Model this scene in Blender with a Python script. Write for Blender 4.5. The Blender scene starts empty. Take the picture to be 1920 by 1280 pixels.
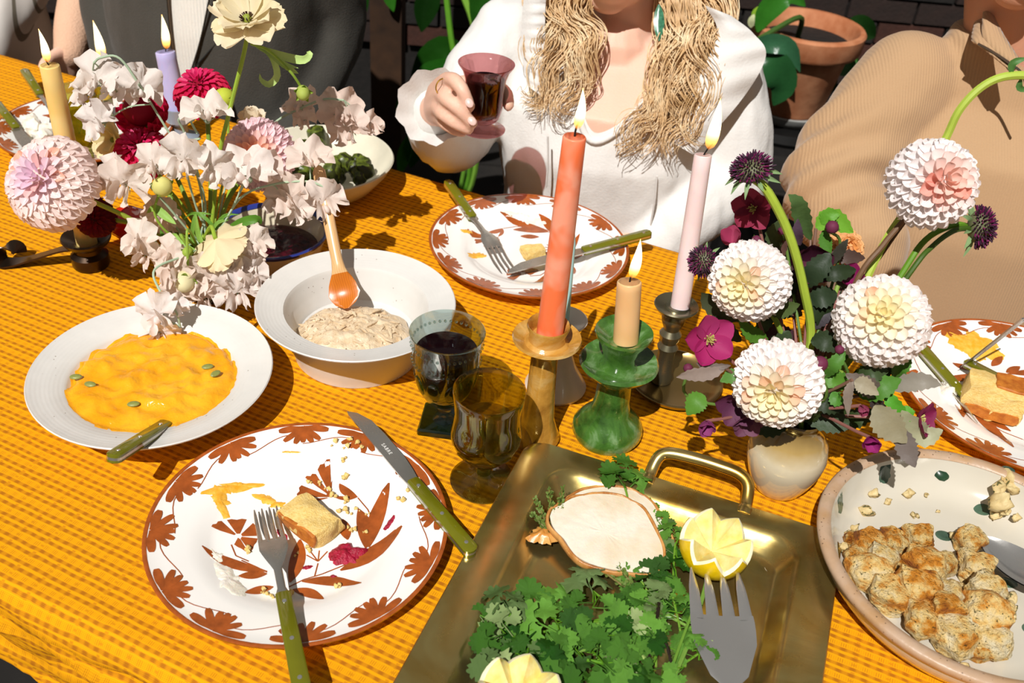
import bpy, bmesh, math, random
import numpy as np
from mathutils import Vector as V, Matrix, Quaternion, noise as mnoise

# ---------------------------------------------------------------- scene, camera, light
sc = bpy.context.scene
C = sc.collection
random.seed(7)
TABLE_H = 0.75
CAM_F, CAM_P, CAM_R, CAM_H = 1820.0, math.radians(36.55), math.radians(5.2), 0.693
_r = V((1, 0, 0)); _f = V((0, math.cos(CAM_P), -math.sin(CAM_P))); _u = V((0, math.sin(CAM_P), math.cos(CAM_P)))
CR = math.cos(CAM_R) * _r + math.sin(CAM_R) * _u
CU = -math.sin(CAM_R) * _r + math.cos(CAM_R) * _u
CF = _f
CO = V((0, 0, TABLE_H + CAM_H))
cd = bpy.data.cameras.new('camera'); cam = bpy.data.objects.new('camera', cd); C.objects.link(cam)
cam.matrix_world = Matrix(((CR.x, CU.x, -CF.x, CO.x), (CR.y, CU.y, -CF.y, CO.y), (CR.z, CU.z, -CF.z, CO.z), (0, 0, 0, 1)))
cd.sensor_width = 36.0; cd.lens = 36.0 * CAM_F / 1920.0; cd.clip_start = 0.02
cd.dof.use_dof = True; cd.dof.focus_distance = 0.98; cd.dof.aperture_fstop = 9.0
sc.camera = cam

w = bpy.data.worlds.new('world'); sc.world = w; w.use_nodes = True
w.node_tree.nodes['Background'].inputs['Color'].default_value = (1.0, 0.97, 0.92, 1)
w.node_tree.nodes['Background'].inputs['Strength'].default_value = 0.17
SUN_DIR = V((0.26, 0.72, -1.0)).normalized()
sd = bpy.data.lights.new('sun', 'SUN'); sd.energy = 4.6; sd.angle = math.radians(0.55); sd.color = (1.0, 0.98, 0.95)
so = bpy.data.objects.new('sun', sd); C.objects.link(so)
so.rotation_mode = 'QUATERNION'; so.rotation_quaternion = SUN_DIR.to_track_quat('-Z', 'Y'); so.location = (-1, -2, 4)
sc.view_settings.view_transform = 'Standard'; sc.view_settings.look = 'None'
sc.view_settings.exposure = 0.0; sc.view_settings.gamma = 1.0; sc.view_settings.use_curve_mapping = False
sc.cycles.use_denoising = True
sc.cycles.caustics_reflective = False; sc.cycles.caustics_refractive = False
sc.cycles.max_bounces = 12; sc.cycles.transparent_max_bounces = 24; sc.cycles.transmission_bounces = 10
sc.cycles.sample_clamp_indirect = 6.0

# ---------------------------------------------------------------- helpers: where things stand
def ray(px, py): return CF + CR * ((px - 960) / CAM_F) - CU * ((py - 640) / CAM_F)
def at(px, py, h=0.0):
    d = ray(px, py); return CO + d * ((TABLE_H + h - CO.z) / d.z)
def aty(px, py, y):
    d = ray(px, py); return CO + d * (y / d.y)
def ppm(p): return CAM_F / ((p - CO).dot(CF))
TA = math.radians(-22.0)
TU = V((math.cos(TA), math.sin(TA), 0)); TV = V((-math.sin(TA), math.cos(TA), 0))
def tab(u, v, h=0.0): return TU * u + TV * v + V((0, 0, TABLE_H + h))
V_NEAR, V_FAR, U_MIN, U_MAX = 0.339, 1.173, -2.05, 0.95

# ---------------------------------------------------------------- helpers: materials
def lin(c):
    if isinstance(c, str):
        c = [int(c[i:i + 2], 16) / 255 for i in (1, 3, 5)]
        c = [x / 12.92 if x <= .04045 else ((x + .055) / 1.055) ** 2.4 for x in c]
    return (c[0], c[1], c[2], 1.0)
class NT:
    def __init__(s, name):
        s.m = bpy.data.materials.new(name); s.m.use_nodes = True
        s.t = s.m.node_tree; s.t.nodes.clear()
        s.out = s.t.nodes.new('ShaderNodeOutputMaterial')
    def n(s, kind, **kw):
        nd = s.t.nodes.new('ShaderNode' + kind)
        for k, v in kw.items():
            if k.startswith('_'): setattr(nd, k[1:], v)
            else: s.set(nd.inputs[int(k[1:]) if k[0] == 'i' and k[1:].isdigit() else k.replace('__', ' ')], v)
        return nd
    def set(s, inp, v):
        if isinstance(v, bpy.types.NodeSocket): s.t.links.new(v, inp)
        elif isinstance(v, bpy.types.Node): s.t.links.new(v.outputs[0], inp)
        else: inp.default_value = v
    def math(s, op, a, b=0.0, c=0.0):
        nd = s.t.nodes.new('ShaderNodeMath'); nd.operation = op
        s.set(nd.inputs[0], a); s.set(nd.inputs[1], b)
        s.set(nd.inputs[2], c)
        return nd.outputs[0]
    def mix(s, fac, a, b):
        nd = s.t.nodes.new('ShaderNodeMix'); nd.data_type = 'RGBA'
        s.set(nd.inputs[0], fac)
        s.set(nd.inputs[6], a if not isinstance(a, str) else lin(a)); s.set(nd.inputs[7], b if not isinstance(b, str) else lin(b))
        return nd.outputs[2]
    def ramp(s, fac, stops):
        nd = s.t.nodes.new('ShaderNodeValToRGB'); s.set(nd.inputs[0], fac)
        cr = nd.color_ramp
        while len(cr.elements) < len(stops): cr.elements.new(0.5)
        for e, (p, c) in zip(cr.elements, stops): e.position = p; e.color = lin(c)
        return nd.outputs[0]
    def noise(s, scale, detail=3.0, rough=0.55, vec=None, dist=0.0):
        nd = s.t.nodes.new('ShaderNodeTexNoise'); nd.inputs['Scale'].default_value = scale
        nd.inputs['Detail'].default_value = detail; nd.inputs['Roughness'].default_value = rough; nd.inputs['Distortion'].default_value = dist
        if vec is None: vec = s.coord()
        s.t.links.new(vec, nd.inputs['Vector'])
        return nd.outputs[0]
    def coord(s, which='Object'):
        return s.t.nodes.new('ShaderNodeTexCoord').outputs[which]
    def bump(s, h, dist, strength=1.0):
        nd = s.t.nodes.new('ShaderNodeBump'); s.t.links.new(h, nd.inputs['Height'])
        nd.inputs['Distance'].default_value = dist; nd.inputs['Strength'].default_value = strength
        return nd.outputs[0]
    def bsdf(s, color, rough=0.5, metal=0.0, spec=0.5, sss=0.0, sss_r=0.01, trans=0.0, ior=1.45, normal=None, coat=0.0, sheen=0.0):
        b = s.t.nodes.new('ShaderNodeBsdfPrincipled')
        s.set(b.inputs['Base Color'], lin(color) if isinstance(color, (str, tuple, list)) else color)
        s.set(b.inputs['Roughness'], rough); b.inputs['Metallic'].default_value = metal
        b.inputs['Specular IOR Level'].default_value = spec
        b.inputs['Subsurface Weight'].default_value = sss; b.inputs['Subsurface Scale'].default_value = sss_r
        b.inputs['Transmission Weight'].default_value = trans; b.inputs['IOR'].default_value = ior
        b.inputs['Coat Weight'].default_value = coat; b.inputs['Coat Roughness'].default_value = 0.08
        b.inputs['Sheen Weight'].default_value = sheen
        if normal is not None: s.t.links.new(normal, b.inputs['Normal'])
        return b.outputs[0]
    def done(s, shader, disp=None):
        s.t.links.new(shader, s.out.inputs['Surface']); return s.m

def m_plain(name, color, rough=0.5, var=0.08, scale=40.0, bump=0.0, **kw):
    """one colour with a little procedural variation and fine relief"""
    n = NT(name); f = n.noise(scale, 4)
    c = lin(color)
    dark = tuple(x * (1 - 2 * var) for x in c[:3]); light = tuple(min(1, x * (1 + var)) for x in c[:3])
    colr = n.ramp(f, [(0.3, dark), (0.7, light)])
    nm = n.bump(f, bump) if bump else None
    return n.done(n.bsdf(colr, rough, normal=nm, **kw))
def m_metal(name, color, rough=0.2, var=0.25, scale=30.0, dark=None):
    n = NT(name); f = n.noise(scale, 5); f2 = n.noise(scale * 0.25, 3)
    c = n.mix(f2, lin(color), lin(dark) if dark else tuple(x * .75 for x in lin(color)[:3]) + (1,))
    r = n.math('MULTIPLY_ADD', f, var, rough - var * .4)
    return n.done(n.bsdf(c, r, metal=.88, normal=n.bump(f, 0.0002)))
def m_petal(name, trans=0.25, rough=0.55, vein=0.0):
    """petals and leaves: colour is the object's own colour, thin and translucent"""
    n = NT(name); oi = n.t.nodes.new('ShaderNodeObjectInfo')
    f = n.noise(60.0, 3)
    c = n.mix(f, oi.outputs['Color'], oi.outputs['Color'])
    hs = n.t.nodes.new('ShaderNodeHueSaturation'); n.set(hs.inputs['Color'], c)
    n.set(hs.inputs['Value'], n.math('MULTIPLY_ADD', f, 0.3, 0.87))
    nm = n.bump(n.noise(180.0, 2), 0.0004) if vein else None
    b = n.bsdf(hs.outputs[0], rough, spec=0.3, normal=nm)
    t = n.t.nodes.new('ShaderNodeBsdfTranslucent'); n.set(t.inputs['Color'], hs.outputs[0])
    mx = n.t.nodes.new('ShaderNodeMixShader'); mx.inputs[0].default_value = trans
    n.t.links.new(b, mx.inputs[1]); n.t.links.new(t.outputs[0], mx.inputs[2])
    return n.done(mx.outputs[0])
def m_thin_glass(name, tint, rough=0.02, refr=0.45):
    """coloured glass: lets light through tinted, reflects by Fresnel, partly refracts"""
    n = NT(name); c = lin(tint)
    tr = n.t.nodes.new('ShaderNodeBsdfTransparent'); tr.inputs[0].default_value = c
    gl = n.bsdf(c, rough, trans=1.0, ior=1.5)
    mx = n.t.nodes.new('ShaderNodeMixShader'); mx.inputs[0].default_value = refr
    n.t.links.new(tr.outputs[0], mx.inputs[1]); n.t.links.new(gl, mx.inputs[2])
    gs = n.t.nodes.new('ShaderNodeBsdfGlossy'); gs.inputs['Roughness'].default_value = rough
    fr = n.t.nodes.new('ShaderNodeFresnel'); fr.inputs[0].default_value = 1.5; ge = n.t.nodes.new('ShaderNodeNewGeometry')
    m2 = n.t.nodes.new('ShaderNodeMixShader'); n.t.links.new(n.math('MULTIPLY', fr.outputs[0], n.math('SUBTRACT', 1.0, ge.outputs['Backfacing'])), m2.inputs[0])
    n.t.links.new(mx.outputs[0], m2.inputs[1]); n.t.links.new(gs.outputs[0], m2.inputs[2])
    return n.done(m2.outputs[0])

# ---------------------------------------------------------------- helpers: meshes
class MB:
    def __init__(s): s.v = []; s.f = []
    def add(s, verts, faces, M=None):
        k = len(s.v)
        s.v += [tuple(M @ V(p)) if M else tuple(p) for p in verts]
        s.f += [tuple(i + k for i in f) for f in faces]
        return s
    def grid(s, P, closed_u=False, closed_v=False, M=None):
        nu, nv = len(P), len(P[0]); fs = []
        for i in range(nu if closed_u else nu - 1):
            for j in range(nv if closed_v else nv - 1):
                a, b = (i + 1) % nu, (j + 1) % nv
                fs.append((i * nv + j, a * nv + j, a * nv + b, i * nv + b))
        return s.add([p for row in P for p in row], fs, M)
    def lathe(s, prof, n=48, M=None, ring=False):
        vs = []; fs = []; idx = []
        for (r, z) in prof:
            if r < 1e-6: idx.append([len(vs)] * n); vs.append((0, 0, z))
            else:
                idx.append(list(range(len(vs), len(vs) + n)))
                vs += [(r * math.cos(2 * math.pi * k / n), r * math.sin(2 * math.pi * k / n), z) for k in range(n)]
        m = len(prof)
        for i in range(m if ring else m - 1):
            A, B = idx[i], idx[(i + 1) % m]
            for k in range(n):
                q = [A[k], A[(k + 1) % n], B[(k + 1) % n], B[k]]
                q = [x for j, x in enumerate(q) if x not in q[:j]]
                if len(q) > 2: fs.append(tuple(q))
        return s.add(vs, fs, M)
    def tube(s, pts, rad, n=8, caps=True, flat=1.0, up=None):
        pts = [V(p) for p in pts]
        if not isinstance(rad, (list, tuple)): rad = [rad] * len(pts)
        T = []
        for i in range(len(pts)):
            t = pts[min(i + 1, len(pts) - 1)] - pts[max(i - 1, 0)]
            T.append(t.normalized() if t.length > 1e-9 else V((0, 0, 1)))
        a = V(up) if up else (V((0, 0, 1)) if abs(T[0].z) < .9 else V((1, 0, 0)))
        N = (a - T[0] * a.dot(T[0])).normalized()
        rows = []
        for i, p in enumerate(pts):
            N = (N - T[i] * N.dot(T[i]))
            N = N.normalized() if N.length > 1e-6 else T[i].orthogonal().normalized()
            B = T[i].cross(N)
            rows.append([p + (N * math.cos(2 * math.pi * k / n) * flat + B * math.sin(2 * math.pi * k / n)) * rad[i] for k in range(n)])
        k0 = len(s.v)
        s.grid(rows, closed_v=True)
        if caps:
            s.f.append(tuple(k0 + i for i in range(n)))
            s.f.append(tuple(k0 + (len(pts) - 1) * n + i for i in reversed(range(n))))
        return s
    def ball(s, c, r, n=10, m=7, M=None):
        """ellipsoid; r is a number or three radii"""
        if not isinstance(r, (tuple, list)): r = (r, r, r)
        vs = [(0, 0, 1)]; fs = []
        for i in range(1, m):
            th = math.pi * i / m
            vs += [(math.sin(th) * math.cos(2 * math.pi * k / n), math.sin(th) * math.sin(2 * math.pi * k / n), math.cos(th)) for k in range(n)]
        vs.append((0, 0, -1))
        for k in range(n):
            fs.append((0, 1 + k, 1 + (k + 1) % n))
            fs.append((len(vs) - 1, 1 + (m - 2) * n + (k + 1) % n, 1 + (m - 2) * n + k))
        for i in range(m - 2):
            for k in range(n):
                a = 1 + i * n
                fs.append((a + k, a + n + k, a + n + (k + 1) % n, a + (k + 1) % n))
        T = Matrix.Translation(V(c)) @ (M if M else Matrix()) @ Matrix.Diagonal((r[0], r[1], r[2], 1))
        return s.add(vs, fs, T)
    def prism(s, pts2, z0, z1, M=None):
        n = len(pts2)
        vs = [(x, y, z0) for x, y in pts2] + [(x, y, z1) for x, y in pts2]
        fs = [tuple(reversed(range(n))), tuple(range(n, 2 * n))] + [(i, (i + 1) % n, n + (i + 1) % n, n + i) for i in range(n)]
        return s.add(vs, fs, M)
    def box(s, c, d, M=None):
        x, y, z = (q / 2 for q in d)
        vs = [(c[0] + a * x, c[1] + b * y, c[2] + e * z) for a in (-1, 1) for b in (-1, 1) for e in (-1, 1)]
        return s.add(vs, [(0, 1, 3, 2), (4, 6, 7, 5), (0, 4, 5, 1), (2, 3, 7, 6), (0, 2, 6, 4), (1, 5, 7, 3)], M)
    def jitter(s, amp, scale, seed=0.0):
        for i, p in enumerate(s.v):
            q = V(p) * scale + V((seed, seed * 1.7, -seed))
            s.v[i] = tuple(V(p) + mnoise.noise_vector(q) * amp)
        return s
    def mesh(s, name, sharp=40):
        me = bpy.data.meshes.new(name)
        me.from_pydata(s.v, [], s.f); me.validate(verbose=False)
        if len(me.polygons) < 60000:
            bm = bmesh.new(); bm.from_mesh(me); bmesh.ops.recalc_face_normals(bm, faces=bm.faces); bm.to_mesh(me); bm.free()
        me.polygons.foreach_set('use_smooth', [True] * len(me.polygons))
        if sharp and sharp < 180: me.set_sharp_from_angle(angle=math.radians(sharp))
        me.update(); return me

WM = {}
def thing(name, label, cat, loc=(0, 0, 0), group=None, M=None):
    o = bpy.data.objects.new(name, None); C.objects.link(o)
    M = M if M else Matrix.Translation(V(loc))
    o.matrix_world = M; WM[o.name] = M.copy(); o.empty_display_size = 0.02
    return tag(o, label, cat, group)
def tag(o, label, cat, group=None):
    o['label'] = label; o['category'] = cat
    if group: o['group'] = group
    return o
def put(name, me, mat, parent=None, M=None, local=False, color=None):
    """link one mesh; M is its place in the world (or in its parent when local)"""
    o = bpy.data.objects.new(name, me); C.objects.link(o)
    if mat and not me.materials: me.materials.append(mat)
    M = M if M else Matrix()
    if parent is not None:
        o.parent = parent
        B = M if local else WM[parent.name].inverted() @ M
        o.matrix_basis = B; WM[o.name] = WM[parent.name] @ B
    else:
        o.matrix_basis = M; WM[o.name] = M.copy()
    if color: o.color = lin(color)
    return o
def part(name, mb, mat, parent=None, sharp=40, local=False, M=None, color=None):
    """a mesh given in world coordinates (or the parent's own when local) as one object"""
    if parent is None and M is None:      # top-level mesh: origin at its base
        a = np.array(mb.v); c = V((float(a[:, 0].mean()), float(a[:, 1].mean()), float(a[:, 2].min())))
        mb.v = [tuple(V(p) - c) for p in mb.v]; M = Matrix.Translation(c)
    if parent is not None and not local and M is None:
        inv = WM[parent.name].inverted(); mb.v = [tuple(inv @ V(p)) for p in mb.v]; local = True
    return put(name, mb.mesh(name, sharp), mat, parent, M, local, color)
def structure(name, mb, mat):
    o = put(name, mb.mesh(name), mat); o['kind'] = 'structure'; return o
def smooth_path(pts, n=6):
    """Catmull-Rom through the points"""
    P = [V(p) for p in pts]; P = [P[0] * 2 - P[1]] + P + [P[-1] * 2 - P[-2]]
    out = []
    for i in range(1, len(P) - 2):
        for k in range(n):
            t = k / n; a, b, c, d = P[i - 1:i + 3]
            out.append(0.5 * ((2 * b) + (c - a) * t + (2 * a - 5 * b + 4 * c - d) * t * t + (3 * b - a - 3 * c + d) * t ** 3))
    out.append(P[-2]); return out
def frame(o, y, z=(0, 0, 1), s=1.0):
    """matrix with origin o, +Y along y, +Z near z"""
    y = V(y).normalized(); z = V(z); x = y.cross(z)
    if x.length < 1e-5: x = y.orthogonal()
    x.normalize(); z = x.cross(y)
    S = s if isinstance(s, (tuple, list)) else (s, s, s)
    return Matrix(((x.x * S[0], y.x * S[1], z.x * S[2], o[0]), (x.y * S[0], y.y * S[1], z.y * S[2], o[1]), (x.z * S[0], y.z * S[1], z.z * S[2], o[2]), (0, 0, 0, 1)))
def lerp3(a, b, t):
    a, b = lin(a), lin(b); return tuple(a[i] * (1 - t) + b[i] * t for i in range(3))
rnd = random.uniform
# ---------------------------------------------------------------- the setting
def m_brick():
    n = NT('brick_dark'); oi = n.t.nodes.new('ShaderNodeObjectInfo')
    f = n.noise(30, 4)
    c = n.mix(n.math('MULTIPLY', f, .8), oi.outputs['Color'], (0.006, 0.005, 0.004, 1))
    return n.done(n.bsdf(c, 0.85, normal=n.bump(n.noise(90, 3), 0.002)))
M_brick = m_brick()
M_mortar = m_plain('mortar', '#1a1613', 0.95, 0.2, 60, 0.002)
M_floor = m_plain('stone_floor', '#1c1814', 0.8, 0.25, 12, 0.001)
fl = MB().box((0, 1.5, -0.03), (7, 6.4, 0.06)); floor = structure('floor', fl, M_floor)
slab = MB().prism([(-.222, -.222), (.222, -.222), (.222, .222), (-.222, .222)], 0, .008).mesh('floor_slab')
for i in range(-4, 5):
    for j in range(-2, 10):
        if abs(i) < 5: put('floor_slab', slab, M_floor, floor, Matrix.Translation((i * .46, j * .46 - .1, 0.0)), color=(.01, .008, .007))
WALL_Y = 3.15
wl = MB().box((0.2, WALL_Y + .07, 1.2), (6.6, .12, 2.4)); wall = structure('wall_back', wl, M_mortar)
bk = MB().box((0, 0, 0), (.205, .03, .062)); brick = bk.mesh('brick')
random.seed(3)
for j in range(4, 15):
    for i in range(-9, 12):
        x = i * .215 + (.107 if j % 2 else 0) + .1; z = j * .072 + .036
        red = random.random() < .22
        put('brick', brick, M_brick, wall, Matrix.Translation((x, WALL_Y + rnd(-.002, .004), z)), color=(.075, .022, .012) if red else random.choice([(.012, .010, .008), (.02, .015, .012), (.03, .014, .01)]))

# ---------------------------------------------------------------- table and cloth
M_oak = m_plain('oak', '#6b4526', 0.55, 0.2, 20, 0.0005)
tbl = thing('dining_table', 'long wooden dining table hidden under the mustard checked cloth', 'table', tab((U_MIN + U_MAX) / 2, .756, -TABLE_H))
RT = Matrix.Rotation(TA, 4, 'Z')
um = (U_MIN + U_MAX) / 2; L = U_MAX - U_MIN
part('tabletop', MB().box((0, 0, TABLE_H - .0215), (L - .03, V_FAR - V_NEAR - .03, .033), RT), M_oak, tbl, local=True)
for a in (-1, 1):
    for b in (-1, 1):
        part('leg', MB().box((a * (L / 2 - .12), b * .33, (TABLE_H - .038) / 2), (.06, .06, TABLE_H - .038), RT), M_oak, tbl, local=True)

def m_cloth():
    n = NT('mustard_check_cloth')
    uv = n.t.nodes.new('ShaderNodeUVMap'); uv.uv_map = 'weave'
    sp = n.t.nodes.new('ShaderNodeSeparateXYZ')
    wob = n.t.nodes.new('ShaderNodeTexNoise'); wob.inputs['Scale'].default_value = 55; n.set(wob.inputs['Vector'], uv.outputs[0])
    n.set(sp.inputs[0], uv.outputs[0])
    u = n.math('MULTIPLY_ADD', wob.outputs[0], .0016, sp.outputs[0]); v = n.math('MULTIPLY_ADD', wob.outputs[0], .0022, sp.outputs[1])
    def fr(x, p, off=0.0): return n.math('FRACT', n.math('MULTIPLY_ADD', x, 1 / p, off))
    def band(t, lo, hi, soft=.04):
        a = n.t.nodes.new('ShaderNodeMapRange'); a.interpolation_type = 'SMOOTHSTEP'
        n.set(a.inputs[0], t); a.inputs[1].default_value = lo - soft; a.inputs[2].default_value = lo + soft
        b = n.t.nodes.new('ShaderNodeMapRange'); b.interpolation_type = 'SMOOTHSTEP'
        n.set(b.inputs[0], t); b.inputs[1].default_value = hi - soft; b.inputs[2].default_value = hi + soft
        return n.math('SUBTRACT', a.outputs[0], b.outputs[0])
    tv = fr(v, .0172); tu = fr(u, .0106)
    rowA = n.math('ADD', band(tv, .08, .29), band(tv, .46, .67))
    dash = n.math('MULTIPLY_ADD', band(tu, .10, .60, .16), .42, .55)
    A = n.math('MULTIPLY', rowA, dash)
    rowB = band(tv, .72, .98); comb = band(fr(u, .0019), .2, .7, .2)
    B = n.math('MULTIPLY', n.math('MULTIPLY', rowB, comb), n.math('MULTIPLY_ADD', band(tu, .1, .6, .1), .34, .26))
    col = band(fr(u, .0285), .44, .56, .02); chk = band(fr(v, .0043), .15, .6, .1)
    Cc = n.math('MULTIPLY', n.math('MULTIPLY', col, chk), .5)
    m = n.math('MINIMUM', n.math('MAXIMUM', n.math('MAXIMUM', A, B), Cc), 1.0)
    thr = n.math('MULTIPLY_ADD', band(fr(v, .0011), .2, .7, .2), .16, .92)
    c = n.mix(n.math('MULTIPLY', m, .74), '#eea20a', '#8a4416')
    hs = n.t.nodes.new('ShaderNodeHueSaturation'); n.set(hs.inputs['Color'], c); n.set(hs.inputs['Value'], thr)
    fine = n.math('ADD', n.math('MULTIPLY', wob.outputs[0], .6), n.math('MULTIPLY', band(fr(u, .0012), .2, .7, .2), .25))
    h = n.math('ADD', fine, n.math('MULTIPLY', m, -.3))
    return n.done(n.bsdf(hs.outputs[0], 0.9, spec=0.15, normal=n.bump(h, 0.0006, .6)))
M_cloth = m_cloth()
def build_cloth():
    us = np.arange(U_MIN, U_MAX + .001, .0125)
    vs = list(np.arange(V_NEAR, V_FAR + .001, .0125))
    rows = []; uvs = []
    near = [(-.004, -.0008), (-.009, -.003), (-.0135, -.008), (-.016, -.015)] + [(-.0165, -.015 - .006 * k) for k in range(1, 17)]
    far = [(.006, -.0015), (.011, -.006), (.013, -.013)] + [(.013, -.013 - .02 * k) for k in range(1, 9)]
    for k in range(len(near) - 1, -1, -1):
        rows.append(('n', near[k], V_NEAR - .004 - .006 * k))
    for v in vs: rows.append(('t', v, v))
    for k in range(len(far)): rows.append(('f', far[k], V_FAR + .006 + .012 * k))
    V_, F_, UV_ = [], [], []
    for kind, q, vv in rows:
        for u in us:
            if kind == 't':
                edge = max(0, 1 - (q - V_NEAR) / .07)
                z = -.0005 - .0005 * abs(mnoise.noise(V((u * 14, q * 20, 0)))) - edge * .0035 * max(0, mnoise.noise(V((u * 9, q * 60, 3))) + .15)
                p = tab(u, q, z)
            elif kind == 'n':
                dv, z = q; t = min(1, -z / .03)
                # rumpled hem: long creases that run along the edge
                wr = mnoise.noise(V((u * 9 + z * 30, z * 75, 1.0))) * .011 + mnoise.noise(V((u * 26, z * 150, 5.0))) * .005
                p = tab(u, V_NEAR + dv - .006 * t + t * wr, z - .0005 + .004 * t * mnoise.noise(V((u * 14, z * 90, 9))))
            else:
                dv, z = q; p = tab(u, V_FAR + dv + .006 * min(1, -z * 20) * math.sin(u * 30 + math.sin(u * 11)), z - .0005)
            V_.append(tuple(p)); UV_.append((u, vv))
    nu = len(us)
    for i in range(len(rows) - 1):
        for j in range(nu - 1): F_.append((i * nu + j, i * nu + j + 1, (i + 1) * nu + j + 1, (i + 1) * nu + j))
    me = bpy.data.meshes.new('tablecloth'); me.from_pydata(V_, [], F_)
    uvl = me.uv_layers.new(name='weave')
    li = np.zeros(len(me.loops), dtype=np.int32); me.loops.foreach_get('vertex_index', li)
    uvl.data.foreach_set('uv', np.array(UV_, dtype=np.float32)[li].ravel())
    me.polygons.foreach_set('use_smooth', [True] * len(me.polygons)); me.update()
    o = put('tablecloth', me, M_cloth)
    tag(o, 'mustard yellow woven tablecloth with brown dashed stripes covering the whole table', 'tablecloth')
build_cloth()

# ---------------------------------------------------------------- plates with painted brown palmettes
M_glaze = m_plain('white_glaze', '#f4f0ea', 0.12, 0.02, 8, coat=0.4)
M_brown = m_plain('brown_glaze', '#a4521f', 0.18, 0.16, 90, coat=0.3)
PLATE = [(0, .0052), (.03, .0052), (.06, .0056), (.074, .0062), (.081, .0085), (.0875, .0125), (.1, .0155), (.118, .0185), (.130, .0207), (.1335, .0222), (.135, .0216), (.1345, .0198), (.125, .0165), (.1, .0105), (.084, .006), (.078, .0035), (.076, 0), (.070, 0), (.068, .0025), (0, .0025)]
def strip(mb, a, b, wd, zf, bend=0.0, prof=None, n=7, lift=.0004):
    a = V((a[0], a[1])); b = V((b[0], b[1])); d = b - a; nrm = V((-d.y, d.x)).normalized()
    rows = []
    for i in range(n):
        t = i / (n - 1)
        c = a + d * t + nrm * bend * d.length * 4 * t * (1 - t)
        hw = wd / 2 * (np.interp(t, np.linspace(0, 1, len(prof)), prof) if prof else max(.03, math.sin(math.pi * (.02 + .96 * t)) ** .8))
        row = []
        for s_ in (-1, -.5, 0, .5, 1):
            p = c + nrm * hw * s_
            row.append((p.x, p.y, zf(p.length) + lift))
        rows.append(row)
    return mb.grid(rows)
def poly_line(mb, pts, wd, zf):
    for a, b in zip(pts[:-1], pts[1:]): strip(mb, a, b, wd, zf, prof=[1, 1], n=3)
LEAVES = [((1255, 715), (1365, 400), 82, .03), ((1240, 720), (1200, 505), 80, -.05), ((1100, 840), (1435, 630), 85, -.05), ((825, 905), (880, 670), 76, -.04), ((890, 900), (1215, 930), 60, .06), ((840, 945), (1010, 1010), 56, .08), ((700, 845), (350, 730), 56, .06), ((700, 858), (545, 872), 50, 0), ((735, 930), (575, 970), 50, 0), ((1140, 672), (1112, 560), 60, 0), ((1190, 440), (1095, 370), 50, .1), ((1195, 440), (1060, 435), 28, .1)]
STEMS = [[(820, 930), (900, 890), (1000, 860), (1150, 800), (1235, 725), (1275, 650), (1285, 590), (1250, 510), (1195, 445)], [(600, 790), (530, 760), (505, 700)], [(960, 870), (978, 800)], [(700, 850), (640, 820), (560, 785)], [(978, 790), (915, 755)], [(978, 790), (940, 740)], [(978, 790), (985, 730)], [(978, 790), (1030, 735)], [(1275, 640), (1240, 560)]]
NEAR_C = V((-.178, .602))
def motif_pt(q):
    p = at(q[0] / 2.909 + 260, q[1] / 2.909 + 780, .006); return V((p.x - NEAR_C.x, p.y - NEAR_C.y))
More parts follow.
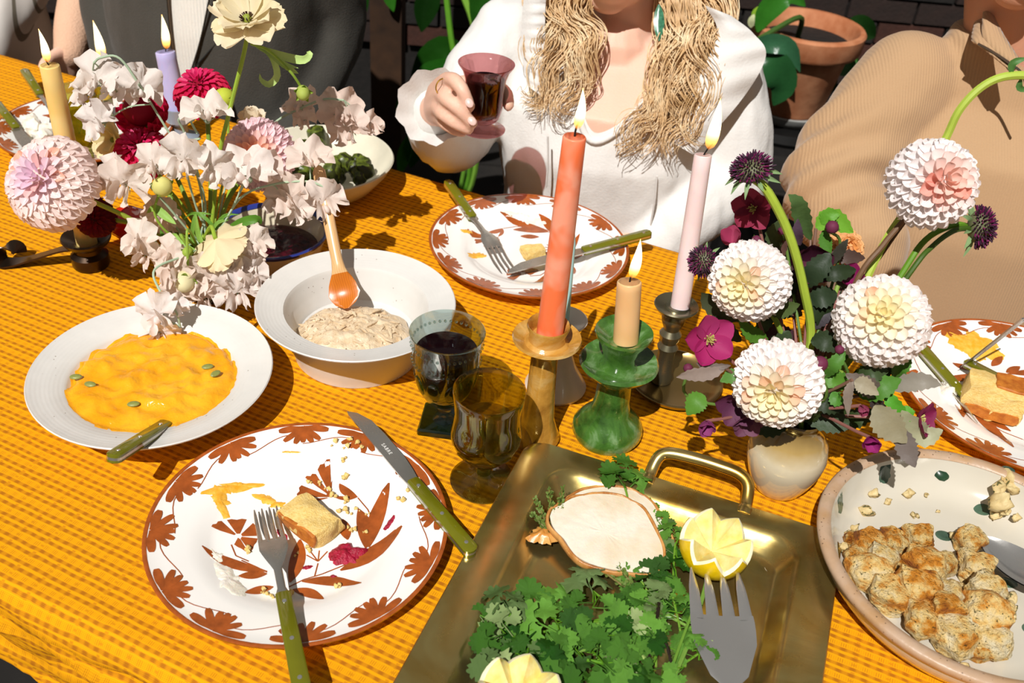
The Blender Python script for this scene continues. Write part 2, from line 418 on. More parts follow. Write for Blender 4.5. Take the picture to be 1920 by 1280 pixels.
def dinner_plate(label, c, rot, R=.135, nf=12, ph=0.0):
    t = thing('dinner_plate', label, 'plate', (c[0], c[1], TABLE_H), group='white plates with brown painted flowers')
    k = R / .135
    zf = lambda r: float(np.interp(r / k, [q[0] for q in PLATE[:10]], [q[1] for q in PLATE[:10]])) * 1.0
    part('plate_body', MB().lathe([(r * k, z) for r, z in PLATE], 96), M_glaze, t, local=True, sharp=30)
    band = [(.1316 * k, .0213 + .0004), (.1335 * k, .0226), (.1354 * k, .0217), (.1349 * k, .0195), (.1295 * k, .0177), (.1290 * k, .0181), (.1335 * k, .0205)]
    part('rim_band', MB().lathe(band, 96, ring=True), M_brown, t, local=True, sharp=60)
    random.seed(int(c[0] * 999) & 63)
    for i in range(nf):
        a = 2 * math.pi * i / nf + ph + rnd(-.03, .03)
        mb = MB(); base = V((math.cos(a), math.sin(a))) * .1305 * k
        for j in range(7):
            b = math.radians((-76, -47, -21, 0, 21, 47, 76)[j] + rnd(-4, 4)); ln = (.0265, .0245, .0225, .0205, .0225, .0245, .0265)[j] * k * rnd(.92, 1.06)
            d = V((-math.cos(a + b), -math.sin(a + b)))
            st = base - V((math.cos(a), math.sin(a))) * .001
            strip(mb, st, st + d * ln, (.0076 if j in (0, 6) else .0064) * k, zf, prof=[.32, .42, .58, .78, .95, 1, 1, .97, .86, .5], n=13, lift=.0004 + .00007 * j)
        part('painted_fan', mb, M_brown, t, local=True, sharp=180)
        a2 = a + 2 * math.pi / nf; mb = MB(); pts = []
        for q in range(7):
            s_ = q / 6; aa = a + .1 + (a2 - a - .13) * s_
            rr = (.113 + .006 * math.cos(s_ * math.pi) + .002) * k
            pts.append((math.cos(aa) * rr, math.sin(aa) * rr))
        poly_line(mb, pts, .0009, zf); part('painted_scallop', mb, M_brown, t, local=True, sharp=180)
    Rm = Matrix.Rotation(rot, 2)
    mp = lambda q: Rm @ motif_pt(q) * k
    for a, b, wd, bend in LEAVES:
        part('painted_leaf', strip(MB(), mp(a), mp(b), wd / 2.909 / 1880 * k, zf, bend, n=10), M_brown, t, local=True, sharp=180)
    mb = MB()
    for s_ in STEMS: poly_line(mb, [mp(q) for q in s_], .0012, zf)
    part('painted_stem', mb, M_brown, t, local=True, sharp=180)
    for ctr, tips in (((545, 655), [((395, 612), (450, 572)), ((480, 566), (590, 560)), ((625, 580), (668, 650)), ((650, 665), (610, 740)), ((600, 745), (520, 700))]), ((1052, 440), [((862, 440), (885, 375)), ((905, 335), (965, 318)), ((975, 300), (1045, 262)), ((1055, 350), (1020, 440)), ((940, 470), (890, 455))])):
        for t0, t1 in tips:
            a, b, cc = mp(t0), mp(t1), mp(ctr)
            a = cc + (a - cc); rows = []
            for q in range(6):
                s_ = .16 + .84 * q / 5
                rows.append([(lambda p: (p.x, p.y, zf(p.length) + .0004))(cc + (a.lerp(b, r_ / 4) - cc) * s_ * (1.0 if q < 5 else (1.03 if r_ % 2 else .98))) for r_ in range(5)])
            part('painted_petal', MB().grid(rows), M_brown, t, local=True, sharp=180)
    return t, zf
near_plate, ZF = dinner_plate('largest painted plate at the front, with beet stain, cake crumbs and a fork on it', NEAR_C, 0.0, ph=.22)
far_plate, _ = dinner_plate('painted plate with crossed cutlery in front of the woman in white', (.011, 1.135), math.radians(75), ph=.1)
right_plate, _ = dinner_plate('painted plate at the right edge holding a cake slice and cream', (.600, .899), math.radians(200), R=.146, ph=.42)
left_plate, _ = dinner_plate('painted plate at the far left corner under crumpled leftovers', (-.685, 1.365), math.radians(150), R=.130, ph=.3)

# ---------------------------------------------------------------- bowls
M_stone = m_plain('speckled_stoneware', '#dcd8d0', 0.38, 0.05, 160, 0.0002)
def m_stoneware(name, base, speck):
    n = NT(name); vz = n.t.nodes.new('ShaderNodeTexVoronoi'); vz.inputs['Scale'].default_value = 130; n.set(vz.inputs['Vector'], n.coord())
    s_ = n.math('LESS_THAN', vz.outputs['Distance'], .1)
    f = n.noise(45, 4); gate = n.math('GREATER_THAN', n.noise(23, 2), .56)
    sp = n.t.nodes.new('ShaderNodeSeparateXYZ'); n.set(sp.inputs[0], n.coord())
    rr = n.math('SQRT', n.math('ADD', n.math('POWER', sp.outputs[0], 2), n.math('POWER', sp.outputs[1], 2)))
    rings = n.math('SINE', n.math('MULTIPLY_ADD', f, 3.0, n.math('MULTIPLY', rr, 1500)))
    c = n.mix(f, base, tuple(x * .86 for x in lin(base)[:3]) + (1,))
    c = n.mix(n.math('MULTIPLY', n.math('MULTIPLY', s_, gate), .6), c, speck)
    return n.done(n.bsdf(c, 0.33, coat=.15, normal=n.bump(rings, .00005, .5)))
M_stone = m_stoneware('speckled_stoneware', '#dedbd5', '#6e5a44')
SQ = V((-.368, .770, TABLE_H)); CH = V((-.178, .893, TABLE_H))
def ring_bowl(name, label, c, prof, mat, cat='bowl', n=80, group=None):
    o = put(name, MB().lathe(prof, n).mesh(name, 35), mat, None, Matrix.Translation(c)); return tag(o, label, cat, group)
ring_bowl('serving_bowl', 'wide shallow off-white stoneware bowl holding orange squash puree', SQ,
    [(0, .010), (.05, .011), (.068, .016), (.079, .026), (.084, .0345), (.087, .037), (.105, .0405), (.118, .0445), (.1205, .0455), (.1215, .0445), (.1205, .0425), (.105, .037), (.088, .031), (.082, .022), (.07, .009), (.062, .004), (.06, 0), (.054, 0), (.052, .004), (0, .005)], M_stone)
ring_bowl('serving_bowl', 'deeper off-white stoneware bowl of shredded chicken salad with a wooden spoon', CH,
    [(0, .016), (.05, .017), (.066, .024), (.075, .042), (.0785, .056), (.081, .0605), (.095, .0635), (.108, .0675), (.1105, .0685), (.1115, .0675), (.1105, .0655), (.096, .0605), (.083, .055), (.081, .04), (.077, .02), (.073, .006), (.072, 0), (.066, 0), (.064, .005), (0, .006)], M_stone)
M_enamel = m_plain('cream_enamel', '#d8cdb2', 0.2, 0.04, 20, coat=.3)
M_blue = m_plain('blue_enamel_rim', '#2c3a8c', 0.15, 0.1, 30, coat=.3)
EN = V((-.318, 1.062, TABLE_H))
t = thing('enamel_bowl', 'small cream enamel bowl with a blue rim holding dark beet relish', 'bowl', EN)
part('bowl_body', MB().lathe([(0, .006), (.045, .007), (.058, .022), (.067, .046), (.0685, .048), (.0705, .048), (.0695, .044), (.061, .02), (.05, .002), (.046, 0), (0, .001)], 64), M_enamel, t, local=True)
part('blue_rim', MB().lathe([(.0655, .0445), (.0675, .0485), (.0705, .0492), (.0718, .0475), (.0695, .043), (.068, .0455)], 64, ring=True), M_blue, t, local=True, sharp=60)
FB = V((-.302, 1.272, TABLE_H))
M_cream = m_plain('cream_glaze', '#d9d2bc', 0.25, 0.08, 18, coat=.3)
ring_bowl('serving_bowl', 'pale oatmeal glazed bowl of charred sprouts behind the left bouquet', FB,
    [(0, .008), (.05, .009), (.08, .02), (.098, .042), (.1035, .0505), (.106, .0515), (.1075, .05), (.1, .036), (.08, .012), (.06, .002), (.055, 0), (0, .001)], M_cream)

# ---------------------------------------------------------------- food mounds and lumps
def mound(c, rf, z0, hf, nr=18, na=72):
    """a lump spread on a surface: rf(angle) outline, hf(t, angle, x, y) height"""
    mb = MB(); rows = []
    for i in range(nr + 1):
        t_ = i / nr; row = []
        for k in range(na):
            a = 2 * math.pi * k / na; r = rf(a) * t_
            x, y = r * math.cos(a), r * math.sin(a)
            row.append((c[0] + x, c[1] + y, z0(math.hypot(x, y)) + hf(t_, a, x, y)))
        rows.append(row)
    return mb.grid(rows, closed_v=True)
def N(x, y, z=0.0): return mnoise.noise(V((x, y, z)))
def m_food(name, c1, c2, scale, rough=.5, bump=.001, spots=None, spot_scale=120, spot_amt=.6, sss=0.0, coat=0.0, lo=.35, hi=.65):
    n = NT(name); f = n.noise(scale, 5); c = n.ramp(f, [(lo, lin(c1)[:3]), (hi, lin(c2)[:3])])
    if spots:
        g = n.noise(spot_scale, 2); c = n.mix(n.math('MULTIPLY', n.math('GREATER_THAN', g, spot_amt), .85), c, spots)
    return n.done(n.bsdf(c, rough, normal=n.bump(n.noise(scale * 2.2, 5), bump), sss=sss, sss_r=.004, coat=coat))
M_squash = m_food('squash_puree', '#e89a0c', '#f2b024', 26, .2, .0030, sss=.12)
M_chick = m_food('chicken_salad', '#e2cdae', '#d4b892', 90, .3, .002, '#7e6a3e', 260, .72)
M_beet = m_food('beet_relish', '#24040c', '#4a0a18', 120, .18, .001)
M_beetb = m_food('beet_smear', '#8a0a24', '#b01c3c', 260, .25, .0012)
M_cream2 = m_food('whipped_cream', '#f6f0e4', '#e9dfcb', 120, .4, .0008, sss=.2)
M_cake = m_food('cake_crumb', '#eecf86', '#e2bb68', 260, .8, .0012)
M_crust = m_food('cake_crust', '#a85a18', '#c87a28', 120, .6, .0008)
M_smear = m_food('squash_smear', '#e8a222', '#f0bc50', 150, .35, .0006)
zc = lambda z: (lambda r: TABLE_H + z)
sq_bowl = lambda r: TABLE_H + float(np.interp(r, [0, .05, .068, .079, .084, .087, .105], [.010, .011, .016, .026, .0345, .037, .0405]))
o = part('squash_puree', mound(SQ, lambda a: .083 + .004 * N(math.cos(a) * 3, math.sin(a) * 3, 2) + .003 * N(math.cos(a) * 9, math.sin(a) * 9, 4) + .006 * max(0, math.cos(a + 1.3)), sq_bowl,
    lambda t_, a, x, y: max(0, .034 - (sq_bowl(math.hypot(x, y)) - TABLE_H)) * (1 if t_ < .93 else (1 - t_) / .07) + (1 - t_ ** 6) * (.0035 + .0045 * N(x * 38, y * 38, 1) + .003 * N(x * 80, y * 80, 2) + .004 * (.3 - abs(N(x * 45, y * 70, 5))) + .0035 * max(0, 1 - abs(math.hypot(x - .012, y + .012) - .03) * 90)), 34, 120), M_squash, None, 60)
tag(o, 'smooth orange squash puree filling the shallow stoneware bowl', 'puree')
def chicken():
    random.seed(11)
    mb = mound((CH.x, CH.y - .014), lambda a: .061 + .005 * N(math.cos(a) * 4, math.sin(a) * 4, 7) + .006 * abs(math.cos(a)), zc(.026),
        lambda t_, a, x, y: (1 - t_ ** 4) * (.021 + .005 * N(x * 60, y * 60, 3) + .0025 * N(x * 170, y * 170, 8) - .10 * y), 30, 110)
    for i in range(240):
        a = rnd(0, 6.28); r = .052 * math.sqrt(random.random()); x, y = r * math.cos(a) * 1.04, r * math.sin(a) * .88
        z = .026 + (1 - (r / .064) ** 4) * (.021 - .10 * y) + rnd(-.0042, .0006)
        p = V((CH.x + x, CH.y - .014 + y, TABLE_H + z)); d = rnd(0, 6.28); ln = rnd(.006, .026) * (1 if r < .038 else .5)
        q = V((math.cos(d), math.sin(d), 0)) * ln; bnd = V((-math.sin(d), math.cos(d), 0)) * rnd(-.005, .005)
        pts = [p, p + q * .33 + bnd * .7 + V((0, 0, rnd(0, .002))), p + q * .66 + bnd, p + q + V((0, 0, rnd(-.003, 0)))]
        wd = rnd(.0008, .0030); mb.tube(pts, [wd * .5, wd, wd, wd * .3], 6, flat=.6)
    return mb
o = part('chicken_salad', chicken(), M_chick, None, 60); tag(o, 'pale shredded chicken salad heaped in the deeper stoneware bowl', 'salad'); o['kind'] = 'stuff'
o = part('beet_relish', mound(EN, lambda a: .058, zc(.0215), lambda t_, a, x, y: (1 - t_ ** 4) * (.008 + .004 * N(x * 110, y * 110)), 14, 48), M_beet, None, 60)
tag(o, 'dark beet relish inside the blue-rimmed enamel bowl', 'relish')
M_sprout = m_food('charred_sprout', '#2c3510', '#78862c', 60, .35, .001, '#120e06', 50, .52)
random.seed(5)
sp = MB().ball((0, 0, 0), .0135, 10, 8).jitter(.003, 90).mesh('sprout')
k = 0
for i in range(40):
    a = rnd(0, 6.28); r = .078 * math.sqrt(random.random()); x = FB.x + r * math.cos(a); y = FB.y + r * math.sin(a)
    if random.random() < .25 and y > FB.y: continue
    s_ = rnd(.75, 1.15)
    o = put('charred_sprout', sp, M_sprout, None, Matrix.Translation((x, y, TABLE_H + .028 + rnd(0, .014) + r * .09)) @ Matrix.Rotation(rnd(0, 6), 4, V((rnd(-1, 1), rnd(-1, 1), 1))) @ Matrix.Scale(s_, 4))
    tag(o, 'charred green sprout half heaped in the pale oatmeal bowl', 'sprout', 'charred sprouts in the oatmeal bowl')
M_pepita = m_plain('pepita', '#8a8f4a', .4, .12, 200, .0003)
for px, py, lab, rot in ((142, 706, 'leftmost green pumpkin seed on the squash puree', .2), (169, 720, 'largest green pumpkin seed on the left of the puree', -.1), (389, 687, 'upper of the two pumpkin seeds at the right of the puree', .4), (404, 700, 'lower of the two pumpkin seeds at the right of the puree', 1.0), (250, 757, 'pumpkin seed half sunk in the middle of the puree', .3)):
    o = put('pumpkin_seed', MB().ball((0, 0, 0), (.0062, .0036, .0017), 12, 8).mesh('pumpkin_seed'), M_pepita, None, Matrix.Translation(at(px, py, .0395)) @ Matrix.Rotation(rot, 4, 'Z') @ Matrix.Rotation(.2, 4, 'X'))
    tag(o, lab, 'seed', 'pumpkin seeds on the puree')
# ---------------------------------------------------------------- cutlery
M_steel = m_metal('brushed_steel', '#dad6ce', .24, .2, 60, '#b0aaa0')
M_steel2 = m_metal('polished_steel', '#eceae6', .2, .14, 60, '#ccc8c2')
M_olive = m_plain('olive_resin', '#6b6a10', .16, .06, 30, coat=.5)
def axes(A, B, up=(0, 0, 1), roll=0.0):
    x = (V(B) - V(A)).normalized(); z = V(up); z = (z - x * z.dot(x)).normalized(); y = z.cross(x)
    M = Matrix(((x.x, y.x, z.x, A[0]), (x.y, y.y, z.y, A[1]), (x.z, y.z, z.z, A[2]), (0, 0, 0, 1)))
    return M @ Matrix.Rotation(roll, 4, 'X')
def handle_outline(l, w0, w1, n=6):
    pts = []
    for k in range(n + 1):
        a = math.pi / 2 + math.pi * k / n; pts.append((w0 * .5 + .5 * w0 * math.cos(a) * .8, .5 * w0 * math.sin(a)))
    pts += [(l - .002, -w1 / 2), (l, -w1 / 2 + .002), (l, w1 / 2 - .002), (l - .002, w1 / 2)]
    return pts
def bev_prism(mb, pts, z0, z1, b, top=True):
    """prism with one softened edge on its outer face"""
    n = len(pts); c = (sum(p[0] for p in pts) / n, sum(p[1] for p in pts) / n)
    def shr(p, k):
        return (p[0] + (k if p[0] < c[0] else -k), p[1] + (k if p[1] < c[1] else -k))
    za, zb = (z1 - b, z1) if top else (z0 + b, z0)
    zs = [z0 if top else z1, za, zb]
    vs = [(x, y, zs[0]) for x, y in pts] + [(x, y, zs[1]) for x, y in pts] + [(*shr(p, b), zs[2]) for p in pts]
    fs = [tuple(range(n)), tuple(range(2 * n, 3 * n))]
    for q in range(2):
        fs += [(q * n + i, q * n + (i + 1) % n, (q + 1) * n + (i + 1) % n, (q + 1) * n + i) for i in range(n)]
    return mb.add(vs, fs)
def cutlery_handle(t, l):
    out = handle_outline(l, .0142, .0125)
    part('handle_scale', bev_prism(MB(), out, .0013, .0046, .0011), M_olive, t, local=True)
    part('handle_scale', bev_prism(MB(), out, -.0046, -.0013, .0011, False), M_olive, t, local=True)
    rv = MB().lathe([(0, -.0052), (.0018, -.0052), (.0020, -.0048), (.0020, .0047), (.0017, .0051), (0, .0052)], 14)
    me = rv.mesh('rivet')
    for x in (.013, l * .5, l - .012): put('rivet', me, M_steel2, t, Matrix.Translation((x, 0, 0)), local=True)
    return out
def fork(label, A, B, l_h=.105, up=(0, 0, 1), curve=.010, group='olive handled forks'):
    L = (V(B) - V(A)).length; t = thing('table_fork', label, 'fork', M=axes(A, B, up), group=group)
    out = cutlery_handle(t, l_h); mb = MB().prism(out, -.0013, .0013)
    x0, x1, x2 = l_h, L - .075, L - .047      # neck start, head start, tine roots
    def zc_(x): 
        s_ = (x - x0) / (L - x0); return curve * (math.sin(math.pi * min(1, s_ * 1.25)) * .55 if s_ < .8 else 0) - curve * .5 * s_ + curve * (.8 * (s_ - .75) if s_ > .75 else 0)
    rows = []
    for i in range(15):
        x = x0 - .004 + (x2 - x0 + .004) * i / 14
        hw = np.interp(x, [x0 - .004, x0, x0 + .006, x1 - .012, x1, x1 + .012, x2], [.0058, .0058, .0036, .0036, .0085, .0125, .0122]); th = np.interp(x, [x0, x0 + .01, x1, x2], [.0022, .0022, .0013, .0009])
        rows.append([(x, hw * math.cos(a) if abs(math.cos(a)) > .2 else hw * math.cos(a), zc_(x) + th * math.sin(a) + abs(math.cos(a)) ** 2 * hw * .10) for a in [2 * math.pi * k / 10 for k in range(10)]])
    k0 = len(mb.v); mb.grid(rows, closed_v=True); mb.f.append(tuple(k0 + i for i in range(10)))
    for k in range(4):
        y = (-1.5 + k) * .0066
        pts = [(x2 - .003 + (L - x2 + .003) * q / 7, y * (1 + .02 * q / 7), zc_(x2 - .003 + (L - x2 + .003) * q / 7) + .0004) for q in range(8)]
        mb.tube(pts, [.0021, .0021, .002, .0019, .0018, .0016, .0013, .0006], 8, flat=.55)
    part('fork_head', mb, M_steel, t, local=True, sharp=50); return t
def knife(label, A, B, l_h=.107, up=(0, 0, 1), group='olive handled knives', text=None):
    L = (V(B) - V(A)).length; t = thing('table_knife', label, 'knife', M=axes(A, B, up), group=group)
    out = cutlery_handle(t, l_h); mb = MB().prism(out, -.0013, .0013)
    edge = [(l_h - .003, -.0058), (l_h + .012, -.0085), (l_h + .03, -.0105), (L - .05, -.0105), (L - .025, -.0088), (L - .008, -.002), (L, .0058), (L - .006, .0072), (L - .04, .0068), (l_h + .01, .0066), (l_h - .003, .0058)]
    mb.prism(edge, -.0008, .0009); part('blade', mb, M_steel, t, local=True)
    if text:
        cu = bpy.data.curves.new('engraving', 'FONT'); cu.body = text; cu.size = .0052; cu.align_x = 'CENTER'; cu.align_y = 'CENTER'; cu.extrude = .00008; cu.space_character = 1.25
        o = bpy.data.objects.new('engraving', cu); C.objects.link(o)
        me = bpy.data.meshes.new_from_object(o.evaluated_get(bpy.context.evaluated_depsgraph_get())); bpy.data.objects.remove(o)
        put('engraving', me, M_engr, t, Matrix.Translation((l_h + .050, -.001, .00095)) @ Matrix.Rotation(math.pi, 4, 'Z'), local=True)
    return t
M_engr = m_plain('etched_letters', '#e8e6e0', .5, .02)
fork('olive handled fork resting tines up on the largest front plate', at(568, 1302, .034), at(497, 948, .016))
nk = knife('olive handled knife smeared with beet across the front plate rim', at(889, 1040, .024), at(660, 768, .026), text='SABRE')
fork('olive handled fork lying tines down on the woman\'s plate', at(838, 340, .026), at(952, 502, .017), up=(0, 0, 1))
knife('olive handled knife crossing the fork on the woman\'s plate', at(1222, 437, .034), at(948, 508, .016))
fork('olive handled fork blurred at the far left plate, upper one', at(45, 132, .028), at(130, 262, .017))
knife('olive handled knife blurred at the far left plate, lower one', at(-8, 193, .027), at(92, 318, .024))
knife('olive handled knife on the right plate beside the cream', at(1716, 640, .026), at(1830, 770, .016))
fork('fork whose tines touch the cake slice on the right plate', at(1965, 760, .030), at(1812, 680, .020))
M_hs = M_olive
def spoon(label, A, B, l_h=.098, group=None, hd=.028):
    L = (V(B) - V(A)).length; t = thing('table_spoon', label, 'spoon', M=axes(A, B), group=group)
    out = cutlery_handle(t, l_h); mb = MB().prism(out, -.0013, .0013)
    mb.tube([(l_h - .003, 0, 0), (l_h + .02, 0, .001), (L - .055, 0, 0), (L - .048, 0, -.001)], [.0045, .0032, .0032, .005], 8, flat=.6)
    rows = []
    for i in range(9):
        s_ = i / 8; x = L - .056 + .056 * s_; hw = max(.001, .019 * math.sin(math.pi * (.08 + .92 * s_) ** .8) ** .7 if s_ < 1 else .001)
        rows.append([(x, hw * q, -.007 * (1 - q * q) * math.sin(math.pi * s_)) for q in (-1, -.6, -.2, .2, .6, 1)])
    mb.grid(rows); part('spoon_bowl', mb, M_steel, t, local=True); return t
spoon('spoon with an olive handle standing in the squash puree', at(206, 862, .068), at(352, 770, .018))

# wooden spoon
M_wood = NT('honey_wood'); _w = M_wood
wv = _w.t.nodes.new('ShaderNodeTexWave'); wv.inputs['Scale'].default_value = 9; wv.inputs['Distortion'].default_value = 3; wv.bands_direction = 'Y'; _w.set(wv.inputs['Vector'], _w.coord()); wv.inputs['Scale'].default_value = 120
sx = _w.t.nodes.new('ShaderNodeSeparateXYZ'); _w.set(sx.inputs[0], _w.coord())
wet = _w.math('GREATER_THAN', sx.outputs[0], .128)
M_wood = _w.done(_w.bsdf(_w.mix(_w.math('MULTIPLY', wv.outputs[0], .5), _w.mix(wet, '#dcb27c', '#c8701a'), _w.mix(wet, '#c8925c', '#a8540c')), .3, coat=.3))
A = aty(596, 312, 1.012); B = at(648, 585, .030) ; B = V((CH.x - .012, CH.y - .010, TABLE_H + .043))
B = aty(650, 578, .905)
L = (B - A).length
ws = thing('wooden_spoon', 'honey coloured wooden spoon standing in the chicken salad bowl', 'spoon', M=axes(A, B, (0, -1, .6)))
mb = MB(); rows = []
for i in range(30):
    s_ = i / 29; x = L * s_
    hw = np.interp(s_, [0, .03, .1, .66, .74, .82, .9, .96, 1], [.004, .0075, .0078, .0066, .0085, .0155, .0185, .0135, .003]); th = np.interp(s_, [0, .05, .66, .8, 1], [.0038, .0042, .0048, .004, .0018]); dip = -.006 * max(0, math.sin(math.pi * (s_ - .74) / .26)) if s_ > .74 else 0
    ring = []
    for k in range(12):
        a = 2 * math.pi * k / 12; z = th * math.sin(a)
        if math.sin(a) > 0 and s_ > .74: z += dip * (1 - math.cos(a) ** 2)
        ring.append((x, hw * math.cos(a), z + dip * .5))
    rows.append(ring)
k0 = len(mb.v); mb.grid(rows, closed_v=True); mb.f += [tuple(range(12)), tuple(range(29 * 12, 30 * 12))]
part('spoon_body', mb, M_wood, ws, local=True, sharp=70)

# ---------------------------------------------------------------- leftovers on the plates
PLATES = [(NEAR_C, .135), (V((.011, 1.135)), .135), (V((.600, .899)), .146), (V((-.685, 1.365)), .130)]
def surf(x, y, z):
    for c_, R_ in PLATES:
        r_ = math.hypot(x - c_.x, y - c_.y)
        if r_ < R_: return TABLE_H + ZF(r_ * .135 / R_)
    return z
def blob(name, label, cat, px, py, h, rx, ry, rot, th, mat, seed, group=None, rough=.35, parent=None):
    c = at(px, py, h)
    def rf(a):
        b = a - rot; base = 1 / math.sqrt((math.cos(b) / rx) ** 2 + (math.sin(b) / ry) ** 2)
        return base * (1 + rough * N(math.cos(a) * 1.6, math.sin(a) * 1.6, seed) + rough * .6 * N(math.cos(a) * 5, math.sin(a) * 5, seed + 3))
    mb = mound(c, rf, lambda r: 0, lambda t_, a, x, y: surf(c.x + x, c.y + y, c.z) + th * (1 - t_ ** 3) * (.7 + .5 * N(x * 160, y * 160, seed)) + .0006 - .0012 * t_, 8, 44)
    o = part(name, mb, mat, parent, 60)
    if label: tag(o, label, cat, group)
    return o
blob('squash_smear', 'long orange squash smear along the back of the front plate', 'food smear', 428, 925, .0062, .032, .006, .5, .0012, M_smear, 1)
blob('squash_smear', 'orange squash smear beside the fork tines on the front plate', 'food smear', 500, 935, .0062, .017, .006, -.3, .0012, M_smear, 6)
blob('squash_smear', 'thin orange squash streak between the painted flowers of the front plate', 'food smear', 455, 915, .0062, .024, .0035, .35, .001, M_smear, 16, rough=.6)
blob('squash_smear', 'curved orange squash smear at the upper left of the front plate', 'food smear', 415, 945, .0062, .022, .0075, -1.0, .0012, M_smear, 41, rough=.6)
blob('squash_smear', 'small orange squash dab beside the cake on the front plate', 'food smear', 520, 945, .0062, .008, .005, .2, .0012, M_smear, 42, rough=.5)
blob('squash_smear', 'faint orange squash streak near the back rim of the front plate', 'food smear', 545, 860, .0062, .012, .0016, .15, .0006, M_smear, 43, rough=.6)
blob('beet_mound', 'crimson beet mound on the front plate', 'relish', 650, 1038, .0062, .0165, .0125, .3, .0065, M_beetb, 2)
blob('beet_smear', 'red beet smear between the fork and the cake on the front plate', 'food smear', 528, 1000, .0062, .011, .004, -.8, .0008, M_beetb, 4)
blob('beet_smear', 'red beet smear on the right painted leaf of the front plate', 'food smear', 730, 985, .0062, .012, .0035, 1.1, .0008, M_beetb, 5)
blob('beet_smear', 'small red beet dab below the beet mound', 'food smear', 625, 1080, .0062, .004, .003, 0, .0008, M_beetb, 9)
blob('beet_smear', 'small red beet drop left of the beet mound', 'food smear', 576, 1062, .0062, .006, .003, .3, .0008, M_beetb, 12)
blob('cream_smear', 'white cream smear with crumbs at the lower left of the front plate', 'cream', 430, 1090, .0066, .026, .010, -.75, .003, M_cream2, 8, rough=.5)
blob('cream_smear', 'thin white cream smear left of the front plate\'s fork', 'cream', 408, 1045, .0062, .012, .006, -.7, .001, M_cream2, 13, rough=.5)
def crumb_mesh(r, seed, n=10, m=7, amp=.35, scale=1.6):
    return MB().ball((0, 0, 0), r, n, m).jitter(r * amp, scale / r * .6, seed)
def cake(label, M, d, seed, crust_faces):
    """a torn block of cake with one browned face"""
    t = thing('cake_piece', label, 'cake', M=M)
    def block(c, dd, n=7, amp=.0018):
        mb = MB(); P = lambda i, k, q, ax, sg: None
        for ax in range(3):
            for sg in (-1, 1):
                rows = []
                for i in range(n):
                    row = []
                    for k in range(n):
                        a, b = -1 + 2 * i / (n - 1), -1 + 2 * k / (n - 1)
                        q = [a, b]; q.insert(ax, sg); l = max(1e-6, math.sqrt(sum(x * x for x in q))); f = 1 - .16 * (l - 1)
                        row.append((c[0] + q[0] * dd[0] / 2 * f, c[1] + q[1] * dd[1] / 2 * f, c[2] + q[2] * dd[2] / 2 * f))
                    rows.append(row)
                mb.grid(rows)
        return mb.jitter(amp, 160, seed).jitter(amp * 2.2, 60, seed + 5).jitter(amp * 1.6, 28, seed + 9)
    part('cake_crumb', block((0, 0, d[2] / 2), d, 9), M_cake, t, local=True, sharp=180)
    for c, dd in crust_faces: part('cake_crust', block(c, dd, 6, .001), M_crust, t, local=True, sharp=180)
    return t
p = at(582, 985, .006)
cake('torn golden cake piece in the middle of the front plate', Matrix.Translation(p) @ Matrix.Rotation(-.62, 4, 'Z'), (.056, .036, .018), 1, [((.002, -.0165, .010), (.050, .004, .015))])
p = at(1852, 765, .0062)
cake('large cake slice with a brown top on the right plate', Matrix.Translation(p) @ Matrix.Rotation(-.35, 4, 'Z'), (.068, .046, .036), 3, [((.016, .006, .037), (.042, .034, .004)), ((0, -.0225, .008), (.06, .003, .012))])
p = at(1000, 480, .0062)
cake('small cake piece tinted with squash on the woman\'s plate', Matrix.Translation(p) @ Matrix.Rotation(.4, 4, 'Z'), (.032, .026, .012), 4, [])
blob('cream_dollop', 'white cream dollop beside the cake on the right plate', 'cream', 1790, 745, .0065, .020, .023, .3, .018, M_cream2, 21, rough=.2)
blob('squash_smear', 'wide orange squash smear across the back of the right plate', 'food smear', 1820, 655, .0062, .05, .022, -.2, .0012, M_smear, 23, rough=.4)
blob('squash_smear', 'orange squash smear near the fork tines on the woman\'s plate', 'food smear', 893, 480, .0062, .018, .008, .7, .0012, M_smear, 24, rough=.5)
blob('squash_smear', 'yellow squash smear behind the orange candle on the woman\'s plate', 'food smear', 985, 415, .0062, .040, .010, -.2, .001, M_cream2, 25, rough=.5)
blob('squash_smear', 'orange squash smear at the left rim of the woman\'s plate', 'food smear', 876, 440, .008, .012, .005, .3, .001, M_smear, 26, rough=.5)
for i, (px, py, rr) in enumerate([(48, 250, .016), (62, 238, .018), (80, 255, .015), (70, 270, .014), (55, 222, .012), (92, 240, .016)]):
    o = put('crumpled_leaf', MB().ball((0, 0, 0), (rr, rr * .8, rr * .55), 12, 8).jitter(.007, 90, i).mesh('crumpled_leaf', 25), M_cream2, None, Matrix.Translation(at(px, py, .012 + .004 * (i % 2))))
    tag(o, 'white crumpled leftover piece heaped on the far left plate', 'leftovers', 'leftovers on the far left plate')
random.seed(21)
cm = [crumb_mesh(.0018, i, 9, 6, .8).mesh('cake_crumb_bit', 180) for i in range(4)]
spots = [(640, 955), (655, 965), (645, 985), (632, 1000), (610, 912), (600, 905), (622, 930), (625, 845), (650, 850), (672, 850), (660, 842), (645, 870), (650, 895), (630, 1103), (500, 1115), (515, 1120), (490, 1108), (760, 935), (752, 945), (600, 1000), (660, 990), (585, 905), (668, 955), (540, 1110), (470, 1030), (680, 1000), (690, 960), (648, 940), (575, 1025), (560, 1040)]
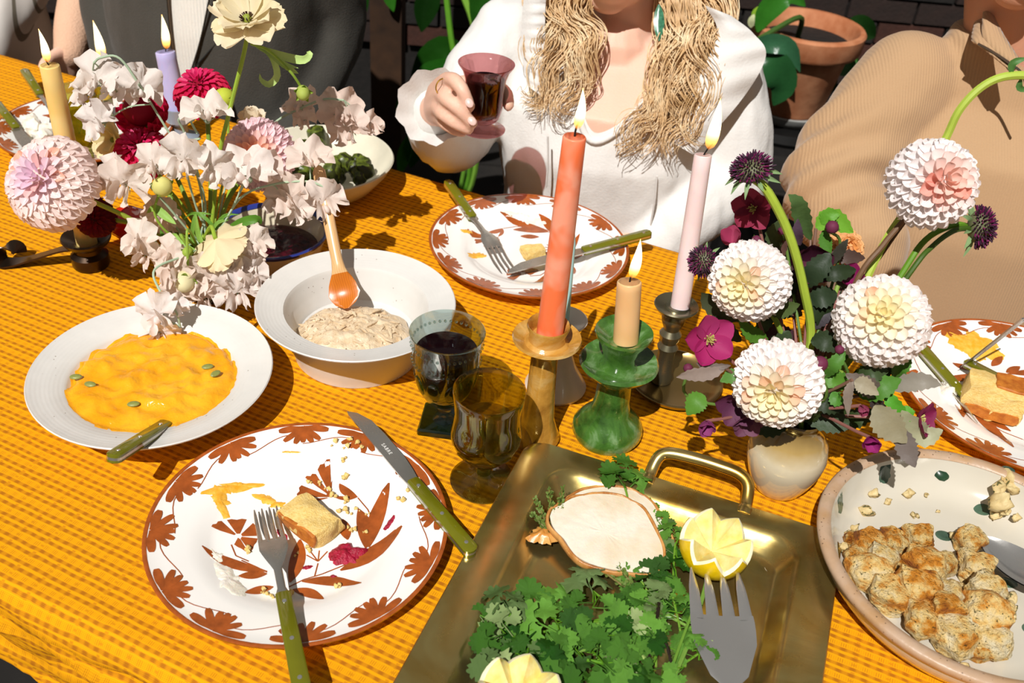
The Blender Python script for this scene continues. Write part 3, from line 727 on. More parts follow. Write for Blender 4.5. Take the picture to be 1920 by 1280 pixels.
for px, py in spots:
    for q in range(2):
        a, b = px + rnd(-7, 7), py + rnd(-5, 5); p = at(a, b, .007); r = math.hypot(p.x - NEAR_C.x, p.y - NEAR_C.y)
        s_ = rnd(.5, 1.6)
        o = put('cake_crumb_bit', random.choice(cm), M_cake, None, Matrix.Translation((p.x, p.y, TABLE_H + ZF(r) + .0015 * s_)) @ Matrix.Rotation(rnd(0, 6), 4, 'Z') @ Matrix.Scale(s_, 4))
        tag(o, 'pale cake crumb scattered on the front plate', 'crumb', 'cake crumbs on the front plate')

# ---------------------------------------------------------------- candle holders
M_wax = {}
def m_wax(name, c1, c2, scale=14):
    n = NT(name); f = n.noise(scale, 2, dist=.4); c = n.ramp(f, [(.42, lin(c1)[:3]), (.58, lin(c2)[:3])])
    return n.done(n.bsdf(c, .38, sss=.35, sss_r=.006, spec=.4))
def m_glaze2(name, c1, c2, c3, scale, coat=.6):
    n = NT(name); f = n.noise(scale, 6, .6, dist=.6); f2 = n.noise(scale * 5, 3)
    c = n.ramp(f, [(.3, lin(c1)[:3]), (.52, lin(c2)[:3]), (.72, lin(c3)[:3])])
    return n.done(n.bsdf(c, n.math('MULTIPLY_ADD', f2, .2, .12), coat=coat, normal=n.bump(f2, .0006)))
def lathe_thing(name, label, cat, c, prof, mat, n=56, group=None, sharp=40, amp=0):
    mb = MB().lathe(prof, n)
    if amp: mb.jitter(amp, 60)
    return tag(put(name, mb.mesh(name, sharp), mat, None, Matrix.Translation(c)), label, cat, group)
YB = at(1004, 820); GB = at(1137, 812); PB = at(1238, 716); WB = at(1041, 724)
lathe_thing('candlestick', 'tall mustard stoneware candlestick holding the orange candle', 'candlestick', YB,
    [(0, 0), (.0245, 0), (.0255, .004), (.022, .012), (.0172, .03), (.0148, .06), (.0137, .10), (.0137, .112), (.0165, .117), (.031, .1275), (.0345, .131), (.0335, .1338), (.022, .127), (.0185, .130), (.0178, .137), (.0212, .146), (.0205, .1485), (.0172, .145), (.0148, .136), (0, .134)],
    m_glaze2('mustard_glaze', '#8a5a1c', '#c28d3a', '#d8b878', 26), amp=.0006)
lathe_thing('candlestick', 'green glazed candlestick with a saucer holding the short tan candle', 'candlestick', GB,
    [(0, 0), (.035, 0), (.0378, .006), (.0368, .014), (.030, .024), (.0215, .034), (.0183, .05), (.0183, .074), (.0215, .083), (.037, .092), (.0408, .0975), (.0388, .1003), (.028, .094), (.020, .093), (.0167, .098), (.0167, .107), (.0215, .121), (.0292, .133), (.0287, .136), (.024, .133), (.014, .125), (0, .124)],
    m_glaze2('green_glaze', '#16300c', '#46702a', '#93b080', 26, .8), amp=.0008)
M_pewter = m_metal('tarnished_pewter', '#a8a184', .28, .2, 40, '#5e5a46')
t = thing('candlestick', 'tarnished metal chamberstick with a wide dish under the pink candle', 'candlestick', PB)
part('stem', MB().lathe([(0, .004), (.012, .004), (.013, .014), (.010, .022), (.0095, .045), (.012, .052), (.0085, .058), (.0115, .064), (.0125, .070), (.0085, .076), (.0125, .086), (.0135, .092), (.0105, .099), (.009, .101), (.022, .104), (.0245, .108), (.0235, .1095), (.0125, .106), (.0115, .108), (0, .106)], 40), M_pewter, t, local=True)
part('dish', MB().lathe([(0, .0025), (.040, .0025), (.049, .006), (.053, .0105), (.0545, .010), (.051, .004), (.042, 0), (0, 0)], 64, Matrix.Translation((.016, -.002, 0))), m_metal('old_brass_dish', '#b0935a', .28, .2, 25, '#6e5a34'), t, local=True)
M_white = m_plain('white_ceramic', '#ded6cc', .3, .04, 30, coat=.2)
lathe_thing('candlestick', 'white ceramic candlestick hidden behind the mustard one', 'candlestick', WB,
    [(0, 0), (.034, 0), (.0348, .003), (.030, .012), (.020, .03), (.012, .055), (.010, .075), (.012, .082), (.024, .090), (.026, .094), (.0245, .095), (.010, .089), (.0065, .087), (0, .086)], M_white)
def m_flame():
    n = NT('flame'); sp_ = n.t.nodes.new('ShaderNodeSeparateXYZ'); n.set(sp_.inputs[0], n.coord('Generated'))
    z = sp_.outputs[2]
    c = n.ramp(z, [(0.0, (1.0, .28, .03)), (.22, (1.0, .45, .10)), (.42, (1.0, .80, .42)), (.85, (1.0, .86, .5)), (1.0, (1.0, .55, .14))])
    e = n.t.nodes.new('ShaderNodeEmission'); n.set(e.inputs[0], c); n.set(e.inputs[1], n.ramp(z, [(0, (.35,) * 3), (.2, (.8,) * 3), (.45, (1, 1, 1)), (1, (.8,) * 3)]))
    ee = n.t.nodes.new('ShaderNodeMath'); ee.operation = 'MULTIPLY'; n.t.links.new(e.inputs[1].links[0].from_socket, ee.inputs[0]); ee.inputs[1].default_value = 4.2; n.t.links.new(ee.outputs[0], e.inputs[1])
    tr = n.t.nodes.new('ShaderNodeBsdfTransparent'); mx = n.t.nodes.new('ShaderNodeMixShader')
    lw = n.t.nodes.new('ShaderNodeLayerWeight'); lw.inputs[0].default_value = .35
    vis = n.math('MULTIPLY', n.ramp(z, [(0, (.15,) * 3), (.18, (.75,) * 3), (.3, (1, 1, 1)), (1, (1, 1, 1))]), n.math('SUBTRACT', 1.0, n.math('MULTIPLY', n.math('POWER', lw.outputs['Facing'], 3.0), .8)))
    n.set(mx.inputs[0], vis); n.t.links.new(tr.outputs[0], mx.inputs[1]); n.t.links.new(e.outputs[0], mx.inputs[2])
    return n.done(mx.outputs[0])
M_flame = m_flame(); M_wick = m_plain('charred_wick', '#1a120e', .9, .2)
def candle(label, base, top, rb, rt, mat, wick=None, tip=None, lit=True, tapered=False):
    t = thing('taper_candle', label, 'candle', base)
    ax = (top - base); n = ax.normalized(); mb = MB()
    pts = [base + ax * (k / 10) for k in range(11)]; rad = [rb + (rt - rb) * k / 10 for k in range(11)]
    if tapered:
        pts += [top + n * .012, top + n * .018]; rad += [rt * .6, rt * .12]; rad[10] = rt
        mb.tube(pts, rad, 24)
    else:
        pts += [top + n * .0012, top + n * .0012, top - n * .0012, top - n * .0016]; rad += [rt * .93, rt * .86, rt * .7, .0006]
        mb.tube(pts, rad, 28, caps=False)
    part('wax', mb, mat, t, sharp=60)
    if wick is not None:
        w0 = top - n * .001
        part('wick', MB().tube(smooth_path([w0, w0.lerp(wick, .5) + V((-.0006, 0, .001)), wick], 4), [.0009] * 9, 6), M_wick, t)
    if tip is not None:
        f0 = w0.lerp(wick, .55); ln = (tip - f0).length; pts, rad = [], []
        for k in range(13):
            s_ = k / 12; pts.append(f0.lerp(tip, s_) + V((1, 0, 0)) * .0015 * math.sin(math.pi * s_)); rad.append(max(.0002, ln * .125 * math.sin(math.pi * min(1, s_ ** .62 * .97 + .03)) ** .9 * (1 - .2 * s_)))
        part('flame', MB().tube(pts, rad, 16), M_flame, t, sharp=180)
    return t
def cand_px(label, base, top_px, y, rb, rt, mat, wick_px=None, tip_px=None, **kw):
    a = lambda q: aty(q[0], q[1], y)
    return candle(label, base, a(top_px), rb, rt, mat, a(wick_px) if wick_px else None, a(tip_px) if tip_px else None, **kw)
M_or = m_wax('orange_wax', '#fb7a48', '#fda384', 26)
M_tan = m_wax('tan_wax', '#e0b078', '#e8bd88'); M_pink = m_wax('pink_wax', '#efd3cf', '#f4dedb'); M_lil = m_wax('lilac_wax', '#b9b3dd', '#c9c4e8')
M_yel = m_wax('yellow_wax', '#efc873', '#f3d48c'); M_lbl = m_wax('light_blue_wax', '#a9d2cf', '#b8dedb')
cand_px('tall mottled orange candle with a flame in the mustard candlestick', YB + V((.002, 0, .1335)), (1077, 258), .775, .0132, .0102, M_or, (1085, 228), (1093, 165))
cand_px('short tan candle burning in the green candlestick', GB + V((.003, .0, .124)), (1180, 530), GB.y + .01, .0128, .0120, M_tan, (1187, 512), (1201, 448))
cand_px('slim pink candle burning on the metal chamberstick', PB + V((.004, 0, .1065)), (1318, 292), PB.y + .03, .0105, .0090, M_pink, (1337, 269), (1351, 184))
candle('thin pale blue unlit candle behind the orange candle', WB + V((.0, .0, .086)), aty(1071, 458, WB.y + .02), .0062, .0048, M_lbl, tapered=True)
IB = at(172, 496)
cand_px('leaning yellow candle burning in the iron holder, leftmost flame', IB + V((0, 0, .030)), (93, 124), IB.y + .0, .0125, .0105, M_yel, (85, 110), (72, 54))
LB = at(341, 258)
M_bgl = m_plain('blue_grey_glass', '#8e98a6', .12, .06, 20, coat=.5)
lathe_thing('candle_cup', 'blue grey glass cup holding the lilac candle', 'candle holder', LB, [(0, 0), (.026, 0), (.027, .004), (.012, .012), (.011, .022), (.020, .030), (.021, .052), (.019, .052), (.017, .034), (0, .030)], M_bgl)
cand_px('lilac candle burning in front of the grey suit', LB + V((0, 0, .030)), (310, 98), LB.y + .01, .0165, .0145, M_lil, (314, 86), (303, 27))
SB = at(205, 232)
lathe_thing('candle_cup', 'small brass cup holding the far yellow candle behind sweet peas', 'candle holder', SB, [(0, 0), (.024, 0), (.024, .003), (.009, .008), (.008, .03), (.016, .034), (.016, .046), (.014, .046), (.013, .036), (0, .034)], M_pewter)
cand_px('far yellow candle whose flame shows above the sweet peas', SB + V((0, 0, .034)), (196, 116), SB.y + .01, .0125, .0115, m_wax('lemon_wax', '#ecc44a', '#f0d06a'), (189, 107), (174, 38))
# iron candlestick with a curled handle
M_iron = m_metal('dark_iron', '#5c4a3c', .3, .25, 35, '#2a211b')
t = thing('iron_candlestick', 'dark iron chamberstick with a long curled handle at the left', 'candlestick', IB)
part('holder_body', MB().lathe([(0, 0), (.021, 0), (.0225, .003), (.0225, .016), (.016, .021), (.0155, .026), (.027, .034), (.030, .040), (.029, .042), (.018, .036), (.0135, .033), (.0135, .026), (0, .025)], 40), M_iron, t, local=True)
hp = [at(150, 462, .030), at(120, 466, .024), at(80, 478, .014), at(45, 488, .006), at(20, 492, .004), at(4, 490, .006), at(0, 478, .014), at(8, 466, .020), at(22, 462, .021), at(34, 466, .017), at(36, 474, .012)]
mb = MB(); P = smooth_path(hp, 4); rows = []
for i, q in enumerate(P):
    T_ = (P[min(i + 1, len(P) - 1)] - P[max(0, i - 1)]).normalized(); sd_ = V((.35, .93, 0)); sd_ = (sd_ - T_ * sd_.dot(T_)).normalized(); nn = T_.cross(sd_)
    rows.append([q + sd_ * .0105 + nn * .0011, q - sd_ * .0105 + nn * .0011, q - sd_ * .0105 - nn * .0011, q + sd_ * .0105 - nn * .0011])
mb.grid(rows, closed_v=True); part('curled_handle', mb, M_iron, t, sharp=30)
# red vegetable
M_red = m_food('glossy_red', '#b8120e', '#d8241a', 30, .12, .0002, coat=.5)
o = part('red_pepper', MB().ball((0, 0, 0), (.034, .024, .021), 24, 14).jitter(.007, 45, 3), M_red, None, 60, M=Matrix.Translation(at(243, 416, .020)))
tag(o, 'glossy red rounded vegetable lying beside the iron chamberstick', 'vegetable')

# ---------------------------------------------------------------- goblets
G_blue = m_thin_glass('teal_glass', '#dbe8e6', refr=.4); G_olive = m_thin_glass('olive_glass', '#d6d484', refr=.32); G_olive_foot = m_thin_glass('olive_glass_foot', '#dcd890', refr=.4)
G_bluef = m_thin_glass('teal_glass_foot', '#8fb6ba', refr=.4); G_plum = m_thin_glass('plum_glass', '#e0b4b6', refr=.2)
M_wine = NT('red_wine'); M_wine = M_wine.done(M_wine.bsdf('#100104', .04, spec=.35))
M_wwine = m_thin_glass('white_wine', '#ece6b8', refr=.2)
BB = at(832, 793)
t = thing('goblet', 'teal pressed glass goblet of red wine on a square foot', 'glass', BB)
Rz = Matrix.Rotation(math.radians(-4), 4, 'Z')
sqp = [(.023, -.024), (.0245, -.0225), (.0245, .0225), (.023, .024), (-.023, .024), (-.0245, .0225), (-.0245, -.0225), (-.023, -.024)]
part('foot', bev_prism(MB(), [tuple((Rz @ V((x, y, 0)))[:2]) for x, y in sqp], 0, .0075, .002), G_bluef, t, local=True, sharp=20)
part('glass_bowl', MB().lathe([(0, .0072), (.012, .0072), (.0085, .012), (.0072, .018), (.009, .026), (.013, .030), (.021, .038), (.0275, .050), (.0315, .066), (.034, .083), (.0348, .088), (.0343, .091), (.0358, .108), (.0378, .120), (.0382, .1215), (.0374, .1222), (.0362, .120), (.0342, .108), (.032, .09), (.0295, .067), (.0255, .052), (.018, .040), (0, .035)], 72), G_blue, t, local=True, sharp=60)
bd = MB().ball((0, 0, 0), .0016, 8, 6).mesh('bead')
for k in range(40): 
    a = 2 * math.pi * k / 40; put('bead', bd, G_blue, t, Matrix.Translation((.0362 * math.cos(a), .0362 * math.sin(a), .1085)), local=True)
    put('bead', bd, G_blue, t, Matrix.Translation((.0350 * math.cos(a), .0350 * math.sin(a), .0885)), local=True)
for k in range(10):
    a = 2 * math.pi * k / 10; M = Matrix.Rotation(a, 4, 'Z') @ Matrix.Translation((.0302, 0, .064)) @ Matrix.Rotation(.22, 4, 'Y')
    part('thumbprint', MB().ball((0, 0, 0), (.0022, .0075, .0135), 14, 10), G_bluef, t, local=True, M=M)
part('wine', MB().lathe([(0, .0365), (.017, .0413), (.0245, .053), (.0285, .068), (.0308, .09), (.0316, .0985), (.031, .0988), (0, .0985)], 56), M_wine, t, local=True)
def olive_goblet(label, c):
    t = thing('goblet', label, 'glass', c, group='olive green glass goblets')
    part('foot', MB().lathe([(0, .0), (.030, .0), (.0328, .001), (.0330, .0022), (.025, .0042), (.012, .0065), (.0075, .012), (0, .013)], 64), G_olive_foot, t, local=True, sharp=60)
    part('glass_bowl', MB().lathe([(0, .0125), (.0072, .0125), (.0062, .018), (.0066, .024), (.010, .029), (.021, .036), (.030, .048), (.0342, .061), (.0345, .068), (.0322, .080), (.0318, .092), (.0334, .108), (.0345, .1165), (.0342, .1178), (.0332, .1172), (.0318, .108), (.0300, .092), (.0304, .080), (.0322, .067), (.0318, .060), (.0275, .049), (.018, .039), (0, .034)], 72), G_olive, t, local=True, sharp=60)
    for k in range(8):
        a = 2 * math.pi * k / 8; M = Matrix.Rotation(a, 4, 'Z') @ Matrix.Translation((.0262, 0, .046)) @ Matrix.Rotation(.75, 4, 'Y')
        part('thumbprint', MB().ball((0, 0, 0), (.0018, .0085, .0105), 14, 10), G_olive, t, local=True, M=M)
    part('wine', MB().lathe([(0, .0355), (.017, .0402), (.0265, .0498), (.0308, .0605), (.0311, .067), (.0296, .078), (.0292, .0785), (0, .0785)], 56), M_wwine, t, local=True)
olive_goblet('olive goblet of white wine nearest the brass tray', at(905, 901))
olive_goblet('olive goblet blurred beside the leaning yellow candle', at(172, 312))
# ---------------------------------------------------------------- brass tray
def m_brass():
    n = NT('worn_brass'); f = n.noise(9, 4, .6, dist=.8); f2 = n.noise(70, 4); 
    mp = n.t.nodes.new('ShaderNodeMapping'); mp.inputs['Scale'].default_value = (6, 260, 30); n.set(mp.inputs[0], n.coord()); f3 = n.noise(1.0, 3, vec=mp.outputs[0])
    c = n.ramp(f, [(.3, lin('#c9ad62')[:3]), (.5, lin('#d8c27c')[:3]), (.7, lin('#bd9544')[:3])])
    r = n.math('ADD', n.math('MULTIPLY', f2, .14), n.math('MULTIPLY_ADD', f, .18, .08))
    return n.done(n.bsdf(c, r, metal=.95, normal=n.bump(f3, .00006, .6)))
M_brass = m_brass()
TRA = math.radians(-17.8)
TRM = Matrix.Translation((.027, .745, TABLE_H)) @ Matrix.Rotation(TRA, 4, 'Z')
TW, TL_ = .318, .46
tray = thing('brass_tray', 'large worn brass tray of carved meat and herbs with a loop handle', 'tray', M=TRM)
def rrect(x0, y0, x1, y1, r, z, n=6):
    out = []
    for cx, cy, a0 in ((x1 - r, y1 - r, 0), (x0 + r, y1 - r, 90), (x0 + r, y0 + r, 180), (x1 - r, y0 + r, 270)):
        for k in range(n + 1):
            a = math.radians(a0 + 90 * k / n); out.append((cx + r * math.cos(a), cy + r * math.sin(a), z))
    return out
def tray_rows():
    R_ = []
    def ring(ins, insT, z, r): R_.append(rrect(ins, -TL_ + insT, TW - ins, -insT, r, z))
    ring(.10, .10, .0035, .02); ring(.060, .051, .0035, .02); ring(.0535, .0455, .0040, .022); ring(.0500, .0415, .0058, .023); ring(.040, .029, .0158, .026); ring(.0365, .0255, .0186, .026)
    ring(.0335, .0225, .0196, .026); ring(.004, .003, .0206, .022); ring(.001, .0008, .0206, .022); ring(0, 0, .0198, .022); ring(.001, .001, .0192, .022)
    ring(.0335, .0225, .0180, .026); ring(.042, .031, .013, .026); ring(.052, .044, .002, .025); ring(.058, .053, .0, .02); ring(.10, .10, .0, .02)
    return R_
rows = tray_rows(); mb = MB(); mb.grid(rows, closed_v=True); m_ = len(rows[0]); mb.f += [tuple(reversed(range(m_))), tuple((len(rows) - 1) * m_ + i for i in range(m_))]
part('tray_body', mb, M_brass, tray, local=True, sharp=35)
hx = [(.128, -.010, .0165), (.128, .004, .021), (.131, .017, .031), (.140, .0235, .035), (.165, .026, .036), (.190, .026, .036), (.210, .0245, .035), (.221, .018, .031), (.2245, .004, .021), (.2245, -.010, .0165)]
P = smooth_path(hx, 6); rad = [.0078 if (i < 4 or i > len(P) - 5) else .0062 for i in range(len(P))]
part('handle', MB().tube(P, rad, 14, flat=.8), M_brass, tray, local=True)
for hx_ in (.128, .2245): part('handle_foot', MB().ball((hx_, -.011, .0165), (.013, .010, .004), 16, 10), M_brass, tray, local=True)
M_spot = m_plain('dried_spot', '#b7a887', .5, .1, 90)
for px, py, r_ in ((1443, 1065, .0045), (1437, 1148, .004), (1484, 1155, .0045), (1455, 1170, .003), (1378, 1033, .003)):
    p = TRM.inverted() @ at(px, py, .0040)
    part('dried_spot', MB().lathe([(0, .0002), (r_ * .8, .0002), (r_, .00025), (r_ * 1.05, 0)], 20), M_spot, tray, local=True, M=Matrix.Translation((p.x, p.y, .0035)))

# meat, lemon, herbs on the tray
M_meat = m_food('roast_white_meat', '#e4dac8', '#d8c4a2', 26, .4, .0016, sss=.15, lo=.45, hi=.75)
M_skin = m_food('roast_skin', '#9a5a20', '#d19a58', 55, .35, .001)
PSL = [(1030, 450), (1050, 405), (1100, 375), (1180, 330), (1260, 310), (1360, 300), (1480, 310), (1580, 345), (1660, 405), (1700, 470), (1740, 545), (1785, 640), (1795, 720), (1770, 790), (1720, 825), (1620, 832), (1520, 820), (1420, 805), (1300, 770), (1210, 720), (1160, 660), (1125, 605), (1070, 550), (1040, 500)]
def slice_(label, poly, h_near, h_far, th, dx=0, dy=0):
    q = [(x / 3.5556 + 740 + dx, y / 3.5556 + 840 + dy) for x, y in poly]
    y0, y1 = min(p[1] for p in q), max(p[1] for p in q)
    top = [at(x, y, h_far + (h_near - h_far) * (y - y0) / (y1 - y0)) for x, y in q]
    c = sum(top, V()) / len(top); n = (top[6] - top[17]).cross(top[11] - top[0]); n = n.normalized(); n = n if n.z > 0 else -n
    t = thing('roast_slice', label, 'meat', c - n * th, group='roast meat slices on the tray')
    sm = smooth_path(top + [top[0]], 3)[:-1]; m_ = len(sm); mb = MB(); rows = []
    for k in range(7):
        s_ = 1 - k / 7
        rows.append([c + (p - c) * (s_ * .985) + n * (.0006 * N(p.x * 90 + k, p.y * 90, k) - .0004 * (k == 0)) for p in sm])
    mb.grid(rows, closed_v=True); k0 = len(mb.v); mb.v.append(tuple(c)); mb.f += [(6 * m_ + i, 6 * m_ + (i + 1) % m_, k0) for i in range(m_)]
    rows = [[c + (p - c) * .985 for p in sm], [c + (p - c) * .98 - n * th for p in sm], [c + (p - c) * .1 - n * th for p in sm]]
    mb.grid(rows, closed_v=True); part('meat_face', mb, M_meat, t, sharp=180)
    rows = []
    for k in range(8):
        a = 2 * math.pi * k / 8
        rows.append([p + (p - c).normalized() * (.0012 + .0020 * math.cos(a) + .0018 * N(p.x * 90, p.y * 90, 3)) - n * (th * .5 - (th * .52 + .0004) * math.sin(a)) for p in sm])
    part('roast_skin', MB().grid(rows, closed_u=True, closed_v=True), M_skin, t, sharp=180)
    return t
slice_('lower roast meat slice with browned rim peeking out behind the front one', PSL, .010, .022, .007, 16, -13)
slice_('front large pale roast meat slice lying on the herbs', PSL, .018, .031, .008)
o = blob('onion_piece', 'glossy brown roasted onion flap at the left tip of the meat', 'onion', 1020, 1003, .014, .016, .011, .3, .006, m_food('roast_onion', '#c07a28', '#d9a55c', 60, .3, .0008, sss=.2), 31)
M_rind = m_plain('lemon_rind', '#f0c80c', .35, .06, 160, .0004); M_pith = m_plain('lemon_pith', '#f4ecc4', .5, .03, 60); M_pulp = m_food('lemon_pulp', '#efe2a0', '#e6d078', 80, .2, .0006, sss=.4)
def lemon(label, c, R, rot, npt=7, tilt=(.12, .06)):
    t = thing('lemon_half', label, 'lemon', M=Matrix.Translation(c) @ Matrix.Rotation(rot, 4, 'Z') @ Matrix.Rotation(tilt[0], 4, 'X') @ Matrix.Rotation(tilt[1], 4, 'Y'), group='zigzag cut lemon halves')
    n = npt * 8
    def rim(k):
        s_ = (k % 8) / 8; tri = 1 - abs(2 * s_ - 1); return .50 + .50 * tri
    def pt(k, th, s_=1.0): a = 2 * math.pi * k / n; return (R * s_ * math.sin(th) * math.cos(a), R * s_ * math.sin(th) * math.sin(a), R * (1 - math.cos(th)) * 1.0)
    def prof(k, q, s_): 
        th = q * (math.pi * .30 + math.pi * .32 * rim(k)); p = pt(k, th, s_); return (p[0], p[1], p[2] + (1 - s_) * R)
    part('rind', MB().grid([[prof(k, q / 10, 1.0) for k in range(n)] for q in range(11)], closed_v=True), M_rind, t, local=True, sharp=70)
    part('pith', MB().grid([[prof(k, 1, 1.0) for k in range(n)], [prof(k, 1, .955) for k in range(n)], [prof(k, .98, .90) for k in range(n)]], closed_v=True), M_pith, t, local=True, sharp=180)
    mb = MB(); rows = []
    for q in range(7):
        row = []
        for k in range(n):
            e = V(prof(k, .98, .90)); ctr = V((0, 0, R * .62)); s_ = 1 - q / 6
            row.append(tuple(ctr + (e - ctr) * s_ + V((0, 0, .0007 * math.sin(k * 3.1) * s_ * (1 - s_) * 4))))
        rows.append(row)
    mb.grid(rows, closed_v=True); part('pulp', mb, M_pulp, t, local=True, sharp=60)
    return t
lemon('zigzag cut lemon half right of the meat slice', at(1322, 1058, .004), .033, .4)
lemon('zigzag cut lemon half cut off by the bottom edge of the photo', at(958, 1352, .004), .034, 1.0)
# parsley
M_parsley = m_petal('parsley', .18, .3, 1)
def parsley_leaf(seed):
    random.seed(seed); mb = MB()
    half = [(0, 0), (.07, .16), (.20, .22), (.38, .17), (.43, .24), (.39, .34), (.52, .38), (.53, .48), (.41, .53), (.46, .64), (.42, .73), (.30, .71), (.29, .84), (.22, .92), (.11, .86), (.07, .98)]
    for ang, sc_, o_ in ((0, .60, (0, .40)), (1.05, .52, (.02, .30)), (-1.05, .52, (-.02, .30))):
        ang += rnd(-.12, .12); sc_ *= rnd(.9, 1.12); out = [(x * rnd(.85, 1.15), y + rnd(-.02, .02)) for x, y in half] + [(0, 1.0)] + [(-x * rnd(.85, 1.15), y + rnd(-.02, .02)) for x, y in reversed(half[1:])]
        def T(x, y):
            z = -.30 * abs(x) ** 1.3 * rnd(.7, 1.3) + .16 * math.sin(y * 5 + seed) - .22 * y * y + .30 * abs(x)
            return (o_[0] + sc_ * (x * math.cos(ang) + y * math.sin(ang)), o_[1] + sc_ * (-x * math.sin(ang) + y * math.cos(ang)), sc_ * z)
        rows = [[T(0 + (x - 0) * s_, .48 + (y - .48) * s_) for x, y in out] for s_ in (1, .62)]
        mb.grid(rows, closed_v=True); m_ = len(out); k0 = len(mb.v); mb.v.append(T(0, .48)); k1 = k0 - m_
        mb.f += [(k1 + i, k1 + (i + 1) % m_, k0) for i in range(m_)]
    mb.tube([(0, 0, 0), (0, .2, .01), (0, .42, 0)], .018, 5)
    return mb.mesh('parsley_leaf', 180)
PLV = [parsley_leaf(i) for i in range(5)]
def parsley(label, base, joints, leaves, stem_r=.0011, hs=.5):
    """base and joints: pixel + height along the stem; leaves: (px, py, size px, turn)"""
    pts = smooth_path([at(*q) for q in [base] + joints], 5)
    t = thing('parsley_sprig', label, 'parsley', pts[0], group='parsley sprigs on the brass tray')
    part('stem', MB().tube(pts, [stem_r] * len(pts), 6), M_parsley, t, color=lerp3('#5c8f1e', '#94b84c', rnd(0, .6)))
    for px, py, sz, turn in leaves:
        h = .012 + rnd(.002, .018); c = at(px, py, h); s_ = sz * 1.3 / ppm(c)
        root = min(pts, key=lambda q: (q - c).length); d = V((math.sin(turn), math.cos(turn), rnd(-.1, .25)))
        M = frame(c - d.normalized() * s_ * .35, d, (rnd(-.35, .35), rnd(-.6, .1), 1), s_)
        put('leaf', random.choice(PLV), M_parsley, t, M, color=lerp3('#1f500c', '#70a63e' if random.random() < .8 else '#b3c884', random.random() ** 1.2))
        rt = c - d.normalized() * s_ * .35
        if (root - rt).length > .004: part('leaf_stalk', MB().tube([root, root.lerp(rt, .5) + V((0, 0, .003)), rt], .0006, 5), M_parsley, t, color=lin('#5c8f1e')[:3])
random.seed(4)
parsley('parsley sprig whose leaves reach farthest left on the tray', (1160, 1150, .008), [(1060, 1178, .012), (985, 1185, .014), (915, 1175, .016)], [(897, 1167, 58, -1.4), (945, 1128, 66, -.5), (925, 1195, 52, -2.0), (967, 1150, 60, .2), (985, 1200, 70, -2.4)])
parsley('parsley sprig with two broad glossy leaves in the middle of the left bunch', (1150, 1165, .010), [(1090, 1165, .014), (1040, 1160, .016)], [(1000, 1128, 72, -.2), (1045, 1135, 70, .5), (1015, 1170, 84, -1.2), (1070, 1180, 62, 2.0)])
parsley('parsley sprig at the front left above the cut lemon', (1110, 1200, .010), [(1030, 1212, .014), (960, 1225, .016)], [(935, 1218, 60, -1.6), (960, 1248, 62, -2.3), (1010, 1238, 66, 2.8), (925, 1245, 56, -1.9), (1045, 1262, 74, 2.6)])
parsley('parsley sprig with pale underside leaves at the lower middle', (1190, 1175, .010), [(1130, 1200, .014), (1080, 1225, .014)], [(1080, 1222, 74, -2.2), (1105, 1250, 70, 2.8), (1130, 1205, 60, .8), (1060, 1200, 52, -.8), (1150, 1260, 60, 2.4)])
parsley('parsley leaf with a round blade just below the meat slice', (1165, 1128, .008), [(1130, 1120, .013), (1112, 1108, .018)], [(1106, 1098, 78, -.3), (1090, 1130, 50, -1.8), (1135, 1140, 52, 1.6)])
parsley('parsley sprig standing up behind the meat slice', (1180, 960, .012), [(1176, 930, .022), (1172, 915, .028)], [(1160, 897, 58, -.5), (1190, 905, 54, .7), (1172, 885, 56, .1)])
parsley('parsley sprig between the meat slice and the lemon', (1262, 1115, .010), [(1263, 1060, .014), (1266, 1020, .020)], [(1262, 998, 44, -.5), (1284, 1012, 38, .9), (1250, 1030, 48, -1.0), (1262, 1062, 58, -.2), (1240, 1075, 50, -1.3), (1284, 1042, 34, 1.2)])
parsley('tiny parsley tuft showing behind the meat beside the bright tray slope', (1228, 975, .012), [(1226, 958, .018)], [(1224, 950, 26, -.4), (1240, 970, 24, .8), (1250, 985, 24, .9)])
parsley('parsley sprig right under the lower edge of the meat', (1235, 1150, .008), [(1215, 1110, .010), (1200, 1085, .012)], [(1185, 1082, 46, -1.2), (1215, 1085, 48, .4), (1230, 1105, 46, 1.2), (1198, 1112, 44, -1.5), (1245, 1098, 42, .3)])
parsley('parsley sprig in the tangle left of the big serving fork', (1285, 1250, .008), [(1275, 1180, .014), (1262, 1120, .016)], [(1250, 1128, 46, -1.0), (1280, 1140, 42, .9), (1245, 1160, 46, -1.6), (1290, 1175, 40, 1.4), (1262, 1105, 44, .1)])
parsley('parsley sprig with curled leaves low in the herb tangle', (1210, 1240, .008), [(1195, 1190, .014), (1185, 1150, .016)], [(1170, 1140, 48, -.9), (1200, 1145, 46, .6), (1165, 1175, 52, -1.6), (1215, 1180, 48, 1.4), (1180, 1212, 50, -2.2)])
parsley('parsley sprig at the bottom edge beside the serving fork', (1240, 1270, .008), [(1280, 1245, .012), (1310, 1225, .014)], [(1300, 1205, 38, .2), (1325, 1232, 36, 1.2), (1285, 1225, 40, -1.2), (1270, 1262, 46, -2.4), (1225, 1255, 44, -2.0)])
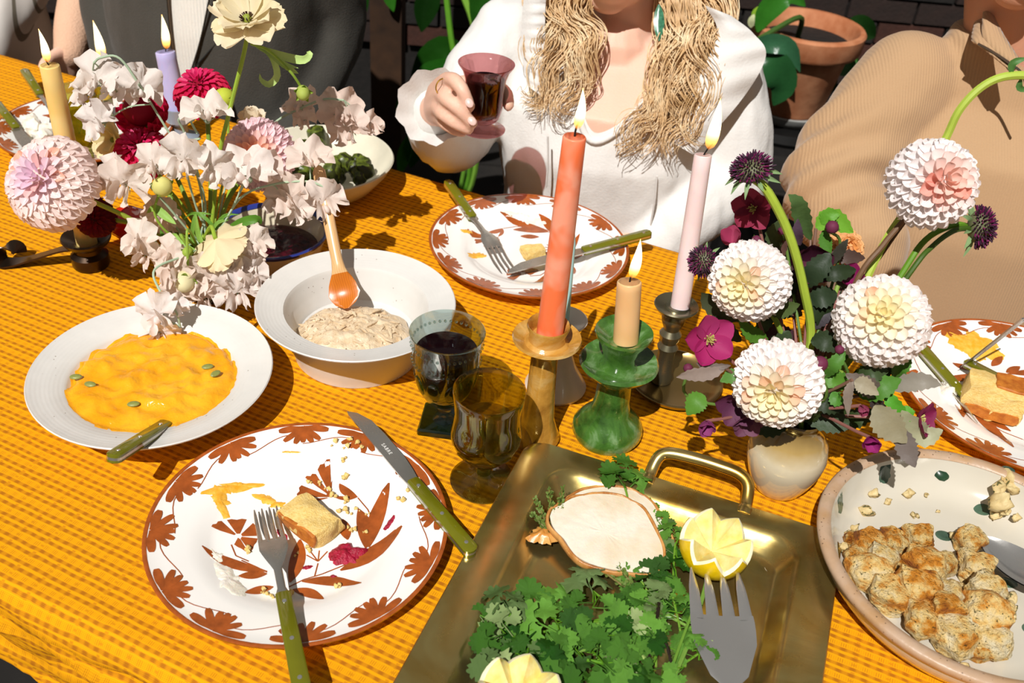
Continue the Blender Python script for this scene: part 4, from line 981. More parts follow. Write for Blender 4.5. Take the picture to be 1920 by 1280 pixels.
for lab, b_, j_, ctr, nn, sz_ in (('dense parsley sprig filling the left bunch from below', (1150, 1210, .006), [(1060, 1200, .010), (980, 1205, .012)], (1000, 1195, 95, 55), 12, 58), ('dense parsley sprig at the bottom centre of the tray', (1200, 1230, .006), [(1130, 1235, .010), (1070, 1250, .012)], (1110, 1235, 80, 40), 9, 60), ('finely cut parsley sprig between meat and serving fork', (1230, 1250, .006), [(1230, 1190, .010), (1235, 1120, .012)], (1240, 1175, 50, 55), 11, 42), ('finely cut parsley sprig tucked under the thyme twigs', (1200, 1270, .006), [(1190, 1210, .010), (1180, 1150, .012)], (1195, 1205, 50, 50), 8, 44)):
    parsley(lab, b_, j_, [(ctr[0] + rnd(-1, 1) * ctr[2], ctr[1] + rnd(-1, 1) * ctr[3], sz_ * rnd(.8, 1.15), rnd(-3, 3)) for _ in range(nn)])
for i, pts in enumerate([((1020, 1215), (1080, 1203), (1120, 1197)), ((1065, 1225), (1110, 1215), (1180, 1200)), ((1100, 1237), (1150, 1243), (1200, 1225)), ((1085, 1180), (1130, 1165), (1165, 1135)), ((1260, 1278), (1300, 1180), (1328, 1078)), ((1262, 1245), (1282, 1190), (1305, 1130)), ((1245, 1150), (1320, 1190), (1385, 1222)), ((1160, 1160), (1180, 1200), (1212, 1240)), ((1172, 1280), (1180, 1230), (1176, 1190)), ((1190, 1290), (1225, 1240), (1250, 1180)), ((1300, 1203), (1318, 1202), (1336, 1203))]):
    P = smooth_path([at(a, b, .014 + .004 * (i % 3)) for a, b in pts], 5)
    o = part('parsley_stalk', MB().tube(P, [.0021 if i in (0, 7, 4, 10) else .0014] * len(P), 7), M_parsley, None, color=lerp3('#5f9420', '#b4c878', .7 if i in (0, 7, 10) else rnd(0, .35)))
    tag(o, ['pale cut parsley stalk at the left bunch', 'thin parsley stalk under the pale one', 'yellowish curved parsley stalk near the bottom', 'thick green parsley stalk at the bunch top', 'long parsley stalk lying across the serving fork tines', 'parsley stalk left of the serving fork', 'thin stalk crossing the serving fork diagonally', 'forked pale parsley stalk in the centre', 'upright stalk near the bottom edge', 'slanting stalk in the herb tangle', 'short pale stalk end left of the serving fork'][i], 'stalk', 'loose parsley stalks on the tray')
# thyme
M_thyme = m_petal('thyme', .15, .5); random.seed(9)
def thyme(label, pts, n, col='#6a7f3a', stem='#7a6a34', ls=.0042, r=.0008):
    P = smooth_path([at(*q) for q in pts], 6)
    t = thing('thyme_sprig', label, 'thyme', P[0], group='thyme sprigs on the brass tray')
    part('stem', MB().tube(P, [r] * len(P), 5), M_thyme, t, color=lin(stem)[:3])
    mb = MB(); lf = [(0, 0, 0), (.32, .35, .08), (.25, .75, .1), (0, 1, .02), (-.25, .75, .1), (-.32, .35, .08), (0, .5, -.04)]
    for k in range(n):
        i = int(len(P) * (.12 + .86 * k / n)); i = min(i, len(P) - 1); T_ = (P[min(i + 1, len(P) - 1)] - P[max(i - 1, 0)]).normalized()
        for s_ in range(3):
            side = V((rnd(-1, 1), rnd(-1, 1), rnd(-.1, 1))).normalized()
            mb.add(lf, [(0, 1, 6), (1, 2, 6), (2, 3, 6), (3, 4, 6), (4, 5, 6), (5, 0, 6)], frame(P[i], T_ * .6 + side, side.cross(T_) + V((0, 0, .5)), ls * rnd(.7, 1.3)))
    o = part('leaves', mb, M_thyme, t, sharp=180, color=lin(col)[:3]); o['kind'] = 'stuff'
for i, q in enumerate([[(1035, 1010, .012), (1022, 975, .022), (1004, 935, .030)], [(1040, 1000, .012), (1035, 965, .024), (1030, 918, .034)], [(1045, 990, .012), (1050, 955, .026), (1055, 915, .036)], [(1040, 1010, .010), (1018, 985, .018), (998, 965, .022)]]):
    thyme(['thyme sprig leaning farthest left of the meat', 'middle thyme sprig pointing up left of the meat', 'thyme sprig pointing up right beside the meat tip', 'short thyme sprig under the upright ones'][i], q, 26)
thyme('long thyme sprig running along the lower edge of the meat', [(1212, 1128, .012), (1150, 1085, .014), (1085, 1035, .014), (1015, 990, .016)], 44, r=.0012)
thyme('thyme twig below the right end of the meat', [(1205, 1120, .012), (1170, 1075, .018), (1150, 1055, .016)], 22)
thyme('bare dark thyme twig in the centre of the herb tangle', [(1200, 1290, .012), (1218, 1220, .018), (1200, 1170, .020), (1206, 1128, .020)], 20, '#4c5f26', '#2c211a', r=.0017)
thyme('bare dark thyme twig nearest the serving fork', [(1268, 1290, .012), (1252, 1215, .020), (1232, 1180, .022), (1235, 1130, .024)], 22, '#4c5f26', '#2c211a', r=.0018)
thyme('thyme sprig with dense small leaves at the bottom edge', [(1225, 1290, .014), (1215, 1250, .016), (1228, 1220, .014)], 30, '#55702c')
# serving fork
A = at(1402, 1420, .020); B = at(1338, 1069, .028); L = (B - A).length
t = thing('serving_fork', 'large steel serving fork with four broad tines on the tray', 'fork', M=axes(A, B))
mb = MB(); rows = []
zf_ = lambda x: .006 * math.cos((x - L) / .13 * math.pi) - .006 if x > L - .13 else -.012 + .012 * ((L - .13 - x) / (L - .13)) * .8
for i in range(20):
    x = (L - .046) * i / 19
    hw = np.interp(x, [0, L * .4, L - .135, L - .115, L - .09, L - .072, L - .055, L - .046], [.011, .008, .0078, .0095, .0195, .0268, .0278, .0272]); th = np.interp(x, [0, L - .12, L - .05], [.0016, .0017, .001])
    rows.append([(x, hw * math.cos(a), zf_(x) + th * math.sin(a) + .13 * hw * math.cos(a) ** 2) for a in [2 * math.pi * k / 14 for k in range(14)]])
k0 = len(mb.v); mb.grid(rows, closed_v=True); mb.f.append(tuple(range(k0, k0 + 14)))
for k in range(4):
    y = (-1.5 + k) * .0142
    rows = []
    for i in range(9):
        x = L - .050 + .050 * i / 8; hw = np.interp(i / 8, [0, .15, .6, .9, 1], [.0058, .0054, .0042, .0020, .0008]); ee = .13 * .0272 * (y / .0272) ** 2
        rows.append([(x, y * (1 - .03 * i / 8) + hw * math.cos(a), zf_(x) + ee + .0009 * math.sin(a)) for a in [2 * math.pi * q / 10 for q in range(10)]])
    k0 = len(mb.v); mb.grid(rows, closed_v=True); mb.f.append(tuple(range(k0 + 80, k0 + 90)))
part('fork_body', mb, M_steel2, t, local=True, sharp=60)

# ---------------------------------------------------------------- platter of stuffing
PC = V((.435, .612, TABLE_H)); PR = .141
def m_platter():
    n = NT('oatmeal_platter'); vz = n.t.nodes.new('ShaderNodeTexVoronoi'); vz.inputs['Scale'].default_value = 220; n.set(vz.inputs['Vector'], n.coord())
    g = n.math('MULTIPLY', n.math('LESS_THAN', vz.outputs['Distance'], .16), n.math('GREATER_THAN', n.noise(60, 2), .5))
    f = n.noise(14, 3)
    return n, g, f
n, g, f = m_platter(); M_plat = n.done(n.bsdf(n.mix(f, '#cfc8bb', '#c3bba8'), .16, coat=.4))
n, g, f = m_platter(); n.m.name = 'toasted_rim'; M_prim = n.done(n.bsdf(n.mix(n.math('MULTIPLY', g, .8), n.ramp(n.noise(22, 4), [(.35, lin('#b08a62')[:3]), (.55, lin('#b99c82')[:3]), (.7, lin('#a88f70')[:3])]), '#5f4a34'), .4, normal=n.bump(n.noise(120, 3), .0005)))
plat = thing('platter', 'round oatmeal stoneware platter with green glaze dots holding bread stuffing', 'platter', PC)
SX = Matrix.Diagonal((1.0, 1.0, 1, 1))
part('platter_body', MB().lathe([(0, .012), (.09, .012), (.104, .0135), (.114, .018), (.122, .028), (.1275, .0405), (.1292, .0455), (.1325, .0470), (.136, .0455), (.137, .040), (.130, .022), (.118, .006), (.110, 0), (.104, 0), (.100, .003), (0, .004)], 96), M_plat, plat, local=True)
part('toasted_rim', MB().lathe([(.1285, .0455), (.1300, .0476), (.1345, .0488), (.1395, .0480), (.1415, .0455), (.1405, .041), (.1365, .036), (.134, .041)], 96, ring=True), M_prim, plat, local=True, sharp=60)
M_dot = m_plain('green_glaze_dot', '#4a6350', .14, .25, 40, coat=.5)
zpl = lambda r: float(np.interp(r, [0, .09, .104, .114, .122, .1275], [.012, .012, .0135, .018, .028, .0405]))
for px, py, rr, st in ((1647, 904, .0085, 1.25), (1575, 934, .006, 1.8), (1842, 956, .0095, .75), (1770, 1004, .0095, .8), (1670, 996, .010, .7), (1890, 1092, .010, .7), (1935, 1180, .010, .8), (1890, 880, .007, .8)):
    p = at(px, py, .013) - PC; p.z = 0; r_ = p.length
    for _ in range(4): p = at(px, py, zpl(r_)) - PC; r_ = math.hypot(p.x, p.y)
    mb = MB(); rows = []
    for q in range(4):
        row = []
        for k in range(20):
            a = 2 * math.pi * k / 20; x = p.x + rr * q / 3 * math.cos(a); y = p.y + rr * st * q / 3 * math.sin(a); row.append((x, y, zpl(math.hypot(x, y)) + .0004 - .0006 * (q == 3)))
        rows.append(row)
    part('glaze_dot', mb.grid(rows, closed_v=True), M_dot, plat, local=True, sharp=180)
o = put('sage_leaf', MB().ball((0, 0, 0), (.0105, .0085, .0035), 14, 8).jitter(.002, 120).mesh('sage_leaf'), m_plain('dark_leaf', '#24402a', .3, .2, 60), None, Matrix.Translation(at(1765, 884, .031)) @ Matrix.Rotation(.5, 4, 'X'))
tag(o, 'dark green curled leaf stuck high on the inside of the stuffing platter', 'leaf')
def m_crouton():
    n = NT('crouton'); f = n.noise(1.7, 4, .6); f2 = n.noise(7, 5, .7); oi = n.t.nodes.new('ShaderNodeObjectInfo')
    ge = n.t.nodes.new('ShaderNodeNewGeometry'); 
    k = n.math('ADD', f, n.math('MULTIPLY_ADD', oi.outputs['Random'], .16, -.08))
    c = n.ramp(k, [(.30, lin('#f4e4bc')[:3]), (.47, lin('#efcb80')[:3]), (.57, lin('#d88c28')[:3]), (.70, lin('#98520e')[:3])])
    herb = n.math('GREATER_THAN', n.noise(13, 2), .66)
    c = n.mix(n.math('MULTIPLY', herb, .85), c, '#2f3814')
    return n.done(n.bsdf(c, .55, normal=n.bump(n.math('ADD', f2, n.math('MULTIPLY', f, .5)), .006)))
M_crouton = m_crouton(); random.seed(31)
def crouton_mesh(seed):
    mb = MB(); n = 8
    for ax in range(3):
        for sg in (-1, 1):
            rows = []
            for i in range(n):
                row = []
                for k in range(n):
                    a, b = -1 + 2 * i / (n - 1), -1 + 2 * k / (n - 1); q = [a, b]; q.insert(ax, sg); l = math.sqrt(sum(x * x for x in q)); f_ = (1 - .36 * (l - 1)) * .5
                    row.append((q[0] * f_, q[1] * f_, q[2] * f_))
                rows.append(row)
            mb.grid(rows)
    return mb.jitter(.16, 1.9, seed).jitter(.09, 4.5, seed + 2).jitter(.04, 10, seed + 4).mesh('bread_crouton', 180)
CM = [crouton_mesh(i * 3.3) for i in range(7)]
CR_ = [(1598, 1012, 30, 0), (1627, 1020, 52, 0), (1672, 1018, 50, 0), (1722, 1005, 48, 0), (1817, 1012, 50, 0), (1830, 1064, 58, 0), (1632, 1072, 62, 0), (1606, 1048, 40, 0), (1735, 1062, 66, .3), (1720, 1097, 64, .7), (1667, 1112, 64, .2), (1772, 1060, 40, 0), (1850, 1105, 60, .4), (1777, 1112, 50, .5), (1727, 1158, 62, .2), (1772, 1138, 56, .8), (1790, 1190, 68, .2), (1850, 1152, 74, .5), (1860, 1200, 66, .1), (1690, 1060, 34, .6), (1655, 1045, 44, .7), (1700, 1130, 40, 0), (1815, 1165, 36, 0), (1830, 1215, 44, 0)]
LB_ = ['pale crumbly crouton nearest the left rim of the platter', 'crouton at the upper left of the stuffing heap', 'crouton right of the upper left one in the heap', 'lone tall crouton with one brown side above the heap', 'crouton against the tip of the serving spoon', 'browned crouton just below the serving spoon tip', 'broad crouton at the heap\'s left edge', 'small crouton hugging the left rim', 'largest pale crouton at the heap\'s top middle', 'square toasted crouton in front of the largest pale one', 'dark toasted crouton touching the lower left rim', 'small grey crouton right of the heap\'s top', 'wide crouton on top of the right stack', 'crouton between the square one and the right stack', 'yellow crouton at the heap\'s lower middle by the rim', 'crouton above the yellow ones near the rim', 'glossy round crouton lowest by the rim', 'big pale crouton in the middle of the right stack', 'crouton at the foot of the right stack', 'small crouton between two larger ones in the heap', 'crouton stacked over the left cluster', 'small crouton beside the dark toasted one', 'small crouton left of the right stack', 'small crouton at the bottom of the right stack']
for (px, py, sz, up_), lab in zip(CR_, LB_):
    c = at(px, py, .02 + .018 * up_); s_ = 1.14 * sz / ppm(c)
    c = at(px, py, zpl(min(.12, math.hypot(c.x - PC.x, c.y - PC.y))) + s_ * .36 + .014 * up_)
    o = put('bread_crouton', random.choice(CM), M_crouton, None, Matrix.Translation(c) @ Matrix.Rotation(rnd(0, 6.28), 4, 'Z') @ Matrix.Rotation(rnd(-.3, .3), 4, 'X') @ Matrix.Diagonal((s_ * rnd(.9, 1.1), s_ * rnd(.8, 1.0), s_ * rnd(.7, .85), 1)))
    tag(o, lab, 'crouton', 'bread croutons on the platter')
M_bits = m_food('stuffing_bits', '#d9c592', '#b89a60', 120, .6, .001, '#3a4218', 200, .62)
bm_ = [crumb_mesh(.0045, i * 2.0, 10, 8, .85).mesh('stuffing_bit', 180) for i in range(4)]
BITS = [(1605, 990, .9), (1590, 1000, .6), (1580, 1025, 1), (1590, 1040, 1.1), (1600, 1060, .9), (1615, 1085, 1.0), (1640, 1095, 1), (1645, 1035, 1), (1660, 1060, .8), (1665, 1075, 1.2), (1672, 1085, 1.0), (1698, 1040, 1.1), (1690, 1075, 1), (1755, 1090, 1), (1745, 1125, 1.2), (1755, 1150, 1), (1800, 1100, 1.2), (1805, 1080, 1.1), (1810, 1135, 1.0), (1822, 1180, 1), (1765, 1175, .9), (1740, 1175, 1), (1700, 1145, 1), (1680, 1140, 1), (1885, 900, 1.9), (1872, 915, 1.4), (1898, 915, 1.3), (1875, 940, 1.9), (1885, 955, 1.3), (1865, 968, 1.2), (1625, 958, 1.3), (1640, 925, 1.1), (1665, 940, .7), (1712, 965, .6), (1720, 967, .5), (1758, 958, .4), (1905, 970, .9), (1898, 1120, .9), (1898, 1145, 1), (1898, 1158, .7), (1704, 925, 1.0), (1737, 928, .5), (1790, 1005, 1.0), (1808, 1250, .8), (1790, 1225, .9), (1760, 1200, 1), (1835, 1235, .9), (1880, 1130, 1)]
for px, py, s_ in BITS:
    r_ = 0; c = at(px, py, .014)
    for _ in range(3): c = at(px, py, zpl(min(.125, math.hypot(c.x - PC.x, c.y - PC.y))) + .003 * s_)
    o = put('stuffing_bit', random.choice(bm_), M_bits, None, Matrix.Translation(c) @ Matrix.Rotation(rnd(0, 6), 4, V((rnd(-1, 1), rnd(-1, 1), 1))) @ Matrix.Diagonal((s_ * 1.15, s_ * .9, s_ * .8, 1)))
    tag(o, 'small herb flecked stuffing bit on the oatmeal platter', 'crumb', 'stuffing bits on the platter')
A = at(2090, 1185, .050); B = at(1841, 1004, .026); L = (B - A).length
t = thing('serving_spoon', 'steel serving spoon lying in the stuffing platter at the right edge', 'spoon', M=axes(A, B))
mb = MB(); rows = []
for i in range(17):
    s_ = i / 16; x = L - .078 + .078 * s_; hw = .0235 * math.sin(math.pi * min(.999, .10 + .90 * s_) ** .85) ** .62
    rows.append([(x, hw * q, -.011 * (1 - q * q) * math.sin(math.pi * min(1, .1 + .9 * s_)) ** .7) for q in (-1, -.75, -.4, 0, .4, .75, 1)])
mb.grid(rows); mb.grid([[(x, y * 1.01, z - .0012) for x, y, z in r] for r in rows])
mb.tube([(0, 0, -.002), (L * .4, 0, .004), (L - .085, 0, 0), (L - .068, 0, -.002)], [.010, .006, .0045, .007], 10, flat=.35)
part('spoon_body', mb, M_steel2, t, local=True, sharp=70)
# ---------------------------------------------------------------- flowers
M_pet = m_petal('petal', .30, .6); M_lf = m_petal('leaf_green', .12, .5, 1); M_stem = m_petal('stem_green', .02, .45)
def petal_mesh(ws, cup, curl, tip=0.0, wave=0.0, nv=5, seed=0):
    """local: base at the origin, +Y to the tip, +Z the inner face"""
    us = [0, .22, .45, .66, .82, .93, 1.0]; rows = []
    for i, u in enumerate(us):
        w_ = ws[i] * .5; row = []
        for k in range(nv):
            v = -1 + 2 * k / (nv - 1)
            z = cup * v * v * ws[i] * .5 + curl * (u - .5) ** 2 - curl * .25 + tip * max(0, u - .6) ** 2 + wave * math.sin(v * 4 + u * 5 + seed) * u
            y = u - (.06 * (1 - abs(v)) * 0) + wave * .5 * math.sin(v * 7 + seed) * u * u
            row.append((v * w_, y, z))
        rows.append(row)
    return MB().grid(rows).mesh('petal', 180)
P_SCOOP = petal_mesh([.30, .62, .90, 1.06, 1.06, .86, .46], .80, .25, 0)
P_LONG = petal_mesh([.22, .52, .80, .96, .90, .66, .26], .72, .15, -.35)
P_POINT = petal_mesh([.30, .55, .80, .84, .62, .34, .04], .70, .1, -.3)
P_WAVE = [petal_mesh([.22, .55, .88, 1.05, 1.0, .78, .40], .28, .25, -.4, .06, 7, s_) for s_ in range(4)]
P_OVATE = [petal_mesh([.30, .70, .95, .98, .76, .46, .10], .42, .35, -.2, .02, 7, s_) for s_ in range(3)]
def cam_dir(dx, dy, away=False):
    k = math.sqrt(max(.02, 1 - dx * dx - dy * dy)); return (CR * dx - CU * dy + CF * (k if away else -k)).normalized()
def stem(t, pts, r, col, name='stem'):
    P = smooth_path(pts, 6)
    return part(name, MB().tube(P, [r] * len(P), 8), M_stem, t, color=lin(col)[:3])
def dahlia(label, px, py, y, rpx, off, cols, stem_pts, N_=150, thmax=118, mesh=None, flat=1.0, lens=(.34, .56), wid=(.15, .37), a_out=60, name='dahlia', away=False, stem_col='#7d9a3a', stem_r=.0028, group='dahlias', pw=.56):
    c = aty(px, py, y); R = rpx / ppm(c); ax = cam_dir(off[0], off[1], away)
    t = thing(name, label, 'flower', stem_pts[0] if stem_pts else c, group=group)
    if stem_pts: stem(t, stem_pts + [c - ax * R * .3], stem_r, stem_col)
    e1 = ax.orthogonal().normalized(); e2 = ax.cross(e1)
    random.seed(int(px * 3 + py))
    part('flower_core', MB().ball((0, 0, 0), R * .62, 14, 10), M_pet, t, M=Matrix.Translation(c), color=cols[2] if isinstance(cols[2], tuple) else lin(cols[2])[:3])
    for i in range(N_):
        s_ = ((i + .5) / N_) ** pw; th = math.radians(thmax) * s_; ph = i * 2.39996
        rad = e1 * math.cos(ph) + e2 * math.sin(ph)
        rh = ax * math.cos(th) + rad * math.sin(th); tg = -ax * math.sin(th) + rad * math.cos(th)
        al = math.radians(8 + (a_out - 8) * min(1, s_ * 1.15))
        d = rh * math.cos(al) + tg * math.sin(al); nrm = -tg * math.cos(al) + rh * math.sin(al)
        f = min(1, s_ * 1.6); Ln = R * (lens[0] + (lens[1] - lens[0]) * f) * rnd(.94, 1.06); Wd = R * (wid[0] + (wid[1] - wid[0]) * f)
        tip = rh * R * rnd(.97, 1.03); tip = tip - ax * (tip.dot(ax)) * (1 - flat)
        M = frame(c + tip - d * Ln, d, nrm, (Wd, Ln, Wd))
        col = lerp3(cols[0], cols[1], min(1, max(0, (s_ - .18) / .35)))
        if .22 < s_ < .45 and random.random() < .25: col = lerp3(col, cols[3], rnd(.2, .8))
        put('petal', mesh or P_SCOOP, M_pet, t, M, color=col)
    return t
VB = at(1456, 907); VMO = VB + V((0, 0, .092))
M_vase = NT('honey_cream_painted_shade'); _sp = M_vase.t.nodes.new('ShaderNodeSeparateXYZ'); M_vase.set(_sp.inputs[0], M_vase.coord())
_h = M_vase.math('MULTIPLY_ADD', M_vase.noise(30, 3), .014, _sp.outputs[2])
M_vase = M_vase.done(M_vase.bsdf(M_vase.ramp(M_vase.math('MULTIPLY', _h, 9.0), [(.55, lin('#d2c4a6')[:3]), (.70, lin('#a88c54')[:3]), (.86, lin('#5a431c')[:3])]), .12, coat=.6))  # honey over cream glaze; the dark brown top paints in the dahlias' shadow
t = lathe_thing('bud_vase', 'round cream and honey glazed vase of white dahlias, shadow painted brown on its top', 'vase', VB, [(0, 0), (.024, 0), (.0265, .003), (.033, .018), (.0385, .036), (.0395, .048), (.0365, .062), (.0285, .074), (.0225, .082), (.0215, .087), (.0255, .095), (.0245, .0965), (.0205, .089), (.0205, .08), (.03, .05), (.025, .008), (0, .006)], M_vase, 64)
WH = ('#f8edc4', '#f6eeea', '#f0e4da', '#f2b088')
vm = lambda dx=0, dy=0, dz=0: VMO + V((dx, dy, dz))
vin = lambda dx=0, dy=0: VB + V((dx, dy, .03))
dahlia('white ball dahlia with a yellow centre left of the tall curved stem', 1406, 527, .765, 71, (-.5, .22), WH, [vin(), vm(-.01, .01), aty(1470, 640, .77)])
dahlia('lowest white ball dahlia, right above the vase', 1458, 718, .695, 79, (-.40, .34), WH, [vin(), vm(0, -.012)])
dahlia('white ball dahlia at the right middle with a pale yellow centre facing up', 1653, 602, .735, 82, (-.30, -.22), WH, [vin(), vm(.012, 0), aty(1590, 680, .745)])
dahlia('highest white ball dahlia with a coral pink heart', 1747, 345, .80, 78, (.12, .02), ('#f6d2c4', '#f6eeec', '#f0e0dc', '#ee7a58'), [vin(), vm(.01, .008), aty(1600, 540, .775), aty(1655, 460, .79), aty(1700, 405, .80)], stem_col='#6e5138', N_=135, wid=(.2, .40))
t = dahlia('peach flower half hidden behind the dark hellebore', 1580, 468, .86, 36, (.2, 0), ('#e8a45c', '#eab67c', '#d8924c', '#e8a45c'), [vin(), vm(0, .014), aty(1570, 540, .85)], N_=40, thmax=95, mesh=P_WAVE[0], lens=(.7, .9), wid=(.6, .9), name='peach_rose')
# left bouquet vase and blooms
LVB = at(398, 548); LMO = LVB + V((0, 0, .070)); lin0 = LVB + V((0, 0, .02))
M_dk = m_plain('dark_glazed_vase', '#2a2724', .2, .2, 30, coat=.4)
lathe_thing('bud_vase', 'small dark vase mostly hidden under the sweet peas', 'vase', LVB, [(0, 0), (.026, 0), (.028, .004), (.032, .025), (.031, .04), (.024, .055), (.023, .064), (.028, .072), (.0265, .0735), (.021, .064), (.022, .05), (.028, .03), (.022, .006), (0, .005)], M_dk)
PK = ('#ecd0e0', '#fbeae4', '#f2d4c6', '#f2a880')
dahlia('large pale pink dahlia leaning out at the far left of the bouquet', 103, 345, .945, 86, (-.24, -.12), PK, [lin0, LMO + V((-.012, 0, 0)), aty(330, 460, .98), aty(240, 408, .965), aty(180, 380, .955)], N_=170, thmax=112, mesh=P_LONG, lens=(.30, .62), wid=(.12, .34), a_out=66, flat=.86, stem_col='#96a83c')
dahlia('pale pink dahlia with an orange heart behind the sweet peas', 487, 290, 1.04, 66, (.05, .25), ('#f6b890', '#f8dce0', '#eec0c8', '#f29a68'), [lin0, LMO + V((.01, .01, 0)), aty(430, 370, 1.03)], N_=170, thmax=112, mesh=P_LONG, lens=(.30, .58), wid=(.12, .30), a_out=64, flat=.9)
RD = ('#dc2e70', '#cc1648', '#9a0a2c', '#ee6c98')
dahlia('crimson dahlia in front of the lilac candle, highest of the red ones', 380, 180, 1.08, 53, (-.05, -.62), RD, [lin0, LMO + V((0, .015, 0)), aty(395, 340, 1.05), aty(390, 240, 1.075)], N_=160, thmax=115, mesh=P_POINT, lens=(.3, .46), wid=(.13, .27), a_out=60)
dahlia('crimson dahlia turned away showing its green back', 262, 206, 1.06, 50, (.2, .45), RD, [lin0, LMO + V((-.01, .012, 0)), aty(330, 330, 1.05)], N_=120, thmax=100, mesh=P_POINT, lens=(.3, .5), wid=(.16, .34), a_out=66, away=True)
dahlia('crimson dahlia in the middle behind the round yellow bud', 268, 292, 1.035, 53, (.0, -.5), RD, [lin0, LMO + V((-.01, .006, 0)), aty(340, 400, 1.01)], N_=160, thmax=115, mesh=P_POINT, lens=(.3, .46), wid=(.13, .27), a_out=60)
dahlia('shaded dark red dahlia under the large pink one', 180, 408, 1.0, 38, (.1, .3), ('#7a0a20', '#66081c', '#40040e', '#8a1028'), [lin0, LMO + V((-.015, 0, 0)), aty(300, 430, .99)], N_=110, thmax=110, mesh=P_POINT, lens=(.3, .5), wid=(.15, .3))
# anemones and ranunculus
def anemone(label, px, py, y, rpx, off, n, cols, stem_pts, openness=72, dark=True, stem_col='#94b03a', name='anemone', layers=2, away=False):
    c = aty(px, py, y); R = rpx / ppm(c); ax = cam_dir(off[0], off[1], away); t = thing(name, label, 'flower', stem_pts[0], group='cream flowers in the left bouquet')
    stem(t, stem_pts + [c - ax * R * .12], .0024, stem_col); e1 = ax.orthogonal().normalized(); e2 = ax.cross(e1); random.seed(px + py)
    for l in range(layers):
        for k in range(n):
            ph = 2 * math.pi * (k + .5 * l) / n + rnd(-.15, .15); rad = e1 * math.cos(ph) + e2 * math.sin(ph); op = math.radians(openness - 22 * l + rnd(-9, 9))
            d = ax * math.cos(op) + rad * math.sin(op); nrm = ax * math.sin(op) - rad * math.cos(op)
            s_ = R * (1.0 - .16 * l) * rnd(.9, 1.08)
            put('petal', random.choice(P_WAVE), M_pet, t, frame(c - ax * R * .1 * (1 - l), d, nrm, (s_ * .72, s_, s_ * .9)), color=lerp3(cols[0], cols[1], random.random()))
    part('flower_centre', MB().ball((0, 0, 0), R * .12, 10, 7), M_lf, t, M=Matrix.Translation(c + ax * R * .08), color=lin('#8f9a3c')[:3])
    if dark:
        mb = MB()
        for k in range(34):
            a = rnd(0, 6.28); d = (ax + (e1 * math.cos(a) + e2 * math.sin(a)) * rnd(.5, 1.2)).normalized(); mb.tube([c, c + d * R * .24], [R * .008, R * .012], 4)
        o = part('stamens', mb, M_lf, t, color=lin('#3a1c14')[:3]); o['kind'] = 'stuff'
    return t
CRM = ('#e8dab0', '#ecdfc0')
anemone('big cream anemone standing highest over the left bouquet', 465, 40, 1.0, 76, (-.05, -.52), 7, CRM, [lin0, LMO + V((.005, .004, 0)), aty(410, 300, 1.0), aty(430, 210, 1.0), aty(455, 110, 1.0)], 80)
anemone('cream ranunculus drooping low in the front of the left bouquet', 408, 452, .925, 64, (.32, .62), 8, ('#f2e6b8', '#f4dfb8'), [lin0, LMO + V((0, -.01, 0)), aty(395, 425, .95)], 66, dark=False, name='ranunculus', layers=3, away=True)
anemone('cream flower peeking out between the crimson dahlias and the yellow candle', 214, 262, 1.09, 44, (-.3, .3), 7, ('#efe2a8', '#f2e4b8'), [lin0, LMO + V((-.008, .014, 0)), aty(320, 360, 1.05)], 60, dark=False, name='ranunculus')
anemone('cream flower with petals pointing up behind the pink dahlia', 475, 232, 1.10, 36, (.05, -.55), 6, ('#ecdcc0', '#f0e2cc'), [lin0, LMO + V((.008, .016, 0)), aty(440, 330, 1.08)], 45, dark=False, name='ranunculus')
def bud(label, px, py, y, rx, ry, col, stem_pts, axis=(0, -.3), sep='#8fae40', name='flower_bud', col2=None):
    c = aty(px, py, y); k = 1 / ppm(c); ax = cam_dir(*axis); t = thing(name, label, 'bud', stem_pts[0], group='flower buds in the bouquets')
    stem(t, stem_pts + [c - ax * ry * k * .8], .0015, sep); M = frame(c, ax, (0, 0, 1))
    part('bud', MB().ball((0, 0, 0), (rx * k, ry * k, rx * k), 14, 10), M_pet, t, M=M, color=lin(col)[:3])
    e1 = ax.orthogonal().normalized(); e2 = ax.cross(e1)
    for j in range(5):
        a = 2 * math.pi * j / 5; rad = e1 * math.cos(a) + e2 * math.sin(a)
        put('sepal', P_POINT, M_lf, t, frame(c - ax * ry * k * .95 + rad * rx * k * .25, ax * .8 + rad * .55, ax - rad, (rx * k * 1.0, ry * k * 1.5, rx * k)), color=lin(sep)[:3])
    return t
bud('round yellow green dahlia bud in the middle of the left bouquet', 304, 350, .955, 19, 21, '#e6e08a', [lin0, LMO + V((-.006, -.004, 0)), aty(320, 440, .96), aty(290, 400, .957)], (.45, -.1))
bud('yellow green bud beside the highest crimson dahlia', 420, 184, 1.06, 20, 19, '#cdd84a', [lin0, LMO + V((.004, .01, 0)), aty(425, 300, 1.04)], (-.3, -.6))
bud('small green bud nodding under the cream anemone', 568, 174, 1.0, 13, 18, '#b9c860', [aty(470, 82, 1.0), aty(505, 96, 1.0), aty(545, 135, 1.0)], (.25, .7))
bud('cream ranunculus bud hanging over the lower sweet peas', 347, 527, .895, 19, 24, '#efe6b8', [lin0, LMO + V((-.005, -.012, 0)), aty(352, 430, .91), aty(352, 480, .90)], (0, .75))
bud('tiny green bud left of the drooping cream ranunculus', 352, 472, .91, 10, 12, '#a9c24c', [lin0, LMO + V((-.008, -.012, 0)), aty(340, 440, .915)], (0, .6))
